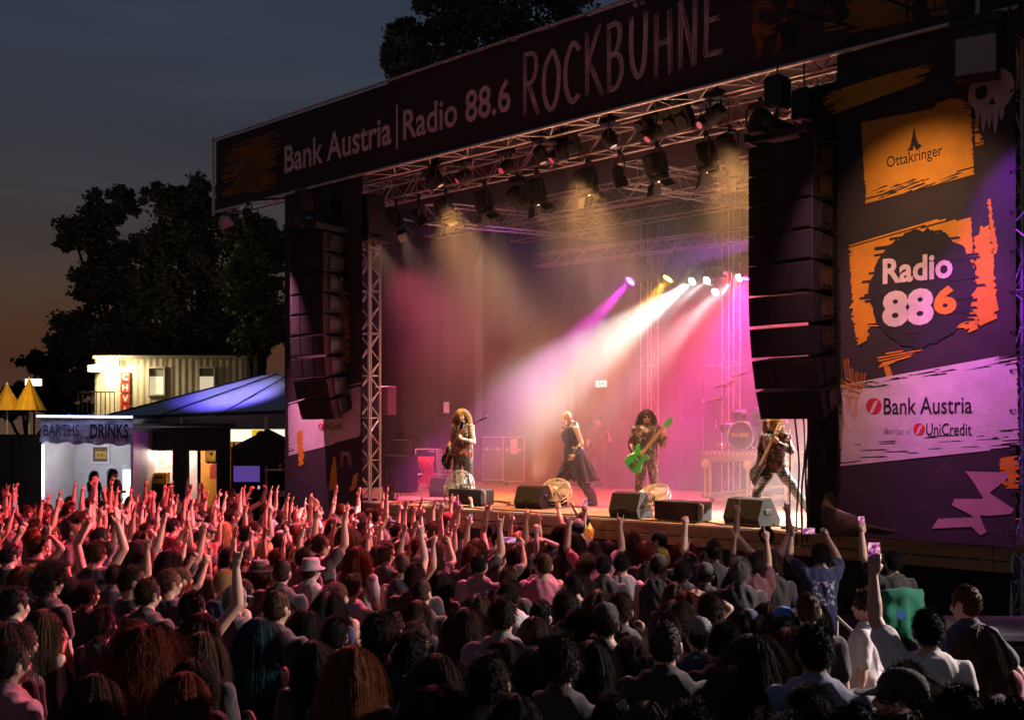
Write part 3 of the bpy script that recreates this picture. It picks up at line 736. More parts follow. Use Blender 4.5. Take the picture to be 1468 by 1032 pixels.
# ================================================================== stage lamps: every lamp is a fixture with its own light
lensmats = {}
def lens_mat(col, s):
    k = (col, s)
    if k not in lensmats: lensmats[k] = pm("lens_%d" % len(lensmats), (.06, .06, .06), .2, 0, emit=col, estr=s)
    return lensmats[k]
def fixture(kind, name, label, p, target, col=None, es=0.0, size=1.0, group=None, drop=.42, floor=False):
    """p: the clamp on its truss (stage frame); target: what the lamp points at"""
    a = S(*p); d = (S(*target) - (a - Vector((0, 0, drop)))).normalized()
    root = thing(name, label, "stage lamp", a, ROT, group); Ri = Matrix.Rotation(-ROT, 3, 'Z'); dl = Ri @ d
    q = dl.to_track_quat('-Z', 'Y').to_matrix().to_4x4(); M = Matrix.Translation((0, 0, -drop)) @ q @ Matrix.Scale(size, 4)
    m = MB()
    if kind == "profile":
        m.lathe([(.04, .34), (.13, .30), (.15, .12), (.15, -.06), (.12, -.10), (.12, -.26), (.135, -.27), (.135, -.33)], 16, M=M)
        for k in range(5): m.lathe([(.158, .27 - k * .05), (.158, .25 - k * .05)], 16, M=M, smooth=False)
        lz_, lr = -.325, .115
    elif kind == "fresnel":
        m.box((0, 0, .08), (.30, .30, .36), M=M, bev=.03); m.lathe([(.15, -.08), (.165, -.1), (.165, -.2), (.15, -.2)], 18, M=M)
        for k in range(4): m.box((0, 0, .0 + k * .07), (.32, .32, .015), M=M)
        lz_, lr = -.19, .14
    elif kind == "par":
        m.lathe([(.03, .20), (.09, .17), (.115, .02), (.115, -.18), (.12, -.18)], 16, M=M); lz_, lr = -.16, .105
    elif kind == "blinder":
        m.box((0, 0, 0), (.46, .46, .14), M=M, bev=.02)
        for x in (-.11, .11):
            for y in (-.11, .11): m.lathe([(.10, -.08), (.10, -.10), (.085, -.10)], 14, M=M @ Matrix.Translation((x, y, 0)))
        lz_, lr = -.08, .08
    else:   # moving head
        m.lathe([(.05, .22), (.13, .20), (.17, .10), (.17, -.02), (.14, -.16), (.13, -.20)], 16, M=M); lz_, lr = -.195, .11
    b = m.build("body", blackpaint, root)
    m = MB()
    n = 20
    if kind == "blinder":
        for x in (-.11, .11):
            for y in (-.11, .11): m.lathe([(.001, lz_), (.08, lz_ - .004)], 14, M=M @ Matrix.Translation((x, y, 0)))
    else: m.lathe([(.001, lz_ - .012), (lr * .6, lz_ - .008), (lr, lz_)], n, M=M)
    m.build("lens", lens_mat(col, es) if col else pm("dark_lens", (.03, .03, .035), .12, 0), root)
    if kind in ("fresnel", "profile") and drop > .3:
        for k in range(4):
            m = MB(); Mk = M @ Matrix.Rotation(k * math.pi / 2, 4, 'Z') @ Matrix.Translation((0, lr + .03, lz_ - .02)) @ Matrix.Rotation(R((18, 40, 25, 50)[k]), 4, 'X')
            if kind == "profile" and k % 2: continue
            m.box((0, .0, -.10), (.24 if k % 2 == 0 else .2, .006, .2), M=Mk); m.build("barn_door", blackmetal, root)
    # yoke and clamp
    m = MB(); w = .19 * size; xa = (q @ Vector((1, 0, 0))).to_3d(); xa.z = 0; xa.normalize()
    c = Vector((0, 0, -drop)); top = Vector((0, 0, .03 if floor else -.09))
    pts = [c + xa * w, c + xa * w + Vector((0, 0, drop * .6)), top + xa * w * .6, top, top - xa * w * .6, c - xa * w + Vector((0, 0, drop * .6)), c - xa * w]
    m.path(pts, .016 * size, 6)
    if kind == "head": m.box((0, 0, -.13), (.3, .22, .12), bev=.02)
    m.build("yoke", blackmetal, root)
    m = MB(); m.box((0, 0, .02 if floor else -.045), (.2, .2, .03) if floor else (.06, .05, .12), bev=.01); m.build("clamp", blackmetal, root)
    return root, a - Vector((0, 0, drop)) + d * (-lz_ + .03) * size, a - Vector((0, 0, drop)) + d * 10

WARM = (1.0, .54, .30); WHITE = (1.0, .94, .90); MAG = (1.0, .02, .85); ORG = (1.0, .42, .03); PUR = (.30, .04, 1.0); RED = (1.0, .05, .10); PINK = (1.0, .16, .30)
VT = 1.12; ZT = 7.93
ord_ = ("first", "second", "third", "fourth", "fifth", "sixth", "seventh", "eighth", "ninth", "tenth")
rows = [  # px of the lens, kind, target, watts
    (531, "fresnel", (-2.6, 2.6, D), 330), (574, "fresnel", (-2.4, 3.0, D), 330), (606, "par", (-.6, 4.5, D), 0), (645, "fresnel", (-1.4, 3.0, D), 260), (700, "fresnel", (-.6, 3.0, D), 260), (748, "head", (1.5, 5, D), 0), (775, "fresnel", (.4, 3.0, D), 260), (848, "fresnel", (1.6, 2.8, D), 300), (894, "par", (2.4, 2.8, D), 260), (948, "fresnel", (3.2, 2.6, D), 330), (1018, "fresnel", (4.4, 2.4, D), 330), (1052, "profile", (4.6, 4, D), 0)]
for i, (px, kind, tg, w) in enumerate(rows):
    t_ = TZ(px - 6, 300, VT)[0]
    on = "lit warm" if w else "unlit"
    root, lp, lt = fixture(kind, {"fresnel": "fresnel_lamp", "par": "par_lamp", "head": "moving_head_lamp", "profile": "profile_lamp"}[kind],
        f"{on} black stage lamp under the front truss, number {i + 1} counted from the left tower", (t_, VT, ZT), tg, WARM if w else None, 12 if w else 0, 1.02, "lamps under the front truss", .46)
    if w: spot("lamp_light", lp, S(*tg), w * .45, WARM, 48, .9, .05)
for i, (px, py, lab) in enumerate(((620, 250, "small blinder lamp box on the front truss left of centre, tinted purple"), (815, 200, "dark four bulb blinder on the front truss under the letter O of ROCKBÜHNE"), (927, 183, "small dark blinder tucked behind the biggest blinder on the truss"), (970, 160, "largest four bulb blinder on the front truss under the letters HN"))):
    v_ = .55; t_, z_ = TZ(px, py, v_)
    fixture("blinder", "blinder_lamp", lab, (t_, v_, z_ + .16), (t_ - 3.5, -14, 0), None, 0, (.9, 1.0, .8, 1.25)[i], "blinder lamps on the front truss", .2)
for px, lab in ((1090, "moving lamp clamped left of the right line array hoist"), (1160, "moving lamp glowing behind the right line array hoist")):
    t_, z_ = TZ(px, 190, .3); fixture("head", "moving_head_lamp", lab, (t_, .3, z_ + .5), (t_ + 1, -4, 0), None, 0, 1.1, "lamps by the right array")

# rear lamps with their beams
rear = [  # px, py, colour, lens strength, target, watts, cone, label
    (909, 391, MAG, 60, (-3.6, 2.6, D + 1.0), 8000, 20, "magenta rear lamp, leftmost of the lit lamps in the haze"),
    (962, 385, ORG, 60, (-2.6, 3.8, D + 1.0), 5200, 32, "orange rear lamp glowing next to the magenta one"),
    (995, 397, WHITE, 120, (-1.6, .9, D + 1.4), 13000, 23, "white rear lamp sending the widest beam down to the blond guitarist"),
    (1016, 395, WHITE, 80, (-1.3, .8, D + 1.1), 3600, 16, "white rear lamp between the widest beam and the right lamps"),
    (1062, 391, WHITE, 100, (-.3, 1.0, D + 1.1), 3600, 17, "white rear lamp nearest the right line array, above a magenta glow"),
    (1026, 411, WHITE, 70, (.2, 1.4, D + .8), 2200, 16, "warm white rear lamp hanging lower than its neighbours"),
]
for px, py, col, es, tg, w, cone, lab in rear:
    t_, z_ = TZ(px, py, VU - .25)
    pz = max(z_ + .42, 6.3)
    root, lp, lt = fixture("head", "moving_head_lamp", lab, (t_, VU - .1, z_ + .42), tg, col if col in (MAG, ORG) else (1, .95, .85), es, 1.35 if col in (MAG, ORG) else .95, "lit lamps at the rear of the stage", .42)
    spot("rear_beam", lp, S(*tg), w, col, cone, .75, .05)
for px, py, lab in ((1073, 388, "magenta wash lamp at the edge of the right line array"), (1110, 330, "purple wash lamp hidden behind the right line array")):
    t_, z_ = TZ(px, py, VU - .3)
    root, lp, lt = fixture("head", "moving_head_lamp", lab, (t_, VU - .3, z_ + .42), (t_ - .7, 4.2, D), MAG, 40, .95, "lit lamps at the rear of the stage", .42)
    if "magenta" in lab: spot("wash_light", lp, S(1.6, 3.9, D), 2500, MAG, 60, .9, .08)
    else: spot("wash_light", lp, S(-.8, 4.8, 6.7), 2800, (.5, .04, 1.0), 30, .8, .08)  # purple lamp assumed from the violet haze, itself unseen
# assumed unseen washes hung from the back and side trusses: pink behind the band, white at the right wing, added amber on the deck
def wash(lab, p, tg, col, w, cone, kind="fresnel", es=15, rad=.1, name="assumed_wash_lamp", grp="wash lamps on the roof trusses", scatter=None, floor=False):
    root, lp, lt = fixture(kind, name, lab, p, tg, col, es, .8 if floor else .72 if es < 1 else 1.0, grp, -.17 if floor else .42, floor)
    return spot("wash_light", lp, S(*tg), w, col, cone, .9, rad, scatter=scatter)
wash("pink wash lamp on the rear truss hidden behind the right line array", (2.0, 7.0, 7.6), (1.4, 4.6, D), (1.0, .06, .20), 3400, 110)
wash("red wash lamp on the rear truss hidden behind the right line array", (1.3, 7.0, 7.2), (-2.2, 4.6, D + .6), (1.0, .05, .16), 5000, 90)
wash("pink wash lamp on the rear truss at the far right", (5.8, 7.1, 7.9), (4.4, 4.8, D), (1.0, .20, .22), 3800, 100)
wash("red wash lamp in the left wing behind the banner", (-6.2, 1.6, 7.6), (-3.0, 5.2, D), (1.0, .10, .20), 1400, 95)
wash("rosy wash lamp in the left wing over the speaker cases", (-7.0, 1.7, 7.6), (-6.2, 4.4, D), (1.0, .42, .46), 1300, 75)
wash("white lamp on the right side truss over the bassist", (6.0, 3.2, 7.6), (5.0, 2.0, D), (1.0, .93, .84), 6000, 46)
wash("white lamp low in the right wing lighting the haze", (6.5, 4.8, 4.6), (4.4, 2.4, D + .4), (1.0, .93, .84), 9000, 56)
for t_, lab in ((-2.4, "left"), (.8, "middle"), (3.8, "right")):
    wash("amber flood lamp on the front truss for the %s of the deck" % lab, (t_, .4, 8.3), (t_ + .3, 2.4, D), (1.0, .46, .15), 2000, 84, "head", .4, name="added_flood_lamp", grp="flood lamps on the front truss")  # unseen floods added to warm the deck and the haze evenly
wash("pink uplight at the foot of the left tower", (-4.05, .75, D), (-3.8, .3, 8), (1.0, .45, .55), 300, 60, "par", floor=True)  # added to brighten the left tower
wash("amber uplight on the deck behind the left wedge", (-.76, 1.5, D), (.4, .3, 8.1), (1.0, .50, .30), 1000, 72, "par", floor=True)  # hidden can added to brighten the front truss from below
wash("amber uplight on the deck behind the right monitor box", (2.95, .75, D), (3.2, .3, 8.1), (1.0, .50, .28), 1400, 72, "par", floor=True)  # second hidden can added for the right part of the truss
# unseen front lamps aimed at the audience, banner and roof
AUD = dict(kind="head", es=.4, name="audience_lamp", grp="audience lamps on the front truss")  # unseen lamps assumed from the coloured light on the crowd
wash("red audience lamp on the front truss left of centre", (-1.7, .5, 8.3), (-6.4, -7.0, 1.6), (1.0, .05, .11), 4600, 46, **AUD)
wash("red audience lamp on the front truss over the singer", (.6, .5, 8.3), (-2.6, -5.6, 1.6), (1.0, .05, .11), 4600, 46, **AUD)
wash("pink audience lamp on the front truss right of the singer", (2.6, .5, 8.3), (.2, -4.6, 1.6), (1.0, .12, .15), 4200, 50, **AUD)
wash("wide pink audience lamp on the front truss near the right array", (3.6, .5, 8.3), (-.5, -8.5, 1.5), (1.0, .17, .23), 14500, 105, **AUD)  # added fill that lifts the middle and near crowd
wash("wide rosy audience lamp on the front truss over the pale fan", (-.6, .5, 8.3), (-2.2, -8.0, 1.5), (1.0, .055, .10), 12500, 100, **AUD)  # added red fill over the left and middle crowd
wash("amber audience lamp at the left roof corner", (-7.3, .9, 7.8), (-6.7, -3.2, 1.7), (1.0, .5, .2), 2600, 30, "par", 3, name="audience_lamp", grp="audience lamps on the front truss")  # unseen lamp assumed from a warm patch of light on the crowd
wash("white audience lamp at the outer right end of the front truss", (13.2, -1.0, 5.2), (6.6, -8.8, 1.7), (1.0, .78, .74), 5200, 92, **AUD)  # unseen lamp assumed from the rim light on the near crowd
KEY = dict(kind="head", es=.4, name="key_lamp", grp="key lamps on the front truss")  # unseen key lamps added to light the band from the front
wash("yellow white key lamp on the front truss aimed at the blond guitarist", (3.9, .3, 8.3), (-1.5, .94, D + 1.3), (1.0, .80, .50), 8500, 16, **KEY)
wash("warm key lamp on the front truss aimed at the singer", (-2.2, .3, 8.3), (.1, 2.0, D + 1.2), (1.0, .60, .38), 2300, 20, **KEY)
wash("warm key lamp on the front truss aimed at the green guitar", (.4, .3, 8.3), (1.75, 1.7, D + 1.0), (1.0, .62, .42), 2300, 20, **KEY)
wash("white key lamp on the front truss aimed at the bassist", (1.9, .3, 8.3), (4.1, 1.4, D + 1.2), (1.0, .80, .66), 2600, 18, **KEY)
# unseen lamps on short outriggers, assumed from the coloured light on the banners
t_, z_ = TZ(322, 316, -.3); spot("added_marquee_fill", S(t_, -.3, z_ - .3), W(345, 555, 31.0), 1500, (1.0, .95, .88), 22, .9, .1)  # added light for the marquee roof, set at the horn, which is no lamp
def outrig(lab, p, tg, col, w, cone):
    root, lp, lt = fixture("par", "assumed_outrigger_lamp", lab, p, tg, col, 10, .8, "lamps lighting the right banner", .3)
    m = MB(); m.tube((0, 0, 0), (0, -p[1] - .2, .35), .02); m.build("assumed_outrigger_arm", blackmetal, root)  # arm added to carry the assumed lamp
    spot("assumed_banner_light", lp, S(*tg), w, col, cone, .9, .06)
outrig("small violet lamp on an arm before the skull print", (B1 + .35, -1.1, 8.0), (B1 - .15, VB, 5.6), (.42, .03, 1.0), 750, 30)
outrig("small magenta lamp on an arm over the right end of the banner", (B1 - .5, -1.9, 8.0), (B1 - .5, VB, 3.6), (.9, .10, 1.0), 1000, 36)
outrig("small amber lamp on an arm over the banner's orange patches", (B0 + 1.1, -2.6, 8.05), (B0 + 1.2, VB, 5.4), (1.0, .55, .32), 430, 62)
outrig("small pink lamp on an arm near the right line array", (B0 + .3, -2.2, 8.05), (B0 + .6, VB, 3.0), (1.0, .36, .50), 620, 46)
outrig("small rose lamp on an arm before the left banner", (L0 + 1.0, -1.8, 7.6), (L0 + 1.3, VB, 3.2), (1.0, .30, .55), 2000, 46)

# ================================================================== smoke on the stage
sm = bpy.data.materials.new("stage_smoke"); sm.use_nodes = True
n_ = sm.node_tree.nodes; n_.remove(n_["Principled BSDF"])
pv = n_.new("ShaderNodeVolumePrincipled"); pv.inputs["Color"].default_value = (.95, .93, .93, 1); pv.inputs["Anisotropy"].default_value = .25
stc = n_.new("ShaderNodeTexCoord"); snz = n_.new("ShaderNodeTexNoise"); snz.inputs["Scale"].default_value = .55; snz.inputs["Detail"].default_value = 3
smr = n_.new("ShaderNodeMapRange"); smr.inputs[1].default_value = .32; smr.inputs[2].default_value = .68; smr.inputs[3].default_value = .036; smr.inputs[4].default_value = .096
sl_ = sm.node_tree.links; sl_.new(stc.outputs["Object"], snz.inputs["Vector"]); sl_.new(snz.outputs[0], smr.inputs[0]); sl_.new(smr.outputs[0], pv.inputs["Density"])
sl_.new(pv.outputs[0], n_["Material Output"].inputs["Volume"]); cy.volume_max_steps = 40; cy.volume_step_rate = 1.0
m = MB(); sec = [(.72, 7.9), (.72, 6.7), (1.35, 4.3), (1.35, D - .03), (7.5, D - .03), (7.5, 7.9)]
k = len(sec); vs = [(-5.3, v, z) for v, z in sec] + [(6.6, v, z) for v, z in sec]
m.add(vs, [list(range(k))[::-1], list(range(k, 2 * k))] + [(i, (i + 1) % k, k + (i + 1) % k, k + i) for i in range(k)])
tag(m.build("smoke", sm, M=MS), kind="stuff")

# ================================================================== gear on the deck
def on_deck(px, py):
    return to_stage(ON(px, py, D))[:2]
def wedge(px, py, label, rz=0.0, w=.62):
    t_, v_ = on_deck(px, py); root = stage_thing("monitor_wedge", label, "monitor", t_, v_ + .22, D, rz, "floor monitors along the deck edge")
    m = MB(); prof = [(-.24, .0), (-.30, .12), (-.18, .40), (.02, .42), (.26, .10), (.24, 0)]
    k = len(prof); vs = [(sx * w / 2, y, z) for sx in (-1, 1) for y, z in prof]
    m.add(vs, [list(range(k)), list(range(k, 2 * k))[::-1]] + [(i, k + i, k + (i + 1) % k, (i + 1) % k) for i in range(k)]); m.build("cabinet", blackpaint, root)
    m = MB(); a, b = Vector((0, .035, .425)), Vector((0, .262, .125)); mid = (a + b) / 2; d = (b - a); ang = math.atan2(d.z, d.y)
    m.box(mid, (w * .88, d.length * .92, .02), rot=Matrix.Rotation(ang, 4, 'X'), bev=.005); m.build("grille", grillem, root)
    for sx in (-1, 1):
        m = MB(); m.box((sx * (w / 2 + .004), -.05, .22), (.012, .16, .07), bev=.004); m.build("handle", blackmetal, root)
    m = MB(); m.box((0, -.29, .14), (.16, .02, .07), rot=Matrix.Rotation(.3, 4, 'X')); m.build("socket_panel", blackmetal, root)
wedge(756, 729, "black floor monitor wedge left of the singer's boots", .15, .56)
wedge(894, 742, "black floor monitor wedge before the green guitar player's fan", .12, .53)
wedge(1068, 754, "largest floor monitor wedge, nearest the mic stand of the bassist", -.12, .64)
wedge(626, 712, "brownish floor monitor half hidden left of the round pale fan", .5, .5)
def amp_box(px, py, w, label, rz=0.0):
    t_, v_ = on_deck(px, py); root = stage_thing("monitor_box", label, "monitor", t_, v_ + .22, D, rz, "floor monitors along the deck edge")
    m = MB(); m.box((0, 0, .17), (w, .42, .30), bev=.015); m.build("cabinet", blackpaint, root)
    m = MB(); m.box((w * .22, -.216, .17), (w * .46, .012, .22), bev=.004)
    for z in (.10, .24): m.box((w * .22, -.226, z), (w * .44, .012, .012))
    m.build("front_panel", blackmetal, root)
    m = MB(); m.path([(w / 2, -.14, .06), (w / 2 + .05, -.14, .07), (w / 2 + .05, -.14, .28), (w / 2, -.14, .29)], .012, 6); m.build("handle", alu, root)
    m = MB()
    for sx in (-1, 1):
        for sy in (-1, 1): m.tube((sx * w * .42, sy * .16, 0), (sx * w * .42, sy * .16, .03), .025)
    m.build("rubber_foot", rubber, root)
amp_box(664, 725, .80, "black monitor box with a carrying handle under the round pale fan", .10)
amp_box(968, 748, .82, "black monitor box with handle between the two right wedges", -.02)
def fan(px, py, label, r=.24, tilt=.5, rz=0.0, lift=0.0):
    t_, v_ = on_deck(px, py); root = stage_thing("stage_fan", label, "fan", t_, v_, D + lift, rz, "round fans blowing at the band")
    M = Matrix.Translation((0, 0, r + .07)) @ Matrix.Rotation(math.pi / 2 - tilt, 4, 'X')
    steel = pm("fan_steel", (.55, .53, .48), .35, .15, 20, metal=.5)
    m = MB()
    for k in range(9):
        q = r * (1 - k * .1); pts = [(q * math.cos(a * math.pi / 16), q * math.sin(a * math.pi / 16), .05 * (1 - (q / r) ** 2)) for a in range(33)]
        m.path(pts, .0045 if k else .012, 4, M=M)
        if k % 3 == 0: m.path([(x, y, -.10 - z) for x, y, z in pts], .0045 if k else .012, 4, M=M)
    for k in range(14):
        a = k * math.pi / 7; m.path([(.05 * math.cos(a), .05 * math.sin(a), .05), (r * .6 * math.cos(a), r * .6 * math.sin(a), .035), (r * math.cos(a), r * math.sin(a), 0), (r * math.cos(a), r * math.sin(a), -.1)], .004, 4, M=M)
    m.lathe([(.001, .055), (.055, .05), (.06, .04)], 12, M=M); m.build("guard", steel, root)
    m = MB()
    for k in range(4):
        a = k * math.pi / 2; c, s_ = math.cos(a), math.sin(a); pts = []
        for f in (.2, .55, .9):
            for e, zz in ((-.38, -.07), (.38, -.02)): pts.append((r * f * math.cos(a + e), r * f * math.sin(a + e), zz))
        m.add(pts, [(0, 1, 3, 2), (2, 3, 5, 4)], 0, True, M)
    m.build("blade", pm("fan_blade", (.42, .40, .36), .4, .1, 8), root)
    m = MB(); m.lathe([(.02, -.2), (.07, -.19), (.075, -.08), (.03, -.04)], 12, M=M); m.build("motor", blackmetal, root)
    m = MB(); m.path([(-r - .02, 0, r + .07), (-r - .02, 0, .02), (-r - .02, .14, .015), (r + .02, .14, .015), (r + .02, 0, .02), (r + .02, 0, r + .07)], .012, 6); m.path([(-r - .02, 0, .02), (-r - .02, -.16, .015), (r + .02, -.16, .015), (r + .02, 0, .02)], .012, 6); m.build("stand", steel, root)
fan(657, 724, "round pale fan glowing at the blond guitarist's feet", .30, .12, 0.2)
fan(797, 728, "round fan on a bent wire stand beside the singer's wedge", .27, .75, .5)
fan(934, 741, "low round fan at the feet of the green guitar player", .30, .95, -.1)
trimm = pm("case_trim", (.50, .46, .44), .4, .2, 14, metal=.35)
def case(px, py, w, dp, h, label, rz=0.0, wheels=True, z0=D, name="flight_case", paper=False, v_add=0.0):
    t_, v_ = on_deck(px, py) if z0 == D else (px, py)
    root = stage_thing(name, label, "flight case", t_, v_ + dp / 2 + v_add, z0, rz, "flight cases on the deck")
    b = .12 if wheels else 0; hh = h - b
    m = MB(); m.box((0, 0, b + hh / 2), (w, dp, hh), bev=.006); m.build("panel", casefab, root)
    m = MB(); e = .022
    for sx in (-1, 1):
        for sy in (-1, 1):
            m.box((sx * w / 2, sy * dp / 2, b + hh / 2), (e, e, hh + e), bev=.003)
        for z in (b, b + hh): m.box((sx * w / 2, 0, z), (e * .98, dp - e, e * .98))
    for sy in (-1, 1):
        for z in (b, b + hh): m.box((0, sy * dp / 2, z), (w - e, e * .97, e * .97))
    m.box((0, -dp / 2 - .002, b + hh * .72), (w - e, .012, .018)); m.build("edge_trim", trimm, root)
    for sx in (-.28, .28):
        m = MB(); m.box((sx * w, -dp / 2 - .006, b + hh * .72), (.09, .02, .10), bev=.008); m.build("latch", alu, root)
    m = MB(); m.box((0, -dp / 2 - .006, b + hh * .40), (.16, .016, .10), bev=.01); m.build("handle", blackmetal, root)
    if wheels:
        for sx in (-1, 1):
            for sy in (-1, 1):
                m = MB(); m.tube((sx * (w / 2 - .08) - .02, sy * (dp / 2 - .08), .05), (sx * (w / 2 - .08) + .02, sy * (dp / 2 - .08), .05), .05, n=10); m.box((sx * (w / 2 - .08), sy * (dp / 2 - .08), .095), (.07, .07, .045)); m.build("caster", rubber, root)
    if paper:
        m = MB(); m.sheet([(-.09, b + hh * .62), (.10, b + hh * .62), (.10, b + hh * .96), (-.09, b + hh * .96)], -dp / 2 - .016)
        m.build("paper_note", whitep, root)
    return root
case(696, 694, .52, .6, 1.28, "tall black flight case with pale trim standing left of the pair behind the blond guitarist", .72)
case(726, 696, .55, .6, 1.28, "tall black flight case with a white paper sheet on its door", .70, paper=True)
case(762, 690, .66, .55, .66, "low black flight case between the tall pair and the singer", .4)
case(888, 692, .62, .55, .95, "black flight case in the pink haze behind the green guitar player", .3)
case(836, 693, .60, .5, .85, "black flight case half hidden behind the singer", .3)
def speaker_box(px, py, w, dp, h, label, rz=0.0, z0=None, t=None, v=None):
    t_, v_ = (t, v) if t is not None else on_deck(px, py)
    root = stage_thing("speaker_cabinet", label, "speaker", t_, v_ + dp / 2, D if z0 is None else z0, rz, "speaker cabinets in the left wing")
    m = MB(); m.box((0, 0, h / 2), (w, dp, h), bev=.02); m.build("cabinet", blackpaint, root)
    m = MB(); m.box((0, -dp / 2 - .01, h / 2), (w * .92, .02, h * .92), bev=.006); m.build("grille", grillem, root)
    return root, t_, v_
r0, t_, v_ = speaker_box(556, 706, .66, .8, .88, "big black bass speaker beside the left tower", .6)
speaker_box(0, 0, .36, .5, .36, "small black amplifier standing on the big bass speaker", .6, D + .88, t_ + .12, v_ + .1)
tt, zz = TZ(553, 574, 2.2); root = stage_thing("side_speaker", "loudspeaker on a pole glowing magenta behind the left tower", "speaker", tt, 2.2, zz - .33, .3)
m = MB(); m.box((0, 0, .33), (.38, .36, .66), bev=.03); m.build("cabinet", pm("mauve_cabinet", (.20, .10, .16), .5, .1, 5), root)  # magenta glow put into the cabinet and grille colour
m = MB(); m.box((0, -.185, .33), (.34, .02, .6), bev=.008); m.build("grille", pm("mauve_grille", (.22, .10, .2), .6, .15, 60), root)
m = MB(); m.tube((0, 0, -(zz - .33 - D)), (0, 0, 0), .02)
for a in (0, 2.1, 4.2): m.tube((0, 0, -.9), (.4 * math.cos(a), .4 * math.sin(a), -(zz - .33 - D)), .012)
m.build("tripod", blackmetal, root)
# patch rack with red cables, wire rack
redc = pm("red_cable", (.55, .03, .025), .5, .15, 10)
t_, v_ = on_deck(600, 700); root = stage_thing("patch_rack", "open metal rack with a bundle of bright red cables spilling from its front", "rack", t_, v_ + .3, D, .72)
m = MB()
for sx in (-.27, .27):
    for sy in (-.25, .25): m.tube((sx, sy, 0), (sx, sy, 1.0), .018, n=6)
for z in (.08, .35, .98):
    for sx in (-.27, .27): m.tube((sx, -.25, z), (sx, .25, z), .014, n=5)
    for sy in (-.25, .25): m.tube((-.27, sy, z), (.27, sy, z), .014, n=5)
m.build("frame", alu, root)
m = MB(); m.box((0, -.05, .88), (.52, .4, .22), bev=.01); m.build("patch_panel", blackmetal, root)
m = MB(); m.box((.14, -.255, .93), (.16, .01, .03)); m.build("white_label", whitep, root)
m = MB(); r = random.Random(9)
for k in range(34):
    x = -.2 + .4 * k / 33; b = r.gauss(.05, .07); pts = [(x, -.26, .80), (x, -.34, .74), (x * .6 + b * .5, -.36 - .04 * r.random(), .5 + .08 * r.random()), (b, -.34 - .05 * r.random(), .38 + .06 * r.random()), (b + r.gauss(.06, .10), -.38 - .06 * r.random(), .2), (b + r.gauss(.12, .22), -.42 - r.random() * .25, .012)]
    m.path(pts, .011, 5)
m.build("cable_bundle", redc, root)
t_, v_ = on_deck(632, 698); root = stage_thing("wire_rack", "wire shelf rack with coiled cables behind the blond guitarist", "rack", t_, v_ + .4, D, .7)
m = MB()
for sx in (-.3, .3):
    for sy in (-.22, .22): m.tube((sx, sy, 0), (sx, sy, .98), .014, n=6)
for k in range(9):
    z = .1 + k * .105
    m.tube((-.3, -.22, z), (.3, -.22, z), .008, n=5)
    if k % 2 == 0:
        for y in np.linspace(-.22, .22, 6): m.tube((-.3, y, z), (.3, y, z), .006, n=4)
m.build("frame", alu, root)
m = MB(); r = random.Random(4)
for k in range(12):
    cx, cz, rr = r.uniform(-.2, .2), r.uniform(.95, 1.1), r.uniform(.06, .12)
    m.path([(cx + rr * math.cos(a * .5), -.2 + r.uniform(-.04, .04), cz + rr * math.sin(a * .5) * .8) for a in range(14)], .009, 5, mat=k % 2)
for k in range(16):
    x = r.uniform(-.25, .25); m.path([(x, -.23, 1.0), (x + r.uniform(-.1, .1), -.27, .7), (x + r.uniform(-.15, .15), -.25, .4), (x + r.uniform(-.2, .2), -.3, .02)], .008, 4, mat=k % 2)
m.build("cable_coil", [redc, rubber], root)
# loose cables on the deck
r = random.Random(12)
for k in range(16):
    x, y = r.uniform(-3.5, -1.2), r.uniform(.25, 1.6); pts = []; a = r.uniform(0, 6)
    for i in range(24):
        pts.append((x, y, D + .012)); a += r.gauss(0, .55); x = min(max(x + .09 * math.cos(a), -3.6), 5.6); y = min(max(y + .05 * math.sin(a), .12), 2.2)
    m = MB(); m.path(pts, .011, 5); tag(m.build("floor_cable", (rubber, rubber, redc, pm("white_cable", (.5, .48, .45), .5, .1, 8), pm("violet_cable", (.2, .08, .3), .5, .1, 8))[k % 5], M=MS), "tangled cable lying on the deck among others between the left tower and the pale fan", "cable", "cables tangled on the deck by the left tower")
for k, (a, b, lab) in enumerate((((-2.0, .3), (1.2, .22), "long black cable along the deck edge under the pale fan"), ((1.0, .25), (3.6, .2), "long black cable along the deck edge by the middle wedges"), ((3.4, .25), (5.8, .3), "long black cable along the deck edge below the bassist"), ((4.6, .6), (5.9, .25), "curly black cable at the foot of the wrapped tower"))):
    pts = []; 
    for i in range(40):
        f = i / 39; pts.append((a[0] + (b[0] - a[0]) * f, a[1] + (b[1] - a[1]) * f + .09 * noise.noise(Vector((f * 9, k * 3.3, 0))) + (.1 * math.sin(f * 25) if k == 3 else 0), D + .012 + (.03 * abs(math.sin(f * 12)) if k > 1 else 0)))
    m = MB(); m.path(pts, .011, 5); tag(m.build("floor_cable", rubber, M=MS), lab, "cable")
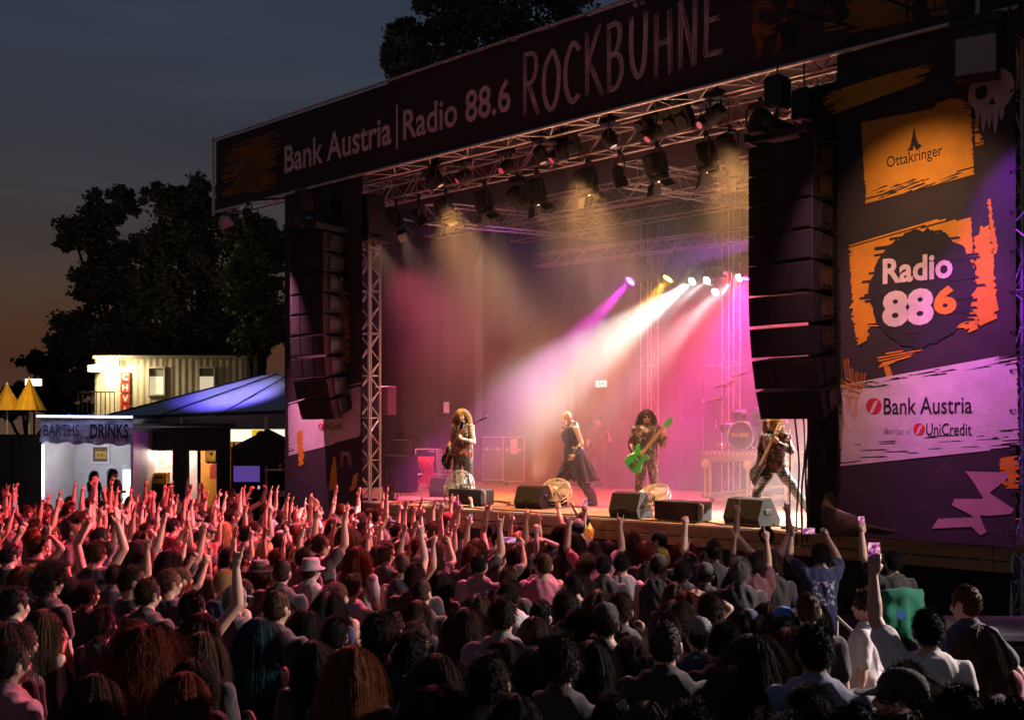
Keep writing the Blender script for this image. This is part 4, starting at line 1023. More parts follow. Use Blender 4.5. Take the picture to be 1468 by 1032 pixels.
# drum riser and kit
v_r = 4.6; t0 = TZ(1004, 700, v_r)[0]; ztop = TZ(1004, 647, v_r)[1]
root = stage_thing("drum_riser", "pale drum riser with round medallions on its legs and a studded top edge", "riser", t0, v_r, D)
m = MB(); hr = ztop - D; wr = 2.6
brass = pm("pale_brass", (.50, .40, .28), .4, .2, 6, metal=.3); riserm = pm("riser_board", (.22, .17, .15), .6, .2, 4)
m.box((wr / 2, .9, hr - .10), (wr, 1.8, .20), bev=.01); m.build("platform", riserm, root)
m = MB(); [m.ell((x, -.012, hr - .04), (.02, .012, .02), 6) for x in np.arange(.05, wr, .1)]; m.build("stud", brass, root)
for x in (.14, 1.08, 1.9, 2.5):
    m = MB(); [m.box((x + dx, .06, (hr - .2) / 2 + .06), (.045, .06, hr - .32), bev=.008) for dx in (-.05, .05)]; lg = m.build("leg", brass, root)
    m = MB(); m.lathe([(.001, .05), (.07, .045), (.10, .02), (.10, 0)], 16, M=Matrix.Translation((x, -.01, hr - .25)) @ Matrix.Rotation(math.pi / 2, 4, 'X')); m.build("medallion", brass, lg)
m = MB(); m.box((wr / 2, .1, .14), (wr, .12, .10), bev=.01); m.tube((.2, .06, .16), (2.0, .06, .42), .035); m.build("lower_rail", riserm, root)
for x in (.2, 1.3, 2.4):
    m = MB(); m.tube((x - .025, .12, .055), (x + .025, .12, .055), .055, n=12); m.build("caster", rubber, root)
kt, kz = TZ(1069, 624, v_r + .5)
root = stage_thing("drum_kit", "drum kit with a dark bass drum lettered in yellow, cymbals on stands", "drum kit", kt, v_r + .5, D + hr)
shell = pm("drum_shell", (.05, .035, .04), .25, .15, 5); head_ = pm("dark_drumhead", (.035, .025, .03), .35, .15, 5); chrome = pm("chrome", (.7, .68, .66), .2, .05, 5, metal=.9)
Mx = Matrix.Translation((0, 0, .31)) @ Matrix.Rotation(math.pi / 2, 4, 'X')
m = MB(); m.lathe([(.29, .2), (.30, .19), (.30, -.2), (.29, -.2)], 28, M=Mx); bd = m.build("bass_drum", shell, root)
m = MB(); m.lathe([(.001, .207), (.27, .205)], 28, M=Mx); m.build("drumhead", head_, bd)
m = MB(); m.lathe([(.275, .20), (.305, .20), (.305, .225), (.275, .225), (.275, .2)], 28, M=Mx); m.build("hoop", chrome, bd)
put_mesh(text_mesh("PRO-MARK", .40, .085, .02), "lettering", pm("yellow_lettering", (.65, .42, .03), .6, .1, 5), bd, (-.2, -.212, .29))
for sx in (-1, 1):
    m = MB(); m.tube((sx * .22, -.15, .12), (sx * .38, -.3, 0), .014); m.build("spur", chrome, bd)
for x, y, z, rr, hh in ((-.25, .2, .72, .15, .22), (.2, .2, .74, .16, .24), (.62, .3, .45, .2, .4), (-.62, .35, .5, .18, .15)):
    m = MB(); m.lathe([(rr, -hh / 2), (rr, hh / 2), (.001, hh / 2)], 18, M=Matrix.Translation((x, y, z)) @ Matrix.Rotation(.25, 4, 'X')); m.tube((x, y, z - hh / 2), (x, y + .1, 0), .012); m.build("tom_drum", shell, root)
for x, y, z, rr in ((-.75, .1, 1.05, .2), (-.45, -.05, 1.35, .22), (.5, -.05, 1.4, .24), (.9, .1, 1.15, .25), (-.1, .0, 1.55, .2)):
    m = MB(); m.lathe([(rr, 0), (rr * .3, .02), (.04, .045), (.001, .05)], 20, M=Matrix.Translation((x, y, z)) @ Matrix.Rotation(R(20 if x > 0 else -18), 4, 'Y')); cyb = m.build("cymbal", pm("cymbal_bronze", (.55, .40, .2), .3, .1, 6, metal=.8), root)
    m = MB(); m.tube((x, y, z), (x, y + .02, .35), .010); [m.tube((x, y + .02, .38), (x + .22 * math.cos(a), y + .02 + .22 * math.sin(a), 0), .008, n=5) for a in (0, 2.1, 4.2)]; m.build("cymbal_stand", chrome, root)
m = MB(); m.tube((-1.1, .2, 0), (-1.1, .2, 2.0), .02); m.tube((1.3, .2, 0), (1.3, .2, 2.0), .02); m.tube((-1.1, .2, 1.75), (1.3, .2, 1.75), .02)
for k in range(5): m.tube((-.9 + k * .45, .2, 1.75), (-1.1 + k * .45, .0, 1.5 + .1 * (k % 2)), .009)
m.build("drum_rack", chrome, root)
# exit sign, notices
t_, z_ = TZ(862, 550, 7.5); root = stage_thing("exit_sign", "small white illuminated emergency exit sign floating in the pink haze", "sign", t_, 7.5, z_)
m = MB(); m.box((0, 0, 0), (.32, .06, .16), bev=.01); m.build("light_box", pm("exit_sign_face", (.8, .8, .8), .5, 0, emit=(1, .88, .85), estr=1.0), root)
m = MB(); m.sheet([(-.05, -.055), (-.02, -.055), (-.02, .055), (-.05, .055)], -.034); disc(m, (.05, 0), .03, .035, -.034); m.sheet([(.09, -.03), (.12, -.03), (.12, .02), (.09, .02)], -.034); m.build("pictogram", pm("green_pictogram", (.03, .12, .05), .6, 0), root)
m = MB(); m.tube((0, 0, .08), (0, 0, 8.2 - z_), .008, n=5); m.build("hanger", blackmetal, root)
t_, z_ = TZ(640, 584, 5.4); root = stage_thing("paper_notice", "pale pink paper notice on a stand left of the blond guitarist's head", "notice", t_, 5.4, z_)
m = MB(); m.box((0, 0, 0), (.2, .012, .28)); m.build("sheet_of_paper", whitep, root)
m = MB(); m.tube((0, .02, .1), (0, .02, D - z_), .012); m.build("stand", blackmetal, root)
def mic_stand(t_, v_, label, h=1.55, boom=None, lean=0.0):
    root = stage_thing("microphone_stand", label, "microphone stand", t_, v_, D)
    m = MB(); m.tube((0, 0, .02), (lean, 0, h), .011); m.build("pole", blackmetal, root)
    m = MB(); m.lathe([(.13, 0), (.13, .015), (.03, .03), (.015, .06)], 16); m.build("base", blackmetal, root)
    if boom:
        m = MB(); m.tube((lean, 0, h), (boom[0] * .85, boom[1] * .85, boom[2]), .009); m.build("boom", blackmetal, root)
        e = Vector(boom); d = (e - Vector((lean, 0, h))).normalized(); m = MB(); m.tube(e - d * .13, e, .011, .014); m.ell(e + d * .02, (.024, .024, .024), 8); m.build("microphone", blackmetal, root)
t_, v_ = on_deck(650, 722); root = stage_thing("water_bottle", "clear water bottle standing before the monitor box of the blond guitarist", "bottle", t_, v_ - .02, D)
m = MB(); m.lathe([(.033, 0), (.035, .01), (.035, .07), (.031, .09), (.035, .11), (.035, .16), (.015, .20), (.013, .215)], 14); m.build("body", pm("bottle_plastic", (.6, .6, .65), .15, 0), root)
m = MB(); m.lathe([(.016, .214), (.016, .235), (.001, .235)], 12); m.build("cap", redp, root)
# ================================================================== people
SK = [pm("skin_fair", (.52, .33, .25), .55, .12, 9), pm("skin_tan", (.40, .24, .17), .55, .12, 9), pm("skin_brown", (.22, .12, .08), .55, .12, 9)]
eyem = pm("eye_dark", (.02, .015, .012), .2, 0); lipm = pm("lip", (.34, .13, .11), .5, .1)
HAIRC = dict(black=(.024, .020, .020), dark_brown=(.042, .027, .019), brown=(.065, .036, .02), light_brown=(.11, .068, .04), blond=(.62, .43, .20), red=(.15, .028, .011), orange=(.26, .085, .025), teal=(.014, .085, .11), grey=(.22, .21, .20), pink=(.55, .05, .32), bleached=(.55, .42, .25))
HAIRM = {k: pm("hair_" + k, tuple(q * .8 for q in c), .58, .4, 30, stretch=(6, 6, .7), spec=.13, bump=.5, bscale=40) for k, c in HAIRC.items()}
def shirt_mat(name, col, printed=None):
    m = pm("fabric_" + name, col, .9, .18, 6, bump=.35, bscale=16, sheen=.25)
    if printed and "print_done" not in m:
        m["print_done"] = 1
        n = m.node_tree.nodes; l = m.node_tree.links; b = n["Principled BSDF"]
        tc = n.new("ShaderNodeTexCoord"); sp = n.new("ShaderNodeSeparateXYZ"); l.new(tc.outputs["Object"], sp.inputs[0])
        def mt(op, a, b2):
            x = n.new("ShaderNodeMath"); x.operation = op
            for i, q in enumerate((a, b2)):
                if isinstance(q, (int, float)): x.inputs[i].default_value = q
                else: l.new(q, x.inputs[i])
            return x.outputs[0]
        ax = mt('ABSOLUTE', sp.outputs[0], 0); inx = mt('LESS_THAN', ax, .12)
        az = mt('ABSOLUTE', mt('SUBTRACT', sp.outputs[2], 1.24), 0); inz = mt('LESS_THAN', az, .13)
        t = n.new("ShaderNodeTexNoise"); t.inputs["Scale"].default_value = 26; t.inputs["Detail"].default_value = 4; l.new(tc.outputs["Object"], t.inputs["Vector"])
        msk = mt('MULTIPLY', mt('MULTIPLY', inx, inz), mt('GREATER_THAN', t.outputs[0], .54))
        x = n.new("ShaderNodeMix"); x.data_type = 'RGBA'; src = b.inputs["Base Color"].links[0].from_socket
        l.new(msk, x.inputs[0]); l.new(src, x.inputs[6]); x.inputs[7].default_value = (*printed, 1); l.new(x.outputs[2], b.inputs["Base Color"])
    return m
SHIRT = dict(black=shirt_mat("black", (.021, .020, .022)), printed_black=shirt_mat("printed_black", (.021, .021, .022), (.4, .38, .36)), charcoal=shirt_mat("charcoal", (.05, .049, .054)), white=shirt_mat("white", (.55, .53, .54)), grey=shirt_mat("grey", (.22, .21, .22)),
    red=shirt_mat("red", (.22, .02, .03)), maroon=shirt_mat("maroon", (.08, .012, .018)), navy=shirt_mat("navy", (.02, .03, .085)), printed_navy=shirt_mat("printed_navy", (.025, .035, .11), (.45, .42, .5)), olive=shirt_mat("olive", (.05, .055, .025)), denim=shirt_mat("denim", (.22, .26, .36)), pink=shirt_mat("pink", (.45, .14, .2)), yellow=shirt_mat("yellow", (.55, .40, .03)), hi_vis=shirt_mat("hi_vis", (.50, .62, .05)), blue=shirt_mat("blue", (.02, .12, .45)), green=shirt_mat("green", (.005, .17, .09)))
TROU = [pm("jeans_dark", (.025, .03, .05), .9, .25, 9), pm("trousers_black", (.013, .013, .014), .85, .2, 9), pm("shorts_khaki", (.16, .13, .09), .9, .2, 9)]
shoem = pm("shoe_black", (.015, .014, .014), .55, .2, 12)
leather = pm("black_leather", (.014, .013, .013), .34, .25, 14, bump=.5, bscale=26)

V3 = lambda *a: Vector(a)
def hand(mb, w, d, n, thumb, g):
    """wrist w, hand direction d, palm normal n, thumb: unit side vector; g: gesture"""
    d = d.normalized(); n = (n - d * n.dot(d)).normalized(); s = d.cross(n)
    if s.dot(thumb) < 0: s = -s
    kn = []
    for i, (o, L) in enumerate(((.030, .086), (.010, .090), (-.010, .086), (-.028, .078))):
        k = w + d * L + s * o; kn.append(k); mb.cap(w + s * o * .55 + d * .01, k, .015, .0125, 8)
    mb.ell(w + d * .045, (.030,) * 3, 8)
    curl = dict(open=(8, 8, 8, 12), fist=(80, 82, 84, 84), horns=(4, 82, 84, 6), point=(4, 80, 84, 84), grip=(52, 54, 56, 58), relax=(22, 28, 32, 36), clap=(5, 5, 5, 5), cup=(38, 40, 42, 46))[g]
    for i, L in enumerate((.074, .082, .076, .060)):
        p = kn[i]; ang = 0.0; fan_ = (.10, .03, -.03, -.12)[i] if g in ("open", "horns") else (.03, 0, 0, -.03)[i]
        for seg, q in enumerate((.44, .32, .24)):
            ang += R(curl[i]) * (1.0 if seg else .95)
            a2 = min(ang, R(235)); dd = d * math.cos(a2) + n * math.sin(a2) + s * fan_ * math.cos(a2)
            e = p + dd.normalized() * L * q; mb.cap(p, e, .0108 - seg * .0006, .0104 - seg * .0008, 7); p = e
    b = w + d * .025 + s * .026
    if g in ("fist", "horns", "point", "grip", "cup"): k = b + (d * .6 + s * .35 + n * .45).normalized() * .042; e = k + (d * .35 - s * .5 + n * .55).normalized() * .034
    else: k = b + (d * .6 + s * .75 + n * .15).normalized() * .042; e = k + (d * .85 + s * .35).normalized() * .032
    mb.cap(b, k, .0135, .0115, 8); mb.cap(k, e, .011, .009, 8)
    return w + d * .085 + n * .03
def make_person(arms, male=True, shirt='tee', legs=None, warp=None, voxel=.009, trousers='long', coat=False):
    """arms: {side: (upper dir, forearm dir, hand dir, palm normal, gesture)}; x of every vector is outward"""
    sx = .185 if male else .160; body = MB(); sh = MB(); tr = MB(); out = {}
    # head
    body.ell((0, 0, 1.648), (.075, .094, .104), 14); body.ell((0, .030, 1.588), (.055, .064, .070), 12); body.ell((0, .066, 1.546), (.026, .024, .022), 8)
    body.cap((0, .090, 1.640), (0, .108, 1.606), .010, .0145, 7); body.ell((0, .078, 1.664), (.052, .022, .013), 8); body.ell((0, .088, 1.572), (.026, .014, .011), 8)
    for s in (-1, 1):
        body.ell((s * .077, -.008, 1.622), (.011, .024, .033), 8); body.ell((s * .04, .066, 1.60), (.026, .024, .026), 8)
    body.cap((0, -.022, 1.42), (0, -.004, 1.57), .058 if male else .050, .052 if male else .045, 12)
    if male: rows = [(.80, .155, .112, 0), (.92, .162, .118, 0), (1.03, .150, .106, 0), (1.13, .150, .104, .005), (1.26, .172, .116, .005), (1.36, .182, .112, -.002), (1.43, .162, .092, -.012), (1.47, .118, .074, -.018), (1.505, .080, .062, -.018), (1.53, .058, .056, -.014)]
    else: rows = [(.80, .165, .118, 0), (.92, .170, .120, 0), (1.03, .138, .098, 0), (1.12, .130, .094, .004), (1.24, .152, .118, .016), (1.34, .158, .110, .006), (1.42, .142, .085, -.01), (1.46, .100, .068, -.016), (1.495, .068, .056, -.016), (1.52, .050, .050, -.014)]
    body.loft(rows, 18); g_ = .019
    sh.loft([(z - (.0 if i else -.04), rx + g_ + (.012 if z < 1.2 else 0), ry + g_ + (.01 if z < 1.2 else 0), y) for i, (z, rx, ry, y) in enumerate(rows[:-1])] , 18)
    if shirt == 'long' or shirt == 'tee': sh.cap((0, -.018, 1.44), (0, -.017, 1.492), .082 if male else .07, .066 if male else .058, 12)
    for s in (-1, 1):
        ud, fd, hd, pn, g = arms[s]; mx = lambda v: Vector((v[0] * s, v[1], v[2])).normalized()
        ud, fd, hd, pn = mx(ud), mx(fd), mx(hd), mx(pn)
        up = max(0, ud.z); a = Vector((s * (sx - .03 * up), -.01, 1.405 + .055 * up))
        k = .94 if not male else 1.0
        e = a + ud * .285 * k; w = e + fd * .255 * k
        body.ell(a, (.058 * k,) * 3, 10); body.cap(a, e, .052 * k, .041 * k, 10); body.cap(e, e.lerp(w, .35), .042 * k, .043 * k, 10); body.cap(e.lerp(w, .35), w, .042 * k, .026 * k, 10)
        th = Vector((-s, 0, 0)) if abs(hd.x) < .8 else Vector((0, 0, 1))
        tdir = hd.cross(pn) * s   # right hand, palm forward and fingers up: the thumb points inward
        out[s] = hand(body, w, hd, pn, tdir, g); out[(s, 'w')] = w.copy(); out[(s, 'e')] = e.copy()
        if shirt in ('tee', 'long'):
            sh.ell(a, (.072 * k,) * 3, 10)
            m_ = a.lerp(e, .62) if shirt == 'tee' else e; sh.cap(a, m_, .068 * k, .066 * k if shirt == 'tee' else .056 * k, 10)
            if shirt == 'long': sh.cap(e, e.lerp(w, .93), .056 * k, .040 * k, 10)
        else: sh.cap(Vector((s * (sx - .06), -.02, 1.33)), Vector((s * (sx - .075), -.015, 1.43)), .045, .032, 8)
    lg = legs or {1: ((.10, .015, .50), (.105, -.02, .085), .1), -1: ((.10, .015, .50), (.105, -.02, .085), .1)}
    so = MB()
    for s in (-1, 1):
        kn, an, toe = lg[s]; hip = Vector((s * .09, 0, .88)); kn = Vector((kn[0] * s, kn[1], kn[2])); an = Vector((an[0] * s, an[1], an[2]))
        body.cap(hip, kn, .085, .056, 12); body.cap(kn, kn.lerp(an, .35), .054, .056, 12); body.cap(kn.lerp(an, .35), an, .056, .038, 12)
        td = Vector((s * toe, 1, 0)).normalized(); sole = an.z - .085
        f0 = Vector((an.x, an.y, sole + .045)) - td * .035; f1 = Vector((an.x, an.y, sole + .035)) + td * .15
        body.cap(f0, f1, .040, .030, 8)
        so.cap(f0 + V3(0, 0, .005), f1, .050, .038, 10); so.cap(Vector((an.x, an.y, sole + .05)), an + V3(0, 0, .03), .052, .05, 10)
        q = 1.0 if trousers == 'long' else .93
        if trousers == 'long':
            tr.cap(hip, kn, .098, .070, 12); tr.cap(kn, an.lerp(kn, .06), .070, .056, 12)
        else: tr.cap(hip, kn.lerp(hip, .08), .102, .088, 12)
    tr.loft([(.80, .155, .118, 0), (.90, .176 if male else .182, .130, 0), (1.0, .160 if male else .152, .116, 0), (1.03, .154 if male else .146, .11, 0)], 18)
    W_ = warp or (lambda p: p)
    def fin(mb, vox, it):
        me = remesh(mb, vox, it)
        co = np.empty(len(me.vertices) * 3); me.vertices.foreach_get("co", co); co = co.reshape(-1, 3); return me, co
    me, co = fin(body, voxel, 2)
    ce = np.empty(len(me.polygons) * 3); me.polygons.foreach_get("center", ce); ce = ce.reshape(-1, 3)
    ax = np.abs(ce[:, 0]); mi = np.zeros(len(ce), dtype=np.int32)
    mi[(np.abs(ax - .032) < .017) & (np.abs(ce[:, 2] - 1.638) < .008) & (ce[:, 1] > .055)] = 1
    mi[(np.abs(ax - .034) < .022) & (np.abs(ce[:, 2] - 1.662) < .006) & (ce[:, 1] > .06)] = 1
    mi[(ax < .024) & (np.abs(ce[:, 2] - 1.571) < .008) & (ce[:, 1] > .07)] = 2
    for m in (SK[0], eyem, lipm): me.materials.append(m)
    me.polygons.foreach_set("material_index", mi)
    res = {'body': me, 'hands': out}
    def setco(me, co):
        if warp: me.vertices.foreach_set("co", np.array([W_(Vector(p))[:] for p in co]).ravel()); me.update()
    setco(me, co)
    for nm, mb, vx, it, mt in (('shirt', sh, .016, 3, SHIRT['black']), ('trousers', tr, .018, 3, TROU[0]), ('shoes', so, .014, 2, shoem)):
        m2, c2 = fin(mb, vx, it); m2.materials.append(mt)
        if nm in ('shirt', 'trousers'):
            nn = np.empty(len(m2.vertices) * 3); m2.vertices.foreach_get("normal", nn); nn = nn.reshape(-1, 3); sd = len(PROTO) * 3.1
            dsp = [.016 * noise.noise(Vector((a * 7 + sd, b * 7, c * 4 + a * 3))) + .011 * (1 - 2 * abs(noise.noise(Vector((a * 11, b * 11 + sd, c * 6 + a * 9))))) for a, b, c in c2]
            c2 = c2 + nn * np.array(dsp)[:, None]; m2.vertices.foreach_set("co", c2.ravel()); m2.update()
        res[nm] = m2; setco(m2, c2)
    if warp:
        for k in list(out): out[k] = W_(out[k])
    return res

# ---- hair
HC = Vector((0, 0, 1.648)); HR = Vector((.075, .094, .104))
def make_hair(style, seed=0, warp=None):
    r = random.Random(seed); mb = MB()
    P = dict(short=dict(n=1200, L=(.02, .045), w=.0020, st=3, g=.2, vol=1.02, curl=.2), buzz=dict(n=500, L=(.005, .010), w=.004, st=2, g=0, vol=1.01, curl=.1),
             messy=dict(n=1400, L=(.03, .06), w=.0020, st=5, g=.30, vol=1.04, curl=.45), bob=dict(n=1300, L=(.22, .30), w=.0014, st=9, g=.8, vol=1.06, curl=.10),
             long=dict(n=1500, L=(.40, .58), w=.0014, st=11, g=.9, vol=1.03, curl=.10), wavy=dict(n=1400, L=(.42, .60), w=.0016, st=13, g=.8, vol=1.06, curl=.36),
             curly=dict(n=1200, L=(.06, .10), w=.0024, st=7, g=.15, vol=1.08, curl=.9), afro=dict(n=1700, L=(.09, .14), w=.0024, st=7, g=-.02, vol=1.15, curl=1.0),
             big=dict(n=1800, L=(.40, .55), w=.0017, st=13, g=.65, vol=1.07, curl=.40), pony=dict(n=800, L=(.10, .16), w=.0022, st=6, g=.2, vol=1.02, curl=.05),
             mohawk=dict(n=420, L=(.10, .15), w=.005, st=4, g=-.3, vol=1.02, curl=.1), dreads=dict(n=120, L=(.45, .6), w=.014, st=12, g=.9, vol=1.10, curl=.18))[style]
    # scalp
    vs = []; fs = []; nu, nv = 22, 12
    low = -.62 if style in ("long", "wavy", "bob", "big", "dreads") else -.74
    for j in range(nv + 1):
        for i in range(nu):
            a = 2 * math.pi * i / nu; z = 1 - (1 - low) * j / nv; c = math.sqrt(max(0, 1 - z * z)); y = c * math.sin(a)
            front = max(0, y) ; zmin = low + front ** 1.5 * (.42 - low)
            if low > -.9 and y < .3: zmin = max(zmin, -.25 + (low + .25) * min(1, max(0, (-y - .05) / .35)))
            if z < zmin: z = zmin; c = math.sqrt(max(0, 1 - z * z)); y = c * math.sin(a)
            k = 1.035 + .012 * r.random(); vs.append((HC.x + HR.x * k * c * math.cos(a), HC.y + HR.y * k * y, HC.z + HR.z * k * z))
    for j in range(nv):
        for i in range(nu): fs.append((j * nu + i, j * nu + (i + 1) % nu, (j + 1) * nu + (i + 1) % nu, (j + 1) * nu + i))
    mb.add(vs, fs, 0, True)
    if style in ('long', 'wavy', 'bob', 'big', 'dreads'):      # the body of the hair hanging under the loose strands
        q = P['vol']; zb = {'bob': 1.46, 'dreads': 1.30}.get(style, 1.26)
        rws = [(1.70, .073 * q, .090 * q, -.002), (1.65, .079 * q, .097 * q, -.006), (1.58, .080 * q, .094 * q, -.012), (1.51, .088 * q, .092 * q, -.020), (1.45, .098 * q, .104 * q, -.035), (1.36, .106 * q, .118 * q, -.040), (1.26, .098 * q, .112 * q, -.035)]
        rws = [w for w in rws if w[0] >= zb - .001]; vs = []; fs = []; na = 26
        for ri, (z, rx, ry, y0) in enumerate(rws):
            for i in range(na + 1):
                a = R(68 + 224 * i / na); zz = z + (r.uniform(-.05, .03) if ri == len(rws) - 1 else 0); k = 1 + .03 * noise.noise(Vector((i * .6, z * 6, seed)))
                vs.append((rx * k * math.sin(a), y0 + ry * k * math.cos(a), zz))
        for ri in range(len(rws) - 1):
            for i in range(na): b = ri * (na + 1) + i; fs.append((b, b + 1, b + na + 2, b + na + 1))
        mb.add(vs, fs, 0, True)
    longish = style in ("long", "wavy", "bob", "big", "dreads"); cnt = 0; part = r.choice((-.25, .1, .3))
    while cnt < P['n']:
        z = r.uniform(-.74 if not longish else -.55, 1); a = r.uniform(0, 2 * math.pi); c = math.sqrt(1 - z * z); d = Vector((c * math.cos(a), c * math.sin(a), z))
        if not longish and d.z < -.25 + (-.49) * min(1, max(0, (-d.y - .05) / .35)): continue
        if d.y > .35 and d.z < .45 + .35 * (d.y - .35): continue
        if style == "mohawk" and (abs(d.x) > .2 or d.z < .0): continue
        cnt += 1
        p = HC + Vector((HR.x * d.x, HR.y * d.y, HR.z * d.z)) * 1.02; L = r.uniform(*P['L']); st = P['st']; step = L / st; pts = [p.copy()]
        if longish:
            gd_ = Vector((0, -.30, -1)); tg = gd_ - d * gd_.dot(d); sd = 1 if d.x > part * .12 else -1
            if d.y > .3: tg = Vector((sd * 1.0, -.55, -.35)); tg = tg - d * tg.dot(d)
            dirn = (tg.normalized() + d * .10 + Vector((sd * .55, -.2, 0)) * max(0, d.z) ** 2).normalized()
            if style == "big": dirn = (dirn + d * .25).normalized()
        elif style == "pony": dirn = (Vector((0, -1, .25)) + d * .2).normalized()
        elif style == "mohawk": dirn = d
        elif style in ("short", "messy", "buzz"):
            tg = Vector((r.gauss(0, .25) + d.x * .3, -.55 + r.gauss(0, .25), -.25 + .5 * max(0, d.y) + r.gauss(0, .2))); tg = tg - d * tg.dot(d)
            dirn = (tg * (1.0 if style == "short" else .7) + d * (.30 if style == "short" else .24)).normalized()
        else: dirn = (d + Vector((r.gauss(0, .35), r.gauss(.05, .35), r.gauss(.1, .3)))).normalized()
        ph = Vector((r.uniform(0, 50), r.uniform(0, 50), r.uniform(0, 50))); v_ = P['vol'] * r.uniform(.98, 1.08)
        for i in range(st):
            nz = Vector((noise.noise(ph + Vector((i * .55, 0, 0))), noise.noise(ph + Vector((0, i * .55, 0))), noise.noise(ph + Vector((0, 0, i * .55)))))
            dirn = (dirn + Vector((0, 0, -P['g'] * (.35 if i < 2 else .55))) + nz * P['curl']).normalized(); p = p + dirn * step
            q = Vector(((p.x - HC.x) / HR.x, (p.y - HC.y) / HR.y, (p.z - HC.z) / HR.z)); ln = q.length
            if p.z > 1.56 or True:
                if ln < v_ and p.z > 1.54: q *= v_ / ln; p = Vector((HC.x + q.x * HR.x, HC.y + q.y * HR.y, HC.z + q.z * HR.z))
            if p.z < 1.57:
                rx, ry = (.078, .070) if p.z > 1.47 else (.20, .125)
                if p.z < 1.50 and p.z > 1.44: f = (1.50 - p.z) / .06; rx = .078 + .122 * f; ry = .07 + .055 * f
                e = math.sqrt((p.x / rx) ** 2 + ((p.y + .012) / ry) ** 2)
                if e < 1:
                    if abs(p.y + .012) > .02 or p.y < 0: p.y = -.012 + (-1 if p.y < .03 else 1) * ry * math.sqrt(max(.02, 1 - min(1, (p.x / rx) ** 2))) + 0
                    else: p.x *= 1 / max(e, .2)
            if longish and p.y > .035 and abs(p.x) < .072 and p.z < 1.70: p.x = (1 if p.x > 0 else -1) * .074
            pts.append(p.copy())
        mb.path(pts, P['w'] * r.uniform(.7, 1.2), 3 if style != "dreads" else 5, r1=P['w'] * (.25 if style != "dreads" else .6))
    if style == "pony":
        b = Vector((0, -.10, 1.68))
        for k in range(90):
            o = Vector((r.gauss(0, .014), r.gauss(0, .01), r.gauss(0, .012))); pts = [b + o]
            for i in range(9):
                f = i / 8; pts.append(b + o * (1 + f * 1.6) + Vector((.02 * math.sin(k), -.05 * math.sin(f * 2.4) - .02, -.32 * f * f - .05 * f)))
            mb.path(pts, .007, 3, r1=.002)
    me = mb.mesh("hair", [HAIRM['brown']])
    if warp: me.vertices.foreach_set("co", np.array([warp(v.co)[:] for v in me.vertices]).ravel()); me.update()
    return me
def make_hat(kind):
    mb = MB()
    if kind == "cap":
        mb.loft([(HC.z + .005, .084, .104, -.004), (HC.z + .05, .081, .100, -.004), (HC.z + .085, .066, .082, -.004), (HC.z + .108, .038, .048, -.004), (HC.z + .117, .004, .004, -.004)], 20)
        vs = []; 
        for z in (0, .006):
            for i in range(13):
                a = math.pi * i / 12; vs.append((.080 * math.cos(a), .055 + .045 * math.sin(a) * .9, HC.z + .018 + z)); 
            for i in range(13):
                a = math.pi * i / 12; vs.append((.078 * math.cos(a), .085 + .10 * math.sin(a), HC.z + .010 + z - .012 * math.sin(a)))
        f = []
        for b in (0, 26): f += [(b + i, b + i + 1, b + 14 + i, b + 13 + i) for i in range(12)]
        f += [(13 + i, 14 + i, 40 + i, 39 + i) for i in range(12)]
        mb.add(vs, f, 0, True)
    elif kind == "bucket":
        mb.loft([(HC.z + .0, .135, .155, 0), (HC.z + .012, .134, .154, 0), (HC.z + .03, .088, .108, -.004), (HC.z + .09, .080, .098, -.004), (HC.z + .115, .070, .085, -.004), (HC.z + .118, .01, .01, 0)], 24)
    elif kind == "beanie":
        mb.loft([(HC.z - .03, .086, .106, -.012), (HC.z + .03, .088, .108, -.01), (HC.z + .08, .076, .096, -.012), (HC.z + .115, .05, .066, -.02), (HC.z + .13, .006, .01, -.03)], 24)
    return mb.mesh("hat", [SHIRT['black']])
# ---- the poses the crowd stands in
DOWN = ((.16, .02, -1), (.05, .28, -1), (0, .3, -1), (-1, 0, 0), 'relax')
FWD = ((.20, .15, -1), (-.45, .85, .15), (-.6, .75, .1), (0, -.4, -1), 'relax')
def UP(o=.25, f=.05, g='horns', fo=.0, pn=(0, 1, 0)): return ((o + .25, f + .35, .8), (fo - .10, .06, 1), (fo * .5 + .05, .12, 1), pn, g)
BENT = lambda g: ((.75, .35, .35), (-.05, .25, 1), (0, .1, 1), (0, 1, 0), g)
PHONE2 = ((.30, .62, .42), (-.28, .50, .85), (-.15, .35, 1), (-.9, .2, 0), 'grip')
PHONE1 = ((.22, .45, .62), (-.05, .30, 1), (-.1, .15, 1), (-.3, 1, 0), 'cup')
OVERCLAP = ((.42, .20, .85), (-.42, .10, .9), (-.1, .1, 1), (-1, .1, 0), 'clap')
OVERHEAD = ((.75, .10, .65), (-.85, .15, .45), (-.9, .1, .2), (0, .3, -1), 'relax')
HIP = ((.60, -.25, -.8), (-.75, .35, -.45), (-.6, .7, -.3), (-.3, -.6, -.7), 'relax')
CUP = ((.22, .22, -1), (-.05, .85, .55), (-.1, .6, .75), (-1, 0, .1), 'cup')
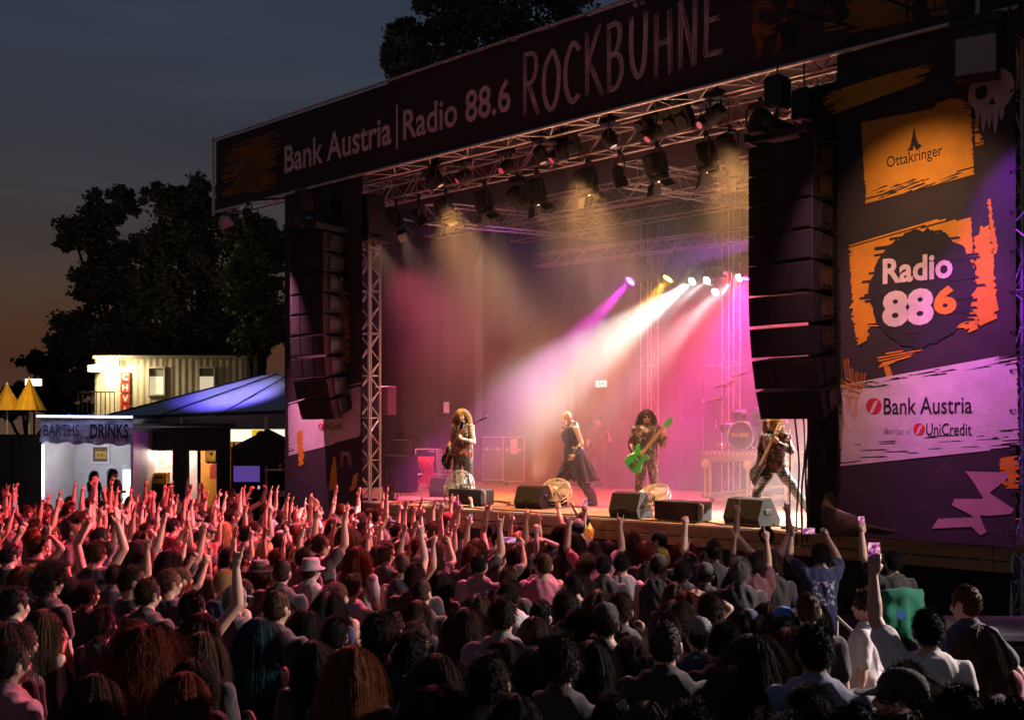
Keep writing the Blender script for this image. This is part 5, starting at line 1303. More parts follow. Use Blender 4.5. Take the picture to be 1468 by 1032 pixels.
PO = {
 'idle': ({1: DOWN, -1: DOWN}, ''), 'folded': ({1: FWD, -1: FWD}, ''), 'right_horns': ({1: UP(), -1: DOWN}, 'one horned hand raised'), 'left_horns': ({1: DOWN, -1: UP(.3, .2)}, 'one horned hand raised'),
 'both_horns': ({1: UP(.32, .1), -1: UP(.38, .15)}, 'both horned hands raised'), 'right_point': ({1: UP(.18, .4, 'point'), -1: DOWN}, 'one finger pointing up'), 'left_fist': ({1: FWD, -1: UP(.2, .3, 'fist')}, 'one fist raised'),
 'clap': ({1: OVERCLAP, -1: OVERCLAP}, 'clapping overhead'), 'film': ({1: PHONE2, -1: PHONE2}, 'filming with both hands'),'film_low': ({1: ((.38, .55, -.30), (-.42, .42, .8), (-.2, .35, 1), (-.9, .2, 0), 'grip'), -1: ((.38, .55, -.30), (-.42, .42, .8), (-.2, .35, 1), (-.9, .2, 0), 'grip')}, 'filming at eye height'), 'film_one': ({1: PHONE1, -1: DOWN}, 'holding up a phone'), 'film_left': ({1: DOWN, -1: PHONE1}, 'holding up a phone'),
 'bent_open': ({1: FWD, -1: BENT('open')}, 'one open hand raised'), 'both_open': ({1: UP(.45, .05, 'open'), -1: UP(.5, .05, 'open')}, 'both open hands raised'), 'low_horns': ({1: ((.85, .35, .15), (-.15, .15, 1), (0, .1, 1), (0, 1, 0), 'horns'), -1: FWD}, 'one horned hand raised'), 'wide_open': ({1: ((.7, .2, .7), (.25, .05, 1), (.2, .05, 1), (0, 1, 0), 'open'), -1: ((.75, .3, .45), (.1, .1, 1), (0, .1, 1), (0, 1, 0), 'horns')}, 'both hands raised wide'), 'arch': ({1: OVERHEAD, -1: DOWN}, 'one arm arched overhead'),
 'hips': ({1: HIP, -1: DOWN}, 'one hand on the hip'), 'drink': ({1: CUP, -1: DOWN}, 'holding a drink'),
}
RAISED = ['right_horns', 'left_horns', 'both_horns', 'right_point', 'left_fist', 'clap', 'bent_open', 'both_open', 'arch', 'film_one', 'film', 'both_horns', 'right_horns', 'low_horns', 'low_horns', 'wide_open', 'wide_open']
CALM = ['idle', 'folded', 'idle', 'folded', 'drink']
PROTO = {}
def proto(pose, male, shirt, trousers='long'):
    k = (pose, male, shirt, trousers)
    if k not in PROTO: PROTO[k] = make_person(PO[pose][0], male, shirt, trousers=trousers)
    return PROTO[k]
HAIRS = {}
def hair_mesh(style, seed):
    k = (style, seed)
    if k not in HAIRS: HAIRS[k] = make_hair(style, seed * 17 + len(style))
    return HAIRS[k]
HATS = {}
def obj_with(name, me, mats, parent=None):
    o = bpy.data.objects.new(name, me); COL.objects.link(o)
    for i, m in enumerate(mats):
        if m is not None: o.material_slots[i].link = 'OBJECT'; o.material_slots[i].material = m
    if parent is not None: o.parent = parent
    return o
PEOPLE = []
def person(pose, male, x, y, rz, h, hair=('short', 0, 'brown'), top=('tee', 'black'), skin=0, trou=0, hat=None, label=None, group="festival crowd", z=None, lean=(0, 0), shorts=False):
    A = proto(pose, male, top[0], 'short' if shorts else 'long')
    o = obj_with("person", A['body'], [SK[skin]]); k = h / 1.752
    o.location = (x, y, gz(x, y) if z is None else z); o.rotation_euler = (lean[0], lean[1], rz); o.scale = (k, k, k)
    obj_with("shirt", A['shirt'], [SHIRT[top[1]]], o)
    if shorts: obj_with("shorts", A['trousers'], [TROU[trou]], o)
    else: obj_with("trousers", A['trousers'], [TROU[trou]], o)
    obj_with("shoes", A['shoes'], [None], o)
    if hair: obj_with("hair", hair_mesh(hair[0], hair[1]), [HAIRM[hair[2]]], o)
    if hat:
        if hat[0] not in HATS: HATS[hat[0]] = make_hat(hat[0])
        obj_with({"cap": "cap", "bucket": "sun_hat", "beanie": "beanie"}[hat[0]], HATS[hat[0]], [SHIRT[hat[1]]], o)
    tag(o, label, "person", group)
    PEOPLE.append(dict(o=o, pose=pose, male=male, hair=hair, top=top, hat=hat, x=x, y=y, label=label))
    o['hand_r'] = list(A['hands'][1]); o['hand_l'] = list(A['hands'][-1])
    return o
def mat_of(o):
    return Matrix.Translation(o.location) @ o.rotation_euler.to_matrix().to_4x4() @ Matrix.Diagonal((*o.scale, 1))
def hand_at(o, side): return mat_of(o) @ Vector(o['hand_r'] if side > 0 else o['hand_l'])
PHONE_SCREEN = None
def screen_mat():
    m = pm("phone_screen", (.02, .02, .02), .2, 0, emit=(1, .4, .6), estr=.6)
    n = m.node_tree.nodes; l = m.node_tree.links; b = n["Principled BSDF"]
    t = n.new("ShaderNodeTexNoise"); t.inputs["Scale"].default_value = 30; tc = n.new("ShaderNodeTexCoord"); l.new(tc.outputs["Object"], t.inputs["Vector"])
    c = n.new("ShaderNodeValToRGB"); e = c.color_ramp.elements; e[0].position = .38; e[0].color = (.03, .01, .05, 1); e[1].position = .62; e[1].color = (1, .75, .7, 1)
    x = c.color_ramp.elements.new(.5); x.color = (.7, .12, .45, 1)
    l.new(t.outputs[0], c.inputs[0]); l.new(c.outputs[0], b.inputs["Emission Color"]); return m
def phone(loc, rz, label, portrait=True, tilt=0.1, bright=True):
    root = thing("phone", label, "phone", loc, 0, "phones held up in the crowd"); root.rotation_euler = (tilt, 0, rz)
    d = (.076, .009, .155) if portrait else (.155, .009, .076)
    m = MB(); m.box((0, 0, 0), d, bev=.003); m.build("case", blackpaint, root)
    m = MB(); m.sheet([(-d[0] * .46, -d[2] * .46), (d[0] * .46, -d[2] * .46), (d[0] * .46, d[2] * .46), (-d[0] * .46, d[2] * .46)], -.0056)
    m.build("screen", (MATS.get("phone_screen") or screen_mat()) if bright else MATS["dark_lens"], root); return root
def face_to(x, y, tx, ty): return math.atan2(-(tx - x), ty - y)
STG = S(1.2, 3.0, 0)
# ================================================================== the band
def guitar(B, nd, fn, body_mat, label, neck_mat, strap=None, kind="electric_guitar", scale=1.0):
    """B body centre, nd neck direction, fn the direction its face looks (world)"""
    z = Vector(nd).normalized(); y = -(Vector(fn) - z * Vector(fn).dot(z)).normalized(); x = y.cross(z)
    M = Matrix((x, y, z)).transposed().to_4x4(); M.translation = B
    root = thing(kind, label, "guitar", M=M @ Matrix.Scale(scale, 4))
    o = [(-.06, -.20), (-.13, -.17), (-.165, -.08), (-.13, .0), (-.105, .05), (-.13, .11), (-.15, .19), (-.12, .21), (-.07, .15), (-.035, .12), (.035, .12), (.06, .14), (.11, .17), (.13, .14), (.105, .07), (.10, .02), (.14, -.06), (.165, -.13), (.12, -.19), (.05, -.215)]
    m = MB(); k = len(o); cx, cz = 0, -.03
    ins = [(cx + (a - cx) * .93, cz + (b - cz) * .93) for a, b in o]
    vs = [(a, -.022, b) for a, b in ins] + [(a, -.012, b) for a, b in o] + [(a, .012, b) for a, b in o] + [(a, .022, b) for a, b in ins]
    fs = [list(range(k)), list(range(3 * k, 4 * k))[::-1]]
    for q in range(3): fs += [(q * k + i, (q + 1) * k + i, (q + 1) * k + (i + 1) % k, q * k + (i + 1) % k) for i in range(k)]
    m.add(vs, fs); bd = m.build("body", body_mat, root)
    m = MB()
    for zz in (-.10, -.03, .05): m.box((0, -.027, zz), (.075, .012, .025), bev=.003)
    m.box((0, -.028, -.14), (.08, .012, .03)); m.build("pickup", blackmetal, bd)
    m = MB(); m.box((0, -.022, .39), (.046, .022, .58), bev=.006)
    for i in range(18): m.box((0, -.034, .66 - .6 * (1 - .944 ** i)), (.044, .003, .003))
    m.build("neck", neck_mat, root)
    m = MB(); m.prism([(-.024, .67), (.024, .67), (.045, .74), (.02, .86), (-.03, .84), (-.035, .74)], -.028, -.010); hs = m.build("headstock", body_mat if kind == "electric_guitar" else neck_mat, root)
    m = MB(); [m.tube((.035, -.02, .72 + .02 * i), (.06, -.02, .72 + .02 * i), .006, n=6) for i in range(6)]; m.build("tuning_peg", chrome, hs)
    m = MB(); [m.tube((-.018 + .0072 * i, -.039, -.14), (-.016 + .0064 * i, -.036, .70), .0012, n=3) for i in range(6)]; m.build("string", chrome, root)
    return root, M
def warp_fn(pitch=0.0, twist=0.0, nod=0.0, turn=0.0, side=0.0):
    Rm = Euler((-pitch, side, twist)).to_matrix(); Rh = Euler((-nod, 0, turn)).to_matrix(); c = Vector((0, 0, .95)); hc = Vector((0, -.01, 1.50))
    I = Matrix.Identity(3)
    def f(p):
        p = Vector(p)
        if (nod or turn) and p.z > 1.43 and abs(p.x) < .22 and (p - Vector((0, 0, 1.6))).length < .28:
            w = min(1, (p.z - 1.43) / .12); w = w * w * (3 - 2 * w)
            p = hc + I.lerp(Rh, w) @ (p - hc)
        w = min(max((p.z - .86) / .4, 0), 1); w = w * w * (3 - 2 * w)
        if w > 0: p = c + I.lerp(Rm, w) @ (p - c)
        return p
    return f
def musician(A, hm, hair_col, px, py, rz, h, mats, skin, label, group="band on the stage", v_add=0.0):
    if v_add: p = S(TZ(px, py, v_add)[0], v_add, D)
    else: t_, v_ = on_deck(px, py); p = S(t_, v_, D)
    o = obj_with("person", A['body'], [SK[skin]]); k = h / 1.752; o.location = p; o.rotation_euler = (0, 0, rz); o.scale = (k, k, k)
    obj_with("shirt", A['shirt'], [mats[0]], o); obj_with("trousers", A['trousers'], [mats[1]], o); obj_with("shoes", A['shoes'], [None], o)
    if hm: obj_with("hair", hm, [HAIRM[hair_col]], o)
    tag(o, label, "person", group); return o, mat_of(o)
stripe = pm("striped_stage_trousers", (.02, .02, .022), .4, .2, 8, bump=.3, bscale=14)
def add_stripes(m, col, sc):
    n = m.node_tree.nodes; l = m.node_tree.links; b = n["Principled BSDF"]; tc = n.new("ShaderNodeTexCoord"); w = n.new("ShaderNodeTexWave"); w.bands_direction = 'Z'
    w.inputs["Scale"].default_value = sc; w.inputs["Distortion"].default_value = 5; w.inputs["Detail"].default_value = 2; w.inputs["Detail Scale"].default_value = 2; l.new(tc.outputs["Object"], w.inputs["Vector"])
    r_ = n.new("ShaderNodeMapRange"); r_.inputs[1].default_value = .62; r_.inputs[2].default_value = .72; l.new(w.outputs[1], r_.inputs[0])
    x = n.new("ShaderNodeMix"); x.data_type = 'RGBA'; src = b.inputs["Base Color"].links[0].from_socket; l.new(r_.outputs[0], x.inputs[0]); l.new(src, x.inputs[6]); x.inputs[7].default_value = (*col, 1); l.new(x.outputs[2], b.inputs["Base Color"])
add_stripes(stripe, (.10, .095, .09), 6.5)
def add_patches(m, cols, sc):
    n = m.node_tree.nodes; l = m.node_tree.links; b = n["Principled BSDF"]; tc = n.new("ShaderNodeTexCoord"); v = n.new("ShaderNodeTexVoronoi"); v.inputs["Scale"].default_value = sc; l.new(tc.outputs["Object"], v.inputs["Vector"])
    sp = n.new("ShaderNodeSeparateColor"); l.new(v.outputs["Color"], sp.inputs[0])
    c = n.new("ShaderNodeValToRGB"); c.color_ramp.interpolation = 'CONSTANT'; e = c.color_ramp.elements; e[0].color = (*cols[0], 1); e[1].position = .55; e[1].color = (*cols[1], 1)
    x = e.new(.72); x.color = (*cols[0], 1); x = e.new(.84); x.color = (*cols[2], 1); l.new(sp.outputs[0], c.inputs[0]); l.new(c.outputs[0], b.inputs["Base Color"])
vestm = pm("patched_vest", (.05, .014, .013), .6, .3, 14, bump=.4, bscale=20); add_patches(vestm, ((.035, .012, .010), (.30, .07, .03), (.26, .19, .12)), 26)
patchj = pm("patched_leather_jacket", (.022, .015, .015), .45, .3, 14, bump=.4, bscale=20); add_patches(patchj, ((.015, .012, .012), (.16, .03, .03), (.22, .18, .16)), 27)
patcht = pm("patterned_red_trousers", (.06, .02, .02), .6, .4, 14, bump=.3, bscale=14); add_patches(patcht, ((.05, .015, .015), (.20, .06, .05), (.25, .16, .13)), 28)
maple = pm("maple_neck", (.50, .32, .15), .4, .15, 10); rosew = pm("dark_neck", (.08, .045, .03), .5, .2, 10)
greenp = pm("green_guitar_paint", (.03, .42, .07), .18, .1, 5); blackg = pm("black_guitar_paint", (.03, .022, .02), .18, .1, 5)
strapm = pm("guitar_strap", (.05, .03, .025), .6, .2, 20)
STAND = {1: ((.13, .03, .50), (.16, -.02, .085), .25), -1: ((.13, .03, .50), (.16, -.02, .085), .25)}
def gd(o, M, B, nd, fn, mat, label, neck, kind="electric_guitar", scale=1.0):
    R3 = M.to_3x3().normalized(); g, GM = guitar(M @ Vector(B), R3 @ Vector(nd), R3 @ Vector(fn), mat, label, neck, kind=kind, scale=scale)
    m = MB(); a, c = M @ Vector(B), M @ (Vector(B) + Vector(nd).normalized() * .18)
    pts = [GM.inverted() @ q for q in (M @ (Vector(B) - Vector(nd).normalized() * .2 + Vector((0, -.02, 0))), M @ Vector((.165, -.05, 1.15)), M @ Vector((.09, -.14, 1.36)), M @ Vector((-.06, -.07, 1.495)), M @ Vector((-.13, .05, 1.45)), M @ Vector((-.12, .13, 1.33)), M @ (Vector(B) + Vector(nd).normalized() * .2))]
    m.path(pts, .02, 5); m.build("strap", strapm, g)
    return g
# blond guitarist: the body low at his right hand, the neck steep up to his left
wf = warp_fn(.06, 0, .25, .25)
A = make_person({1: ((.28, .02, -1), (-.10, .62, -.72), (-.35, .5, -.7), (-.4, -.8, .2), 'grip'), -1: ((.22, .12, -1), (-.42, .82, .30), (-.6, .4, .5), (-.2, -.9, .2), 'grip')}, True, 'tank', STAND, wf, .0085)
o, M = musician(A, make_hair('long', 5, wf), 'blond', 664, 728, R(150), 1.88, (vestm, stripe), 0, "long haired blond guitarist in patched sleeveless vest glowing in the white beam", v_add=.95)
hr = Vector(A['hands'][1]); hl = Vector(A['hands'][-1]); nd = (hl - hr).normalized()
gd(o, M, hr + Vector((0.0, .03, -.03)), nd, (.2, 1, .1), blackg, "dark electric guitar held steeply by the blond guitarist", rosew)
# singer
wf2 = warp_fn(.10, 0, .42, 0)
A = make_person({1: ((.22, .10, -1), (-.45, .38, .95), (-.5, .15, .8), (-.6, .3, -.1), 'grip'), -1: ((.30, -.16, -1), (.06, .60, -.72), (-.1, .6, -.75), (-.9, .1, -.2), 'relax')}, True, 'tank', {1: ((.10, .24, .50), (.10, .16, .10), .1), -1: ((.12, -.06, .50), (.13, -.34, .10), .15)}, wf2, .0085)
o, M = musician(A, None, None, 822, 716, R(112), 1.84, (leather, leather), 0, "bald singer in a long black leather coat bowing his head over the microphone", v_add=2.0)
m = MB(); vs = []; n = 36; rows = 12
for j in range(rows + 1):
    f = j / rows; z = 1.08 - .62 * f
    for i in range(n + 1):
        a = R(140) + (2 * math.pi - R(100)) * i / n
        q = 1 + .22 * f * math.sin(i * 1.3 + 1.1 * math.sin(f * 3)) + .1 * f * noise.noise(Vector((i * .5, f * 3, 1)))
        rx, ry = .195 + .10 * f, .15 + .19 * f
        vs.append((rx * q * math.cos(a), ry * q * math.sin(a) - .10 * f, z + .05 * f * noise.noise(Vector((i * .4, 4, 2)))))
m.add(vs, [(j * (n + 1) + i, j * (n + 1) + i + 1, (j + 1) * (n + 1) + i + 1, (j + 1) * (n + 1) + i) for j in range(rows) for i in range(n)], 0, True)
c = m.build("coat_skirt", pm("worn_leather_coat", (.022, .02, .02), .35, .4, 5, bump=.5, bscale=12), o)
sd = c.modifiers.new("thickness", 'SOLIDIFY'); sd.thickness = .012
for nm, s in (("wrist_bracer", -1), ("wrist_bracer", 1)):
    e, w = Vector(A['hands'][(s, 'e')]), Vector(A['hands'][(s, 'w')]); m = MB(); m.tube(e.lerp(w, .35), w, .052, .040, 14)
    m.build(nm, leather, o)
for s in (-1, 1):
    an = Vector((.11 * s, .16 if s > 0 else -.34, 0)); m = MB(); m.loft([(.0, .062, .14, an.y + .05), (.05, .064, .145, an.y + .05), (.05, .055, .13, an.y + .045), (.11, .054, .10, an.y + .02), (.18, .058, .066, an.y), (.40, .068, .074, an.y * .75 + .03)], 16, M=Matrix.Translation((an.x, 0, .012)))
    m.build("boot", pm("boot_leather", (.018, .016, .016), .4, .2, 14, bump=.3, bscale=30), o)
hm = M @ Vector(A['hands'][1]); root = thing("microphone", "handheld microphone in the bald singer's fist", "microphone", hm); mo = M @ wf2(Vector((0.0, .14, 1.575))); d = (mo - hm).normalized()
m = MB(); m.tube(-d * .09, d * .07, .013, .018); m.build("handle", blackmetal, root)
m = MB(); m.ell(d * .085, (.026, .026, .026), 10); m.build("grille_head", chrome, root)
# green guitar player
wf3 = warp_fn(.03, 0, .30, 0.05)
A = make_person({1: ((.30, -.05, -1), (-.22, .62, -.62), (-.6, .5, -.5), (-.3, -.9, .1), 'grip'), -1: ((.34, .16, -1), (.10, .72, .52), (-.2, .5, .6), (.1, -.9, .3), 'grip')}, True, 'long', {1: ((.12, .03, .50), (.15, -.02, .085), .25), -1: ((.13, .05, .50), (.19, .02, .085), .3)}, wf3, .0085)
o, M = musician(A, make_hair('long', 9, wf3), 'dark_brown', 927, 735, R(172), 1.83, (patchj, patcht), 0, "long haired guitarist in patched jacket playing a bright green guitar", v_add=1.9)
hr = Vector(A['hands'][1]); hl = Vector(A['hands'][-1]); nd = (hl - hr).normalized(); nd = Vector((nd.x * .9, nd.y, nd.z)).normalized()
gd(o, M, hr + Vector((.02, .02, -.02)), nd, (.05, 1, .15), greenp, "bright green electric guitar with maple neck", maple, scale=1.12)
m = MB()
for s in (-1, 1): m.ell(wf3(Vector((s * .034, .092, 1.636))), (.024, .008, .019), 10)
m.build("sunglasses", pm("dark_lens_glasses", (.01, .01, .012), .1, 0), o)
# bassist
wf4 = warp_fn(.14, .25, .10, 0)
A = make_person({1: ((.30, .02, -1), (-.05, .45, -.8), (-.3, .5, -.7), (-.5, -.8, .2), 'grip'), -1: ((.50, .14, -.9), (-.62, .55, .62), (-.5, .3, .7), (-.3, -.8, .4), 'grip')}, True, 'long', {1: ((.13, .28, .50), (.16, .34, .085), .2), -1: ((.20, -.24, .50), (.26, -.56, .10), .5)}, wf4, .0085)
o, M = musician(A, make_hair('long', 12, wf4), 'blond', 1112, 748, R(122), 1.68, (patchj, stripe), 0, "bassist with long hair in wide stance at the mic stand, backlit white")
hr = Vector(A['hands'][1]); hl = Vector(A['hands'][-1]); nd = (hl - hr).normalized()
gd(o, M, hr + Vector((.02, .02, -.02)), nd, (.2, 1, .1), blackg, "dark bass guitar held upright by the bassist behind the mic stand", maple, "bass_guitar", 1.1)
mouth = M @ wf4(Vector((0, .16, 1.57))); ts, vs_, zs = to_stage(mouth); t_, v_ = on_deck(1103, 762)
v_ = max(v_, .45)
mic_stand(t_, v_, "microphone stand in front of the bassist with a boom to his mouth", 1.35, ((ts - t_), (vs_ - v_), zs - D))
# the hazy third guitarist and the drummer
A = make_person({1: ((.28, .0, -1), (-.15, .62, -.6), (-.5, .5, -.5), (-.3, -.9, .1), 'grip'), -1: ((.4, .16, -.8), (.0, .62, .62), (-.2, .5, .6), (.1, -.9, .3), 'grip')}, True, 'tee', STAND, None, .011)
o, M = musician(A, hair_mesh('short', 2), 'dark_brown', 858, 699, R(160), 1.82, (SHIRT['maroon'], TROU[1]), 0, "faint figure with a guitar standing in the haze right behind the singer")
hr = Vector(A['hands'][1]); hl = Vector(A['hands'][-1]); nd = (hl - hr).normalized()
gd(o, M, hr + Vector((0, .02, 0)), nd, (.1, 1, .1), blackg, "faint dark guitar of the figure in the haze behind the singer", rosew)
mt_, mv_ = on_deck(640, 727); mic_stand(mt_, mv_ + .6, "microphone stand at the left of the blond guitarist", 1.5, (.35, .1, 1.68))

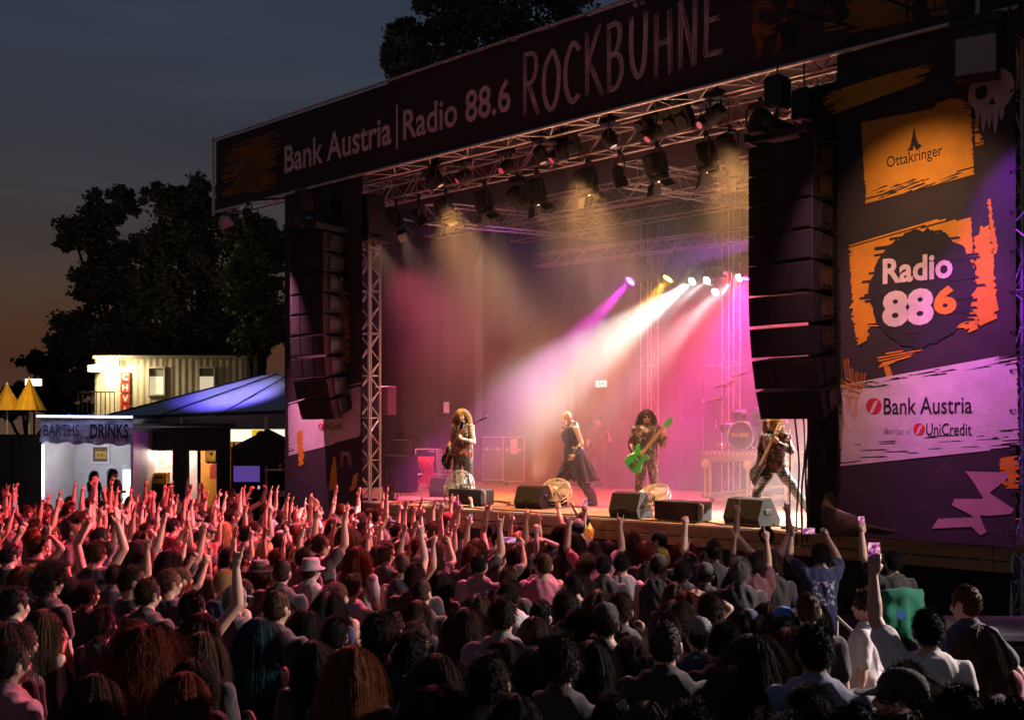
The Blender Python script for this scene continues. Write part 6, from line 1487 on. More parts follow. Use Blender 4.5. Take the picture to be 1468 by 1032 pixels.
# ================================================================== the crowd, people one can tell apart first
def solve_Y(px, ytop, h):
    Y = 9.0
    for _ in range(60):
        Y = Y * .5 + .5 * F * (H - h - gz((px - 734) / F * Y, Y)) / (ytop - 620.0)
    return Y
placed = []
def put(px, ytop, h, pose, male, hair, top, label, skin=0, hat=None, trou=0, rz=None, shorts=False, dy=0.0, lean=(0, 0)):
    hh = h + (.05 if hair and hair[0] in ('afro', 'big', 'curly', 'messy') else .03 if hair and hair[0] != 'buzz' else 0)
    Y = solve_Y(px, ytop, hh) + dy; x = (px - 734) / F * Y
    if rz is None: rz = face_to(x, Y, STG.x, STG.y)
    o = person(pose, male, x, Y, rz, h, hair, top, skin, trou, hat, label, lean=lean, shorts=shorts); placed.append((x, Y)); return o
M_, W_ = True, False
FG = [
 (20, 836, 1.78, 'idle', M_, ('short', 1, 'black'), ('tee', 'black'), "man with short black hair at the left edge behind the curly afro"),
 (72, 806, 1.82, 'idle', M_, ('afro', 1, 'black'), ('tee', 'black'), "person with a big round black afro in the left foreground"),
 (62, 866, 1.66, 'idle', W_, ('long', 1, 'light_brown'), ('tank', 'black'), "woman with light brown hair and bare shoulder beneath the afro"),
 (8, 884, 1.72, 'idle', W_, ('wavy', 2, 'black'), ('tee', 'black'), "woman with long black hair at the lower left corner"),
 (126, 826, 1.68, 'folded', W_, ('messy', 12, 'dark_brown'), ('tee', 'black'), "dark curly haired person just right of the afro, face turned to the stage"),
 (212, 824, 1.80, 'idle', M_, ('short', 3, 'dark_brown'), ('tee', 'black'), "man with short dark hair and visible ear behind the wide red hair"),
 (208, 882, 1.72, 'idle', W_, ('big', 1, 'red'), ('tank', 'black'), "woman with a very wide mass of dark red hair at lower left"),
 (276, 842, 1.76, 'right_horns', M_, ('short', 4, 'black'), ('tank', 'black'), "man with short black hair and a thick bare arm raised beside him"),
 (290, 897, 1.66, 'idle', W_, ('long', 3, 'light_brown'), ('tee', 'black'), "woman with straight ash blond hair between the red and the teal hair"),
 (337, 834, 1.74, 'idle', M_, ('short', 5, 'grey'), ('tee', 'charcoal'), "man in a pale grey baseball cap above the teal hair", dict(hat=('cap', 'grey'))),
 (372, 877, 1.68, 'idle', W_, ('long', 4, 'teal'), ('tank', 'black'), "woman with long teal blue hair in the left foreground"),
 (396, 846, 1.80, 'idle', M_, ('buzz', 1, 'brown'), ('tee', 'black'), "close shaved man right behind the teal haired woman"),
 (438, 866, 1.66, 'idle', W_, ('bob', 2, 'black'), ('tee', 'charcoal'), "person with a dark bob right of the close shaved man near the teal hair"),
 (452, 910, 1.64, 'idle', W_, ('bob', 1, 'dark_brown'), ('tee', 'black'), "person with dark bobbed hair half hidden left of the glowing orange hair"),
 (545, 866, 1.80, 'idle', M_, ('messy', 1, 'dark_brown'), ('tee', 'black'), "man with thick dark hair behind the orange haired woman"),
 (505, 916, 1.70, 'idle', W_, ('long', 5, 'orange'), ('tee', 'black'), "woman with long orange hair glowing along its right side"),
 (590, 894, 1.70, 'idle', M_, ('messy', 3, 'black'), ('tee', 'denim'), "person in a pale blue shirt beside the thick haired man"),
 (668, 864, 1.68, 'idle', W_, ('wavy', 3, 'brown'), ('tee', 'black'), "woman with long wavy brown hair left of the man in the grey shirt"),
 (721, 848, 1.80, 'idle', M_, ('short', 6, 'brown'), ('tee', 'grey'), "man with short hair and grey T-shirt right of the wavy haired woman"),
 (767, 877, 1.66, 'idle', W_, ('bob', 3, 'light_brown'), ('tee', 'black'), "woman with a light brown bob right of the man in grey"),
 (629, 927, 1.70, 'idle', W_, ('long', 6, 'brown'), ('tee', 'black'), "woman with brown hair at bottom centre, the taller of two in line"),
 (625, 972, 1.68, 'idle', W_, ('wavy', 4, 'dark_brown'), ('tee', 'charcoal'), "woman with dark wavy hair at the very bottom left of centre"),
 (702, 928, 1.80, 'idle', M_, ('short', 7, 'dark_brown'), ('tee', 'grey'), "man in a light grey shirt at bottom centre beside a red sleeve"),
 (742, 984, 1.70, 'folded', W_, ('bob', 4, 'dark_brown'), ('tee', 'maroon'), "person in a dark red shirt at bottom centre beside the grey shirt"),
 (604, 830, 1.76, 'idle', M_, ('buzz', 6, 'brown'), ('tee', 'charcoal'), "close cropped man standing in the middle of the dark crowd"),
 (811, 840, 1.78, 'idle', M_, ('short', 8, 'dark_brown'), ('tee', 'black'), "man with short dark hair left of the phone holding man in the cap"),
 (828, 868, 1.72, 'idle', M_, ('short', 9, 'black'), ('tee', 'black'), "person with short black hair in front of the phone holding man"),
 (868, 858, 1.76, 'film_low', M_, ('short', 10, 'dark_brown'), ('tee', 'printed_black'), "man in a dark cap holding a dark phone sideways at eye height", dict(hat=('cap', 'black'))),
 (890, 844, 1.76, 'idle', M_, ('short', 11, 'brown'), ('tee', 'charcoal'), "man with short brown hair right behind the sideways phone"),
 (802, 895, 1.82, 'idle', M_, ('messy', 13, 'dark_brown'), ('tee', 'black'), "man with curly dark hair and wide black shoulders at bottom centre"),
 (849, 909, 1.66, 'idle', W_, ('long', 7, 'dark_brown'), ('tee', 'maroon'), "woman with long dark hair right of the curly man at bottom centre"),
 (953, 890, 1.80, 'idle', M_, ('buzz', 3, 'dark_brown'), ('tee', 'black'), "man with cropped hair and black T-shirt right of the beer cup"),
 (969, 854, 1.66, 'idle', W_, ('wavy', 5, 'brown'), ('tee', 'black'), "woman with wavy brown hair right behind the cropped man"),
 (985, 842, 1.68, 'arch', W_, ('long', 8, 'red'), ('tank', 'black'), "red haired woman with a bare arm hanging beside the wavy hair"),
 (1020, 843, 1.78, 'idle', M_, ('short', 12, 'brown'), ('tee', 'black'), "man with short hair and lit neck left of the blue beanie"),
 (1040, 881, 1.70, 'idle', M_, ('messy', 2, 'black'), ('tee', 'black'), "dark messy haired person below and left of the blue beanie"),
 (1080, 900, 1.70, 'idle', W_, ('wavy', 8, 'dark_brown'), ('tank', 'black'), "woman with long dark wavy hair in the right foreground below the blue beanie"),
 (1122, 866, 1.66, 'idle', W_, ('long', 9, 'dark_brown'), ('tee', 'charcoal'), "person in a bright blue beanie facing the stage", dict(hat=('beanie', 'blue'))),
 (1131, 892, 1.66, 'idle', W_, ('long', 10, 'red'), ('tee', 'black'), "woman with long dull red hair just below the blue beanie"),
 (931, 995, 1.70, 'idle', W_, ('bob', 5, 'light_brown'), ('tee', 'black'), "person with light brown hair at bottom centre beside the clear cup"),
 (993, 990, 1.74, 'idle', M_, ('messy', 14, 'black'), ('tee', 'black'), "person with dark curls at the bottom, right of the light brown hair"),
 (1132, 1010, 1.72, 'idle', M_, ('messy', 4, 'dark_brown'), ('tee', 'black'), "top of a dark messy head at the bottom edge under the pale denim shirt"),
 (1158, 849, 1.78, 'idle', M_, ('buzz', 4, 'brown'), ('tee', 'black'), "man with cropped brown hair right of the blue beanie"),
 (1168, 887, 1.82, 'idle', M_, ('short', 13, 'black'), ('tee', 'denim'), "broad man in a pale denim shirt seen from behind at right"),
 (1242, 838, 1.70, 'idle', M_, ('messy', 5, 'brown'), ('tee', 'white'), "boy in a white T-shirt in profile looking down at right", dict(rz=R(62))),
 (1330, 866, 1.78, 'film_left', M_, ('short', 14, 'black'), ('tee', 'white'), "man in a white T-shirt holding a bright phone straight up at right"),
 (1386, 838, 1.84, 'hips', M_, ('buzz', 5, 'brown'), ('tee', 'navy'), "man in a navy T-shirt with his hand on his hip at far right", dict(rz=R(25))),
 (1280, 786, 1.80, 'film_left', M_, ('short', 15, 'black'), ('tee', 'black'), "man with a green flag over his back filming at right"),
 (1176, 774, 1.80, 'film', M_, ('messy', 6, 'black'), ('tee', 'printed_navy'), "tall man in a printed navy T-shirt filming with a sideways phone"),
 (1098, 752, 1.88, 'both_horns', M_, ('short', 16, 'dark_brown'), ('tank', 'black'), "tall person with hands raised in front of the bassist's big wedge"),
 (1108, 792, 1.72, 'idle', M_, ('short', 17, 'brown'), ('tee', 'black'), "person with short brown hair below the tall person with raised hands"),
 (1293, 950, 1.76, 'idle', M_, ('short', 18, 'black'), ('tee', 'charcoal'), "man in a black cap at the lower right below the white T-shirt boy", dict(hat=('cap', 'black'), rz=R(60))),
 (1162, 968, 1.72, 'idle', M_, ('messy', 7, 'dark_brown'), ('tee', 'black'), "dark haired person at the bottom right before the denim shirt"),
 (1228, 999, 1.72, 'idle', M_, ('short', 19, 'black'), ('tee', 'black'), "short haired person at the bottom edge left of the black cap"),
 (1374, 968, 1.76, 'folded', W_, ('messy', 8, 'black'), ('tee', 'black'), "black haired person at the lower right with a hand raised to the chest"),
 (1312, 1000, 1.70, 'idle', W_, ('big', 2, 'red'), ('tee', 'black'), "woman with big dark reddish hair at the bottom right edge"),
 (1440, 985, 1.74, 'idle', W_, ('wavy', 6, 'black'), ('tee', 'black'), "dark haired person in the lower right corner"),
 (716, 785, 1.68, 'film', W_, ('pony', 1, 'dark_brown'), ('tee', 'black'), "woman with a dark ponytail left of the small bright phone"),
 (981, 773, 1.68, 'idle', W_, ('wavy', 7, 'red'), ('tee', 'black'), "woman with vivid red hair in front of the monitor box at right"),
 (1016, 783, 1.70, 'idle', W_, ('long', 11, 'light_brown'), ('tee', 'black'), "woman with long fair hair right of the vivid red hair"),
 (1060, 794, 1.82, 'idle', M_, ('messy', 9, 'grey'), ('tee', 'black'), "tall man with wild greyish hair left of the person with raised hands"),
 (866, 790, 1.80, 'idle', M_, ('short', 20, 'black'), ('tee', 'black'), "broad man in black with short black hair under the singer's boots"),
 (892, 786, 1.74, 'idle', M_, ('messy', 10, 'black'), ('tank', 'grey'), "dark haired man with backpack straps right of the broad man in black"),
 (944, 790, 1.80, 'idle', M_, ('short', 21, 'dark_brown'), ('tank', 'black'), "man in backward cap and black tank top below the green guitarist", dict(hat=('cap', 'black'), )),
 (840, 793, 1.66, 'idle', W_, ('curly', 5, 'light_brown'), ('tee', 'grey'), "curly haired person glowing pink left of the broad man in black"),
 (925, 771, 1.68, 'idle', W_, ('long', 12, 'brown'), ('tee', 'black'), "woman with long brown hair left of the capped security guard"),
 (979, 796, 1.74, 'idle', M_, ('messy', 11, 'black'), ('tee', 'black'), "dark messy haired person below the vivid red hair"),
 (1011, 802, 1.76, 'idle', M_, ('short', 22, 'black'), ('tee', 'black'), "man in a dark cap below the long fair hair at right", dict(hat=('cap', 'charcoal'))),
 (688, 789, 1.80, 'idle', M_, ('short', 23, 'black'), ('tee', 'grey'), "tall man with flat dark hair in a pale shirt below the pink haired photographer"),
 (374, 800, 1.70, 'idle', W_, ('long', 13, 'brown'), ('tee', 'pink'), "woman in a pale sun hat, left one of the two hats near the left tower", dict(hat=('bucket', 'charcoal'))),
 (446, 797, 1.76, 'idle', M_, ('short', 24, 'brown'), ('tee', 'grey'), "man in a pale round hat, right one of the two hats near the left tower", dict(hat=('bucket', 'grey'))),
]
obs = {}
for row in FG:
    kw = row[8] if len(row) > 8 else {}
    o = put(*row[:7], row[7], skin=0 if len(row[7]) % 3 else 1, **kw); obs[row[7]] = o
find = lambda s: next(o for k, o in obs.items() if s in k)
# pit crew between the barrier and the stage
def crew(px, ytop, h, pose, hair, top, label, v=None, male=True, hat=None, rz=None):
    o = put(px, ytop, h, pose, male, hair, top, label, hat=hat, rz=rz); o['group'] = "crew in the pit before the stage"; return o
crew(652, 722, 1.70, 'film', ('mohawk', 1, 'pink'), ('tee', 'yellow'), "photographer with bright pink hair in a yellow vest at the stage edge", rz=R(-20))
crew(944, 758, 1.76, 'idle', ('short', 25, 'black'), ('tee', 'hi_vis'), "security guard in black cap and neon yellow vest below the green guitarist", hat=('cap', 'black'), rz=R(60))
crew(836, 732, 1.78, 'film', ('short', 26, 'brown'), ('tee', 'yellow'), "photographer in red cap and yellow vest below the singer", hat=('cap', 'maroon'), rz=R(50))
# the flag, drinks and phones they hold
fo = find("green flag"); Mf = mat_of(fo); root = thing("green_flag", "green flag draped from the filming man's shoulders", "flag", M=Mf.normalized())
m = MB(); vs = []; nx, nz = 24, 20
for j in range(nz + 1):
    for i in range(nx + 1):
        u, w = i / nx, j / nz; a = R(-160) + R(200) * u
        rr = .27 + .10 * w + .05 * w * math.sin(i * 1.7) + .05 * noise.noise(Vector((u * 5, w * 4, 2)))
        vs.append((rr * math.cos(a) * (1 + .5 * w * max(0, math.cos(a))), -.02 + rr * .8 * math.sin(a), 1.46 - (.52 + .2 * math.cos(a)) * w - .05 * abs(math.cos(a))))
m.add(vs, [(j * (nx + 1) + i, j * (nx + 1) + i + 1, (j + 1) * (nx + 1) + i + 1, (j + 1) * (nx + 1) + i) for j in range(nz) for i in range(nx)], 0, True)
fl = m.build("cloth", SHIRT['green'], root); fl.modifiers.new("t", 'SOLIDIFY').thickness = .006
m = MB(); disc(m, (-.1, 1.2), .055, .05, -.36, n=16); m.build("blue_print", pm("blue_flag_print", (.02, .1, .35), .8, .1, 4), fl)
def cup(loc, label, beer=True, h=.14):
    root = thing("plastic_cup", label, "cup", loc, 0, "plastic cups held in the crowd"); m = MB(); m.lathe([(.030, 0), (.042, h), (.039, h), (.028, .006)], 18)
    m.build("cup_wall", pm("cup_plastic", (.55, .5, .5), .25, 0), root)
    m = MB(); m.lathe([(.0305, .002), (.0405, h * .8)], 18); m.lathe([(.001, h * .8), (.0385, h * .8)], 18); m.build("beer", pm("beer", (.65, .26, .02), .25, .1, 5), root)
    return root
cm = W(912, 902, 6.9)
o = put(905, 905, 1.64, 'drink', W_, ('pony', 2, 'dark_brown'), ('tank', 'black'), "woman holding up a cup of amber beer left of the cropped man", rz=R(-10)); cup(hand_at(o, 1) - Vector((0, 0, .07)), "plastic cup of amber beer held up in the middle foreground")
o = put(880, 985, 1.66, 'drink', M_, ('short', 27, 'black'), ('tee', 'black'), "short haired man at the bottom edge holding a clear cup", rz=R(-20)); cup(hand_at(o, 1) - Vector((0, 0, .07)), "clear plastic cup with some beer at the bottom edge", h=.13)
def give_phone(o, side, label, portrait=True, both=False, bright=True):
    p = hand_at(o, side)
    if both: p = (hand_at(o, 1) + hand_at(o, -1)) / 2
    return phone(p + Vector((0, 0, .03 if portrait else 0)), o.rotation_euler.z * .5, label, portrait, -.15, bright)
give_phone(find("straight up"), -1, "bright upright phone held by the man in the white T-shirt")
give_phone(fo, -1, "phone of the man with the green flag")
give_phone(find("printed navy"), 1, "sideways phone filming above the printed navy T-shirt", False, True)
give_phone(find("dark phone"), 1, "phone held sideways at eye height by the man in the cap", False, True, False)
give_phone(find("dark ponytail"), 1, "small bright phone held sideways by the woman with the ponytail", False, True)

# ---- the rest of the crowd
r = random.Random(77)
fill = []
tops = ['black'] * 9 + ['printed_black'] * 5 + ['charcoal'] * 4 + ['grey', 'white', 'red', 'maroon', 'navy', 'olive', 'pink', 'denim']
hairs_m = [('short', s) for s in range(1, 9)] + [('buzz', 1), ('messy', 1), ('messy', 2), ('long', 2)]
hairs_w = [('long', s) for s in range(1, 7)] + [('wavy', s) for s in range(1, 5)] + [('bob', 1), ('bob', 2), ('pony', 1)]
cols = ['black'] * 4 + ['dark_brown'] * 6 + ['brown'] * 4 + ['light_brown'] * 2 + ['blond', 'red', 'grey']
cand = []
for _ in range(26000):
    Y = r.uniform(8.2, 22.3); px = r.uniform(-50, 1085); x = (px - 734) / F * Y
    t_, v_, _z = to_stage((x, Y, 0))
    if v_ > -1.9 or (t_ < -7.5 and Y > 21.2): continue
    if px > 960 and Y < 10.4: continue
    lim = .60 if Y < 11.5 else .53
    if all((x - a) ** 2 + (Y - b) ** 2 > lim * lim for a, b in placed):
        # keep faces of the hand placed front rows clear
        placed.append((x, Y)); cand.append((x, Y, px))
    if len(cand) >= 200: break
near = 0
for _ in range(6000):
    Y = r.uniform(4.7, 8.4); px = r.uniform(-20, 1440); x = (px - 734) / F * Y
    if px > 1180 and Y > 6.2: continue
    if all((x - a) ** 2 + (Y - b) ** 2 > .42 ** 2 for a, b in placed): placed.append((x, Y)); cand.append((x, Y, px)); near += 1
    if near >= 30: break
for x, Y, px in cand:
    male = r.random() < .58; far = Y > 10.5
    up = r.random() < (.76 if (px < 700 and far) else .45 if far else .06)
    pose = r.choice(RAISED) if up else r.choice(CALM)
    hr = r.choice(hairs_m if male else hairs_w); col = r.choice(cols); st = ('tank' if r.random() < (.25 if male else .5) else 'tee')
    hat = None
    if r.random() < .09: hat = (r.choice(['cap', 'cap', 'cap', 'cap', 'cap', 'bucket']), r.choice(['black', 'black', 'charcoal', 'navy', 'grey', 'red']))
    if hat: hr = ('short', hr[1]) if male else ('long', 1 + hr[1] % 6)
    h = r.gauss(1.78, .06) if male else r.gauss(1.67, .05)
    if Y < 8.4: h = min(h, 1.72) - .05
    rz = face_to(x, Y, STG.x, STG.y) + r.gauss(0, .28)
    top = r.choice(tops)
    if pose == 'film' and r.random() < .6: pose = 'both_open'
    o = person(pose, male, x, Y, rz, h, (*hr, col), (st, top), r.choice([0, 0, 1]), r.randrange(3), hat, None, lean=(r.gauss(0, .03), r.gauss(0, .04)))
    fill.append((o, pose, male, (*hr, col), (st, top), hat, px, Y))
# ---- labels that single each of them out
ZONES = [(40, "below the parasols"), (190, "before the drinks kiosk"), (270, "before the pale bar window"), (335, "before the orange bar window"), (410, "before the dark tent"), (520, "under the left banner"), (600, "under the left tower"), (700, "under the blond guitarist"), (790, "under the left wedge"), (870, "under the singer"), (960, "under the green guitarist"), (1050, "under the drum riser"), (2000, "under the bassist")]
hdesc = dict(short="short {} hair", buzz="cropped {} hair", messy="tousled {} hair", long="long {} hair", wavy="wavy {} hair", bob="bobbed {} hair", pony="{} ponytail", curly="curly {} hair")
byl = {}
for o, pose, male, hair, top, hat, px, Y in fill:
    zone = next(z for lim, z in ZONES if px < lim)
    _t, v_, _z = to_stage((o.location.x, Y, 0))
    row = "at front" if v_ > -3.6 else "mid crowd" if Y > 11 else "further back"
    hd = hdesc[hair[0]].format(hair[2].replace('_', ' ')) if not hat else {"cap": hat[1] + " cap", "bucket": hat[1] + " sun hat"}[hat[0]]
    lab = f"{'man' if male else 'woman'}, {hd}, {top[1].replace('_', ' ')} {'top' if top[0] == 'tank' else 'T-shirt'}"
    if PO[pose][1]: lab += ", " + PO[pose][1]
    lab += f", {row} {zone}"
    w = lab.split()
    if len(w) > 15: lab = lab.replace(f", {top[1].replace('_', ' ')} {'top' if top[0] == 'tank' else 'T-shirt'}", "")
    byl.setdefault(lab, []).append((px, o))
for lab, L in byl.items():
    L.sort(key=lambda q: q[0])
    for i, (px, o) in enumerate(L):
        o['label'] = lab if len(L) == 1 else (("leftmost " if i == 0 else "rightmost " if i == len(L) - 1 else ord_[i] + " from left ") + lab)
        if len(o['label'].split()) > 16: o['label'] = " ".join(o['label'].replace("light brown", "fair").replace("dark brown", "dark").split()[:16])
fi = 0
for o, pose, male, hair, top, hat, px, Y in fill:
    if pose in ('film_one', 'film') and fi < 5:
        fi += 1; give_phone(o, 1, "phone held up by " + " ".join(w for w in o['label'].replace("holding up a phone, ", "").replace("filming with both hands, ", "").split()[:12]).strip(","), pose == 'film_one', pose == 'film')
for p in PEOPLE:
    for k in ('hand_r', 'hand_l'):
        if k in p['o']: del p['o'][k]
# ================================================================== beyond the crowd: kiosk, bar, marquee, containers, parasols
wallw = pm("white_wall", (.62, .60, .58), .6, .1, 3); darkw = pm("dark_board", (.025, .022, .022), .75, .2, 4); creamc = pm("cream_container", (.42, .38, .27), .5, .12, 4)
def local(Y, yaw=0.0):
    return lambda px, py: ((px - 734) / F * Y, H - (py - 620) / F * Y)
# drinks kiosk
YK = 27.0; K = local(YK); x0, _ = K(62, 600); x1, _ = K(189, 600)
root = thing("drinks_kiosk", "white drinks kiosk edged by cold LED strips, its ragged banner reading DRINKS", "kiosk", ((x0 + x1) / 2, YK, 0))
w = x1 - x0; zt = K(0, 600)[1]; zb0 = K(0, 634)[1]
m = MB(); m.box((0, 1.9, 1.55), (w, .06, 3.1)); m.box((-w / 2, .95, 1.55), (.06, 1.9, 3.1)); m.box((w / 2, .95, 1.55), (.06, 1.9, 3.1)); m.box((0, .9, .2), (w - .1, 1.8, .4)); m.build("wall", wallw, root)
m = MB(); m.box((0, .9, zt + .05), (w + .2, 2.1, .08)); m.build("roof", darkw, root)
m = MB(); vs = []; nx = 40
for j in range(7):
    for i in range(nx + 1):
        u = i / nx; vs.append((-w / 2 - .05 + (w + .1) * u, -.05 + .05 * math.sin(i * 1.3 + j * .8) * (j / 6), zt - (zt - zb0 + .08 * u) * j / 6 + .03 * math.sin(i * .7)))
m.add(vs, [(j * (nx + 1) + i, j * (nx + 1) + i + 1, (j + 1) * (nx + 1) + i + 1, (j + 1) * (nx + 1) + i) for j in range(6) for i in range(nx)], 0, True)
bn = m.build("banner_cloth", pm("streaked_banner", (.42, .40, .46), .6, .8, 2.2, stretch=(1, 1, 4)), root)
put_mesh(text_mesh("DRINKS", .98, .38, .02), "lettering", blackp, bn, (.12, -.13, zb0 + .10)); put_mesh(text_mesh("BARTHS", .92, .30, .02), "lettering", pm("grey_violet_print", (.10, .08, .14), .7, .2, 5), bn, (-1.08, -.13, zb0 + .16))
m = MB(); m.tube((-w / 2 - .08, -.19, zt + .06), (w / 2 + .08, -.19, zt + .04), .024); m.tube((-w / 2 + .02, -.06, .9), (-w / 2 + .02, -.06, zb0 - .05), .028)
m.build("led_strip", pm("cold_led", (.8, .8, .9), .4, 0, emit=(.40, .52, 1.0), estr=6), root)
m = MB(); m.box((0, -.45, 1.02), (w + .4, .5, .07), rot=Euler((0, .05, 0))); m.box((0, -.25, .5), (w + .2, .06, 1.0)); m.build("counter", pm("grey_counter", (.20, .19, .20), .5, .2, 4), root)
fx, fz_ = K(104, 653); m = MB(); m.box((fx - (x0 + x1) / 2, 1.84, fz_), (.50, .04, .54)); fr = m.build("poster_frame", pm("frame_white", (.7, .68, .7), .5, .05, 4), root)
m = MB(); m.sheet([(-.2, -.2), (.2, -.2), (.2, .2), (-.2, .2)], 1.81, M=Matrix.Translation((fx - (x0 + x1) / 2, 0, fz_))); m.build("poster", pm("brown_poster", (.16, .07, .03), .6, .3, 6), fr)
m = MB(); m.sheet([(-.13, -.12), (.18, -.12), (.18, .08), (-.13, .08)], 1.804, M=Matrix.Translation((fx - (x0 + x1) / 2, 0, fz_))); m.build("yellow_panel", pm("yellow_panel", (.55, .38, .06), .6, .1, 6), fr)
put_mesh(text_mesh("RAL", .24, .10, .01), "lettering", blackp, fr, (fx - (x0 + x1) / 2 - .08, 1.798, fz_ - .07))
gx, _ = K(163, 660); gx -= (x0 + x1) / 2
m = MB(); m.box((gx, 1.5, 1.35), (.55, .5, 1.7), bev=.02); fg_ = m.build("fridge", pm("fridge_white", (.55, .55, .55), .4, .05, 4), root)
m = MB(); m.box((gx, 1.24, 1.4), (.44, .02, 1.3)); m.build("fridge_door", pm("fridge_light", (.7, .8, .8), .3, .3, 9, emit=(.75, .9, .85), estr=1.3), fg_)
m = MB(); m.box((w / 2 - .22, 1.2, 1.5), (.36, .05, 1.7)); m.build("orange_panel", pm("orange_panel", (.62, .24, .02), .6, .12, 4), root)
put_mesh(text_mesh("Red", .26, .16, .015), "lettering", redp, root, (w / 2 - .36, 1.16, K(0, 652)[1] - .05))
point("kiosk_tube_light", ((x0 + x1) / 2 - .1, YK + .5, 2.75), 28, (.95, .93, 1.0), .25); point("kiosk_led_light", (x0 + .05, YK - .25, 2.0), 22, (.55, .65, 1.0), .2)
m = MB(); m.tube((-.5, .5, 2.95), (.5, .5, 2.95), .03); m.build("tube_lamp", pm("tube_glow", (.9, .9, .9), .4, 0, emit=(1, .96, 1), estr=6), root)
for px, py, hh, lab, col, tp in ((135, 673, 1.62, "person with wavy hair leaning at the drinks kiosk counter, left of two", 'brown', 'charcoal'), (164, 671, 1.66, "person with a hair bun leaning at the drinks kiosk counter, right of two", 'light_brown', 'black')):
    Yp = YK - 1.0; z0 = H - (py - 620) / F * Yp - hh - .03
    person('folded', False, (px - 734) / F * Yp, Yp, R(-110), hh, ('bob' if px < 150 else 'pony', 2, col), ('tee', tp), label=lab, z=z0, group="people at the drinks kiosk")
m = MB(); m.box((0, 0, 0), (3.2, 1.4, .8)); tag(m.build("kiosk_step", pm("dark_planks", (.05, .04, .03), .8, .3, 4), M=Matrix.Translation(((x0 + x1) / 2, YK - 1.15, .0))), "dark wooden step before the drinks kiosk counter", "step")

# dark bar with lit hatches, under the marquee
YB = 28.5; K = local(YB); a0, _ = K(190, 650); a1, _ = K(330, 650)
root = thing("dark_bar", "dark wooden bar with two lit hatches beside the drinks kiosk", "bar", (0, YB, 0))
zt = K(0, 612)[1]; z1 = K(0, 646)[1]; zs = K(0, 690)[1]
h1 = (K(207, 0)[0], K(250, 0)[0]); h2 = (K(271, 0)[0], K(313, 0)[0])
m = MB()
for q0, q1, zl, zh in ((a0, h1[0], 0, z1), (h1[1], h2[0], 0, z1), (h2[1], a1, 0, z1), (a0, a1, z1, zt), (h1[0], h1[1], 0, zs - .05)): m.box(((q0 + q1) / 2, 0, (zl + zh) / 2), (q1 - q0, .10, zh - zl))
m.build("wall", darkw, root)
m = MB(); m.box(((a0 + a1) / 2, 2.4, zt / 2), (a1 - a0, .08, zt)); m.build("back_wall", darkw, root)
m = MB(); m.box(((a0 + a1) / 2, 1.2, zt + .05), (a1 - a0 + .3, 2.8, .08)); m.build("roof", darkw, root)
for q, col, es, nm in ((h1, (1.0, .72, .62), .30, "pale"), (h2, (1.0, .46, .06), .75, "orange")):
    m = MB(); m.box(((q[0] + q[1]) / 2, 1.6, 1.6), (q[1] - q[0] + .5, .05, 2.6)); m.build("hatch_panel", pm(nm + "_hatch_panel", (.5, .42, .38) if nm == "pale" else (.62, .27, .02), .7, .25, 2.5), root)
    point("hatch_light", ((q[0] + q[1]) / 2, YB + .8, z1 - .1), 110 if nm == "pale" else 150, col, .15)
    m = MB(); 
    for x in q: m.box((x, -.06, (z1 + .0) / 2), (.05, .06, z1))
    m.box(((q[0] + q[1]) / 2, -.06, z1 + .03), (q[1] - q[0] + .05, .058, .05)); m.build("hatch_frame", pm("hatch_trim", (.09, .07, .06), .6, .1, 4), root)
cx, cz = K(226, 683); 
cr = thing("beer_crate", "yellow beer crate standing in the pale lit hatch", "crate", (cx, YB + .25, zs - .05)); m = MB(); 
for y in (-.15, .15): m.box((0, y, .14), (.42, .02, .28)); 
for x in (-.2, .2): m.box((x, 0, .14), (.02, .28, .28))
m.box((0, 0, .02), (.4, .28, .02)); m.build("crate_wall", pm("yellow_crate", (.75, .42, .02), .5, .1, 5), cr)
m = MB(); m.box((0, -.165, .16), (.2, .012, .08)); m.build("grip_slot", darkw, cr)
m = MB(); m.box((cx + .0, .3, zs - .09), (h1[1] - h1[0], .5, .05)); m.build("counter", darkw, root)
fx, fzz = K(288, 676); m = MB(); r = random.Random(5); m.sheet([(fx - .22, fzz - .25), (fx + .28, fzz - .25), (fx + .26, fzz + .2), (fx + .05, fzz + .33), (fx - .2, fzz + .1)], 1.56); m.build("red_print", pm("red_hatch_print", (.35, .03, .02), .7, .3, 5), root)
m = MB(); m.box((fx + .06, .9, fzz + .45), (.36, .3, .5), bev=.05); m.build("hanging_coat", pm("grey_brown_cloth", (.06, .045, .04), .9, .3, 5), root)
# marquee
YM = 31.0; K = local(YM)
p_ridge0, p_ridge1 = K(352, 532), K(425, 530); e0, e1 = K(160, 600), K(425, 598)
root = thing("marquee", "white marquee with a gabled roof lit violet beside the left banner", "marquee", (0, YM, 0))
white_t = pm("marquee_canvas", (.62, .62, .63), .6, .08, 2, bump=.1, bscale=3)
def quad_sheet(m, A, B, C, Dd, n=20, sag=.10):
    vs = []
    for j in range(n + 1):
        for i in range(n + 1):
            u, w_ = i / n, j / n; p = (Vector(A) * (1 - u) + Vector(B) * u) * (1 - w_) + (Vector(Dd) * (1 - u) + Vector(C) * u) * w_
            p.z -= sag * math.sin(u * math.pi * 3) ** 2 * math.sin(w_ * math.pi); vs.append(p)
    m.add(vs, [(j * (n + 1) + i, j * (n + 1) + i + 1, (j + 1) * (n + 1) + i + 1, (j + 1) * (n + 1) + i) for j in range(n) for i in range(n)], 0, True)
m = MB(); quad_sheet(m, (e0[0], -1.0, e0[1]), (e1[0] + .6, -3.2, e1[1] + .1), (p_ridge1[0] + .6, 1.2, p_ridge1[1]), (p_ridge0[0], 2.2, p_ridge0[1]))
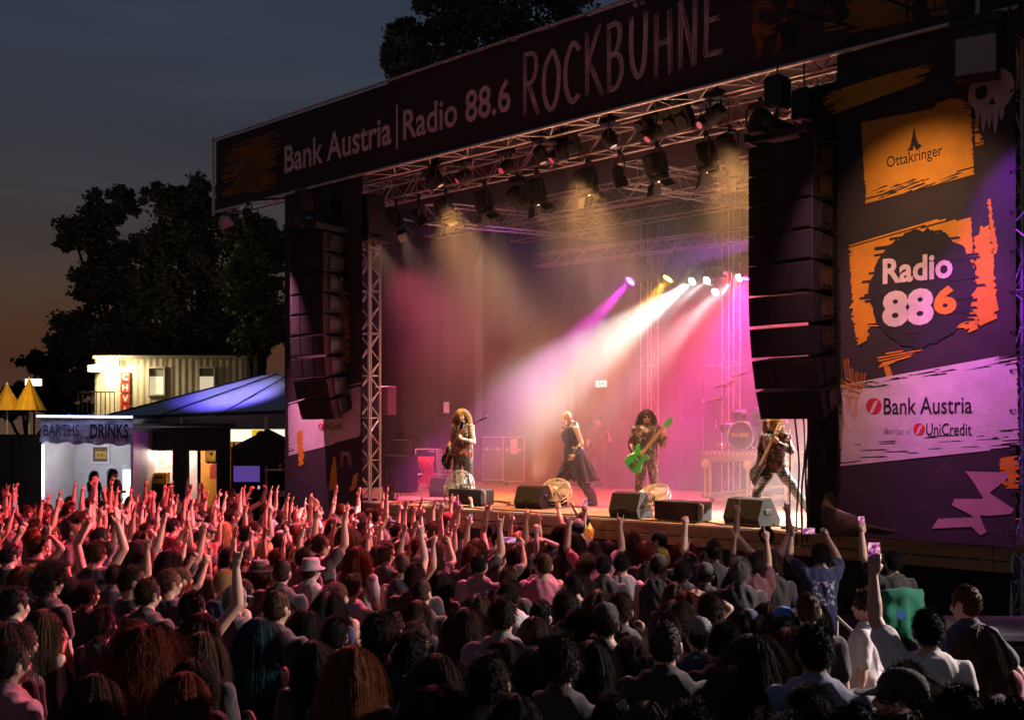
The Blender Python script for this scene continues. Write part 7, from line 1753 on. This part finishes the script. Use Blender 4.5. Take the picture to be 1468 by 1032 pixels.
quad_sheet(m, (e0[0], -1.0, e0[1]), (p_ridge0[0], 2.2, p_ridge0[1]), (p_ridge0[0] + 2, 6, e0[1]), (e0[0] + 1.5, 5, e0[1])); rfm = m.build("roof", white_t, root)
m = MB(); m.tube((e0[0], -1.02, e0[1]), (e1[0] + .6, -3.22, e1[1] + .1), .05); m.tube((e0[0], -1, e0[1] + .02), (p_ridge0[0], 2.2, p_ridge0[1] + .02), .03)
for f in (.35, .7): m.tube((e0[0] + (e1[0] - e0[0]) * f, -1 - 2.2 * f, e0[1] + .03), (p_ridge0[0] + (p_ridge1[0] - p_ridge0[0]) * f, 2.2 - f, p_ridge0[1] + .03), .02)
m.build("frame", blackmetal, root)
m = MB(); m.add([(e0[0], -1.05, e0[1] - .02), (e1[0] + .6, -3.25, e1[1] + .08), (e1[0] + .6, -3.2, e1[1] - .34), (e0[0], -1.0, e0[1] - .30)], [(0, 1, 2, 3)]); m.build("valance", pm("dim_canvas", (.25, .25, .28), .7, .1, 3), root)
for f in (.03, .5, .97):
    m = MB(); x = e0[0] + (e1[0] - e0[0]) * f; m.tube((x, -1 - 2.2 * f, 0), (x, -1 - 2.2 * f, e0[1]), .05); m.build("leg", alu, root)
spot("assumed_violet_roof_light", W(330, 420, YM - 5) , W(330, 575, YM), 3200, (.15, .11, 1.0), 36, .9, .15)  # unseen lamp assumed from the violet light on the marquee roof
# dark tent with a screen, right of the bar
YT = 26.5; K = local(YT); b0, b1 = K(331, 0)[0], K(412, 0)[0]; zt = K(0, 634)[1]
root = thing("dark_tent", "low black peaked tent with a speckled violet screen beside the left banner", "tent", ((b0 + b1) / 2, YT, 0)); w = b1 - b0
m = MB(); m.add([(-w / 2, 0, zt - .12), (w / 2, 0, zt - .12), (w / 2, 2, zt - .12), (-w / 2, 2, zt - .12), (0, 1, zt + .35)], [(0, 1, 4), (1, 2, 4), (2, 3, 4), (3, 0, 4)]); m.build("roof", blackcloth, root)
m = MB(); m.box((0, 1.9, zt / 2 - .1), (w, .05, zt - .2)); m.box((-w / 2, 1, zt / 2 - .1), (.05, 1.8, zt - .2)); m.box((0, .03, zt - .36), (w, .04, .5)); m.box((0, .05, .7), (w, .06, 1.4)); m.build("side_cloth", blackcloth, root)
sx, sz = K(354, 679); m = MB(); m.box((sx - (b0 + b1) / 2, -.02, sz), (.66, .04, .40), bev=.01); m.build("screen", pm("speckled_screen", (.03, .02, .05), .4, .5, 30, emit=(.12, .06, .35), estr=.5), root)
m = MB(); m.box((w / 2 - .3, -.12, K(0, 673)[1]), (.42, .3, .03)); m.build("shelf", wallw, root); cup((root.location.x + w / 2 - .15, YT - .14, K(0, 673)[1] + .018), "pale cup on the little shelf of the dark tent", h=.13)
sx0, sz0 = local(29.5)(370, 624); root = thing("lit_sign", "bright white strip sign with a yellow panel above the dark tent", "sign", (sx0, 29.5, sz0))
m = MB(); m.box((0, 0, 0), (1.6, .08, .34)); m.build("light_box", pm("lit_sign_white", (.8, .78, .7), .5, .1, 3, emit=(1, .93, .8), estr=.75), root)
m = MB(); m.box((.1, -.05, 0), (.52, .02, .32)); yp = m.build("yellow_panel", pm("lit_sign_yellow", (.8, .55, .02), .5, .1, 5, emit=(1, .7, .02), estr=.45), root)
m = MB(); disc(m, (.1, .02), .14, .11, -.07); m.build("dark_emblem", blackp, yp)
m = MB(); m.tube((-.7, .05, -sz0), (-.7, .05, 0), .03); m.tube((.7, .05, -sz0), (.7, .05, 0), .03); m.build("post", blackmetal, root)
# containers
YC = 43.0; K = local(YC); c0, c1 = K(137, 0)[0], K(352, 0)[0]; zt = K(0, 514)[1]; zf = K(0, 598)[1]
root = thing("office_container", "two storey cream container building floodlit at its corner with red letters", "container", (0, YC, 0), 0); wl = c1 - c0
m = MB(); n = int(wl / .13)
def corr(m, xa, xb, za, zb_, y=0.0):
    k = max(2, int((xb - xa) / .065)); vs = []
    for j in (0, 1):
        for i in range(k + 1): vs.append((xa + (xb - xa) * i / k, y + (.014 if (i // 2) % 2 else 0), zb_ if j else za))
    m.add(vs, [(i, i + 1, k + 2 + i, k + 1 + i) for i in range(k)])
wins = [(K(213, 0)[0], K(236, 0)[0]), (K(285, 0)[0], K(308, 0)[0])]; wz = (K(0, 566)[1], K(0, 527)[1]); dx0, dx1 = K(150, 0)[0], K(166, 0)[0]
xs = [c0, dx0, dx1, wins[0][0], wins[0][1], wins[1][0], wins[1][1], c1]
for i in range(7):
    if i in (2,): corr(m, xs[i], xs[i + 1], zf, zt)
    elif i in (0, 4, 6): corr(m, xs[i], xs[i + 1], zf, zt)
    elif i in (3, 5): corr(m, xs[i], xs[i + 1], zf, wz[0]); corr(m, xs[i], xs[i + 1], wz[1], zt)
    else: corr(m, xs[i], xs[i + 1], zt - .35, zt)
corr(m, c0, c1, .1, zf - .2); m.box((c0, 1.25, (zt + .1) / 2), (.05, 2.5, zt - .1)); m.box((c1, 1.25, (zt + .1) / 2), (.05, 2.5, zt - .1)); m.box(((c0 + c1) / 2, 2.5, zt / 2), (wl, .05, zt)); m.build("wall", creamc, root)
m = MB(); m.box(((c0 + c1) / 2, 1.2, zt + .06), (wl + .15, 2.7, .14), bev=.02); m.box(((c0 + c1) / 2, -.02, zf - .1), (wl + .1, .1, .2)); m.build("roof", pm("cream_rail", (.36, .33, .25), .5, .1, 4), root)
for q in wins:
    m = MB(); xm = (q[0] + q[1]) / 2; ww = q[1] - q[0]; hh = wz[1] - wz[0]
    for s in (-1, 1): m.box((xm + s * ww / 2, -.02, sum(wz) / 2), (.07, .1, hh + .07)); m.box((xm, -.021, sum(wz) / 2 + s * hh / 2), (ww - .07, .1, .07))
    wf_ = m.build("window_frame", pm("window_white", (.55, .52, .45), .5, .05, 4), root)
    m = MB(); m.box((xm, .06, wz[0] + hh * .34), (ww, .03, hh * .68)); m.build("lit_pane", pm("lit_blind", (.8, .75, .6), .7, .05, 4, emit=(1, .86, .55), estr=.42), wf_)
    m = MB(); m.box((xm, .06, wz[0] + hh * .84), (ww, .04, hh * .32)); m.build("shutter", pm("grey_shutter", (.25, .24, .2), .6, .1, 4), wf_)
m = MB(); m.box(((dx0 + dx1) / 2, .06, (zf + zt - .35) / 2), (dx1 - dx0, .04, zt - .35 - zf)); m.build("door", pm("cream_door", (.45, .42, .33), .5, .1, 4), root)
for k, ch in enumerate("CHVI"):
    lx, lz_ = K(176, 536 + 15.5 * k); m = MB(); m.box((lx + .12, -.05, lz_ - .12), (.40, .04, .40)); pl = m.build("letter_plate", pm("red_letter_plate", (.32, .02, .015), .5, .1, 5), root)
    put_mesh(text_mesh(ch, None, .26, .015), "letter", pm("letter_cream", (.75, .68, .5), .5, .05, 5), pl, (lx + .12 - (.1 if ch != 'I' else .03), -.078, lz_ - .25))
m = MB(); rl = c0 - .35
m.tube((rl, -.9, zf + 1.0), (K(176, 0)[0], -.9, zf + 1.0), .025)
for i in range(9): m.tube((rl + (K(176, 0)[0] - rl) * i / 8, -.9, zf - .1), (rl + (K(176, 0)[0] - rl) * i / 8, -.9, zf + 1.0), .018)
m.tube((rl, -.9, zf + 1.0), (rl, .6, zf + 1.0), .025); m.build("railing", blackmetal, root)
m = MB(); m.box(((rl + K(178, 0)[0]) / 2, -.45, zf - .14), (K(178, 0)[0] - rl + .1, .95, .10)); m.build("balcony_floor", creamc, root)
lx, lz_ = K(168, 522); m = MB(); m.box((lx, -.30, lz_ + .05), (.36, .16, .26), bev=.03); m.build("floodlight_housing", blackmetal, root)
m = MB(); m.box((lx, -.40, lz_ + .03), (.34, .03, .24)); m.build("floodlight_glass", pm("flood_glow", (1, 1, 1), .4, 0, emit=(1, .80, .42), estr=70), root)
spot("container_flood", (lx, YC - .55, lz_ + .0), (lx + .6, YC - .05, zf + .2), 330, (1, .80, .50), 165, .6, .12)
point("container_flood_spill", (lx, YC - .75, lz_ + .1), 110, (1, .78, .42), .15); point("container_corner_light", (c0 + .3, YC - .5, zt - .35), 110, (1, .78, .42), .12)
m = MB(); m.box((c0 + .3, -.3, zt - .3), (.2, .12, .16), bev=.02); m.build("corner_lamp", MATS["flood_glow"], root)
ax_, az_ = K(143, 529); m = MB(); m.box((ax_ - .12, -.25, az_), (.5, .3, .32), bev=.03); m.build("air_conditioner", wallw, root)
# parasols and the lit sign far left
for px, py, lab in ((10, 550, "folded yellow parasol, left of two at the far left edge"), (42, 543, "folded yellow parasol, right of two below the lit sign")):
    Yp = 38.0; x, zt = local(Yp)(px, py); zb_ = local(Yp)(px, 588)[1]; root = thing("folded_parasol", lab, "parasol", (x, Yp, 0), group="folded parasols")
    m = MB(); vs = []; n = 24
    for j in range(9):
        f = j / 8
        for i in range(n):
            a = 2 * math.pi * i / n; q = (.03 + .50 * f ** 1.15) * (1 + .16 * math.cos(i * math.pi * 2 / 3)); vs.append((q * math.cos(a), q * math.sin(a), zt - (zt - zb_) * f))
    m.add(vs, [(j * n + i, j * n + (i + 1) % n, (j + 1) * n + (i + 1) % n, (j + 1) * n + i) for j in range(8) for i in range(n)], 0, True); m.build("canopy", pm("yellow_canvas", (.55, .33, .04), .75, .15, 4), root)
    m = MB(); m.tube((0, 0, 0), (0, 0, zt + .05), .04); m.build("pole", alu, root)
point("parasol_lamp", local(37.0)(26, 520)[0:1] and (local(37.0)(28, 560)[0], 36.4, local(37.0)(0, 548)[1]), 95, (1, .62, .12), .2)
x, z = local(40)(48, 548); root = thing("lit_sign", "small lit rectangular sign above the right folded parasol", "sign", (x, 40, z)); m = MB(); m.box((0, 0, 0), (.60, .1, .26), bev=.01); m.build("light_box", pm("lit_sign_warm", (.8, .75, .6), .5, 0, emit=(1, .82, .5), estr=2.2), root)
m = MB(); m.tube((0, .06, -z), (0, .06, 0), .04); m.build("post", blackmetal, root)
m = MB(); m.box((0, 0, 1.5), (9.5, .12, 3.0)); [m.box((x, -.08, 1.5), (.1, .06, 3.0)) for x in np.arange(-4.7, 4.8, .95)]; tag(m.build("dark_fence", darkw, M=Matrix.Translation((-16.6, 31.0, 0))), "tall dark board fence at the far left behind the crowd", "fence")

# ================================================================== right of the stage: stairs, ramp, barrier
st_t, st_v = to_stage(ON(1225, 905, .9))[:2]
root = thing("access_stairs", "metal stairs with a pale handrail leading up to the stage at right", "stairs", (0, 0, 0))
a, b = W(1200, 884, 10.6), W(1236, 918, 10.2)
m = MB(); m.tube(a, b, .018); m.build("handrail", alu, root)
m = MB()
for p in (a, b): m.tube((p.x, p.y, 0), p, .016)
m.build("baluster", alu, root)
for k in range(3):
    m = MB(); m.box((0, 0, 0), (.8, .28, .04), M=Matrix.Translation(((a.x + (b.x - a.x) * k / 2) + .35, a.y + .5 - .25 * k, .75 - .25 * k))); m.build("step", blackmetal, root)
p = W(1418, 905, 11.0); root = thing("low_platform", "low platform with pale top edge and dark front at the far right", "platform", (p.x + .55, 11.4, 0), -.05)
m = MB(); m.box((0, 0, p.z - .04), (2.4, 1.1, .08), bev=.01); m.build("top_board", pm("pale_board", (.26, .23, .27), .5, .15, 4), root)
m = MB(); m.box((0, -.5, (p.z - .08) / 2), (2.3, .04, p.z - .1)); m.build("front_cloth", blackcloth, root)
m = MB(); m.tube((-1.15, -.56, p.z - .36), (1.15, -.56, p.z - .36), .02); m.build("rail", alu, root)
# crowd barrier in front of the stage
proto_b = None
for i, t_ in enumerate(np.arange(-11.6, 5.6, 1.15)):
    if proto_b is None:
        root = proto_b = stage_thing("crowd_barrier", "steel crowd barrier panel hidden among the front row before the stage", "barrier", t_, -1.55, 0, group="crowd barriers before the stage")
        m = MB(); m.tube((-.56, 0, 0), (-.56, 0, 1.15), .025); m.tube((.56, 0, 0), (.56, 0, 1.15), .025); m.tube((-.56, 0, 1.15), (.56, 0, 1.15), .03); m.box((0, .35, .02), (1.1, .9, .03)); m.build("frame", alu, root)
        m = MB(); m.box((0, .01, .6), (1.06, .015, .9)); m.build("panel", pm("barrier_sheet", (.12, .11, .11), .5, .2, 5, metal=.3), root)
    else:
        c = proto_b.copy(); COL.objects.link(c); c.location = S(t_, -1.55, 0)
        for ch in proto_b.children: d = ch.copy(); COL.objects.link(d); d.parent = c

# ================================================================== trees
def tree(name, label, x, y, h, crown, clumps, n_leaf=9000, leaf=.28, seed=1, col=(.05, .06, .03), group=None, trunk=.4, z0=0.0):
    """crown: list of (dx, dy, z, rx, ry, rz) lobes in metres"""
    r = random.Random(seed); root = thing(name, label, "tree", (x, y, z0), 0, group)
    m = MB(); m.path([(0, 0, 0), (.1, 0, h * .2), (-.1, .1, h * .45), (.05, 0, h * .75)], trunk, 8, r1=trunk * .25)
    for c in crown:
        a = Vector((0, 0, min(h * .3, c[2] * .5))); e = Vector(c[:3]); m.path([a, a.lerp(e, .5) + Vector((0, 0, -.3)), e, e + Vector((r.gauss(0, .5), r.gauss(0, .5), c[5] * .7))], trunk * .35, 6, r1=.03)
    m.build("trunk", pm("dark_bark", (.045, .035, .025), .9, .3, 4), root)
    vs = []; fs = []; mi = []
    cl = []
    for c in crown:
        for _ in range(clumps):
            while True:
                d = Vector((r.gauss(0, 1), r.gauss(0, 1), r.gauss(0, 1))).normalized(); q = r.uniform(.45, 1.08) ; break
            cl.append((Vector((c[0] + c[3] * d.x * q, c[1] + c[4] * d.y * q, c[2] + c[5] * d.z * q)), r.uniform(.55, 1.0) * min(c[3], c[5]) * .34))
    per = n_leaf // len(cl)
    for c, s in cl:
        for _ in range(per):
            d = Vector((r.gauss(0, 1), r.gauss(0, 1), r.gauss(0, .8))) * s * .62; p = c + d
            u = Vector((r.gauss(0, 1), r.gauss(0, 1), r.gauss(0, .6))).normalized(); w = u.cross(Vector((r.gauss(0, 1), r.gauss(0, 1), r.gauss(0, 1)))).normalized()
            L = leaf * r.uniform(.6, 1.3); b = len(vs); vs += [p - u * L * .5, p + w * L * .28, p + u * L * .5, p - w * L * .28]; fs.append((b, b + 1, b + 2, b + 3)); mi.append(0)
    mb = MB(); mb.add(vs, fs, 0, False); mb.build("crown", pm("foliage_%s" % seed, col, .8, .5, .7), root); return root
def tpx(Y, px, py, rx, ry=None): return ((px - 734) / F * Y, H - (py - 620) / F * Y, rx / F * Y, (ry or rx) / F * Y)
def tree_px(name, label, Y, base, lobes, **kw):
    x = (base - 734) / F * Y; cr = []
    for px, py, rx, ry in lobes:
        cx, cz, a, b = tpx(Y, px, py, rx, ry); cr.append((cx - x, random.Random(px).uniform(-1, 1) * a * .4, cz, a, a, b))
    hmax = max(c[2] + c[5] for c in cr); return tree(name, label, x, Y, hmax, cr, **kw)
tree_px("dark_tree", "tall dark tree with ragged crown left of the stage, highest lobe at its middle", 58, 190, [(165, 300, 38, 26), (118, 335, 32, 30), (105, 345, 26, 14), (170, 370, 46, 40), (210, 420, 60, 40), (128, 405, 26, 34), (150, 450, 40, 50), (110, 480, 40, 36)], clumps=30, n_leaf=30000, leaf=.30, seed=3, col=(.11, .105, .07))
tree_px("dark_tree", "big dark tree whose crown meets the left roof corner", 52, 285, [(240, 285, 40, 22), (290, 290, 46, 28), (265, 340, 58, 50), (320, 370, 60, 60), (260, 440, 70, 60), (330, 460, 50, 50)], clumps=34, n_leaf=34000, leaf=.29, seed=4, col=(.11, .10, .07))
tree_px("leafy_tree", "leafy tree lit faintly green behind the marquee beside the left banner", 40, 372, [(372, 360, 42, 46), (380, 440, 48, 50), (365, 485, 34, 26), (345, 420, 30, 40)], clumps=40, n_leaf=20000, leaf=.26, seed=5, col=(.11, .13, .05))
tree_px("distant_tree", "low rounded dark tree at the far left skyline", 75, 85, [(95, 500, 34, 26), (65, 525, 30, 20), (125, 490, 34, 30), (100, 540, 50, 30)], clumps=24, n_leaf=9000, leaf=.5, seed=6, col=(.03, .03, .02))
tree_px("distant_tree", "dark hedge like tree behind the folded parasols", 70, 40, [(30, 570, 40, 22), (90, 570, 50, 26), (0, 580, 40, 20)], clumps=24, n_leaf=7000, leaf=.5, seed=7, col=(.03, .03, .02))
tree_px("dark_tree", "dark tree rising behind the fascia above the word Radio", 46, 640, [(580, 60, 36, 28), (640, 20, 40, 44), (600, 90, 50, 24), (680, 40, 60, 60), (740, 10, 60, 70), (640, 110, 70, 50), (545 + 25, 92, 20, 16), (820, -10, 60, 60)], clumps=34, n_leaf=34000, leaf=.26, seed=8, col=(.11, .10, .07))
tree_px("dark_tree", "dark tree behind the container building with warm lit lower leaves", 50, 230, [(190, 500, 50, 40), (260, 490, 60, 40), (320, 500, 50, 36), (140, 540, 40, 30)], clumps=28, n_leaf=20000, leaf=.28, seed=9, col=(.08, .075, .04))
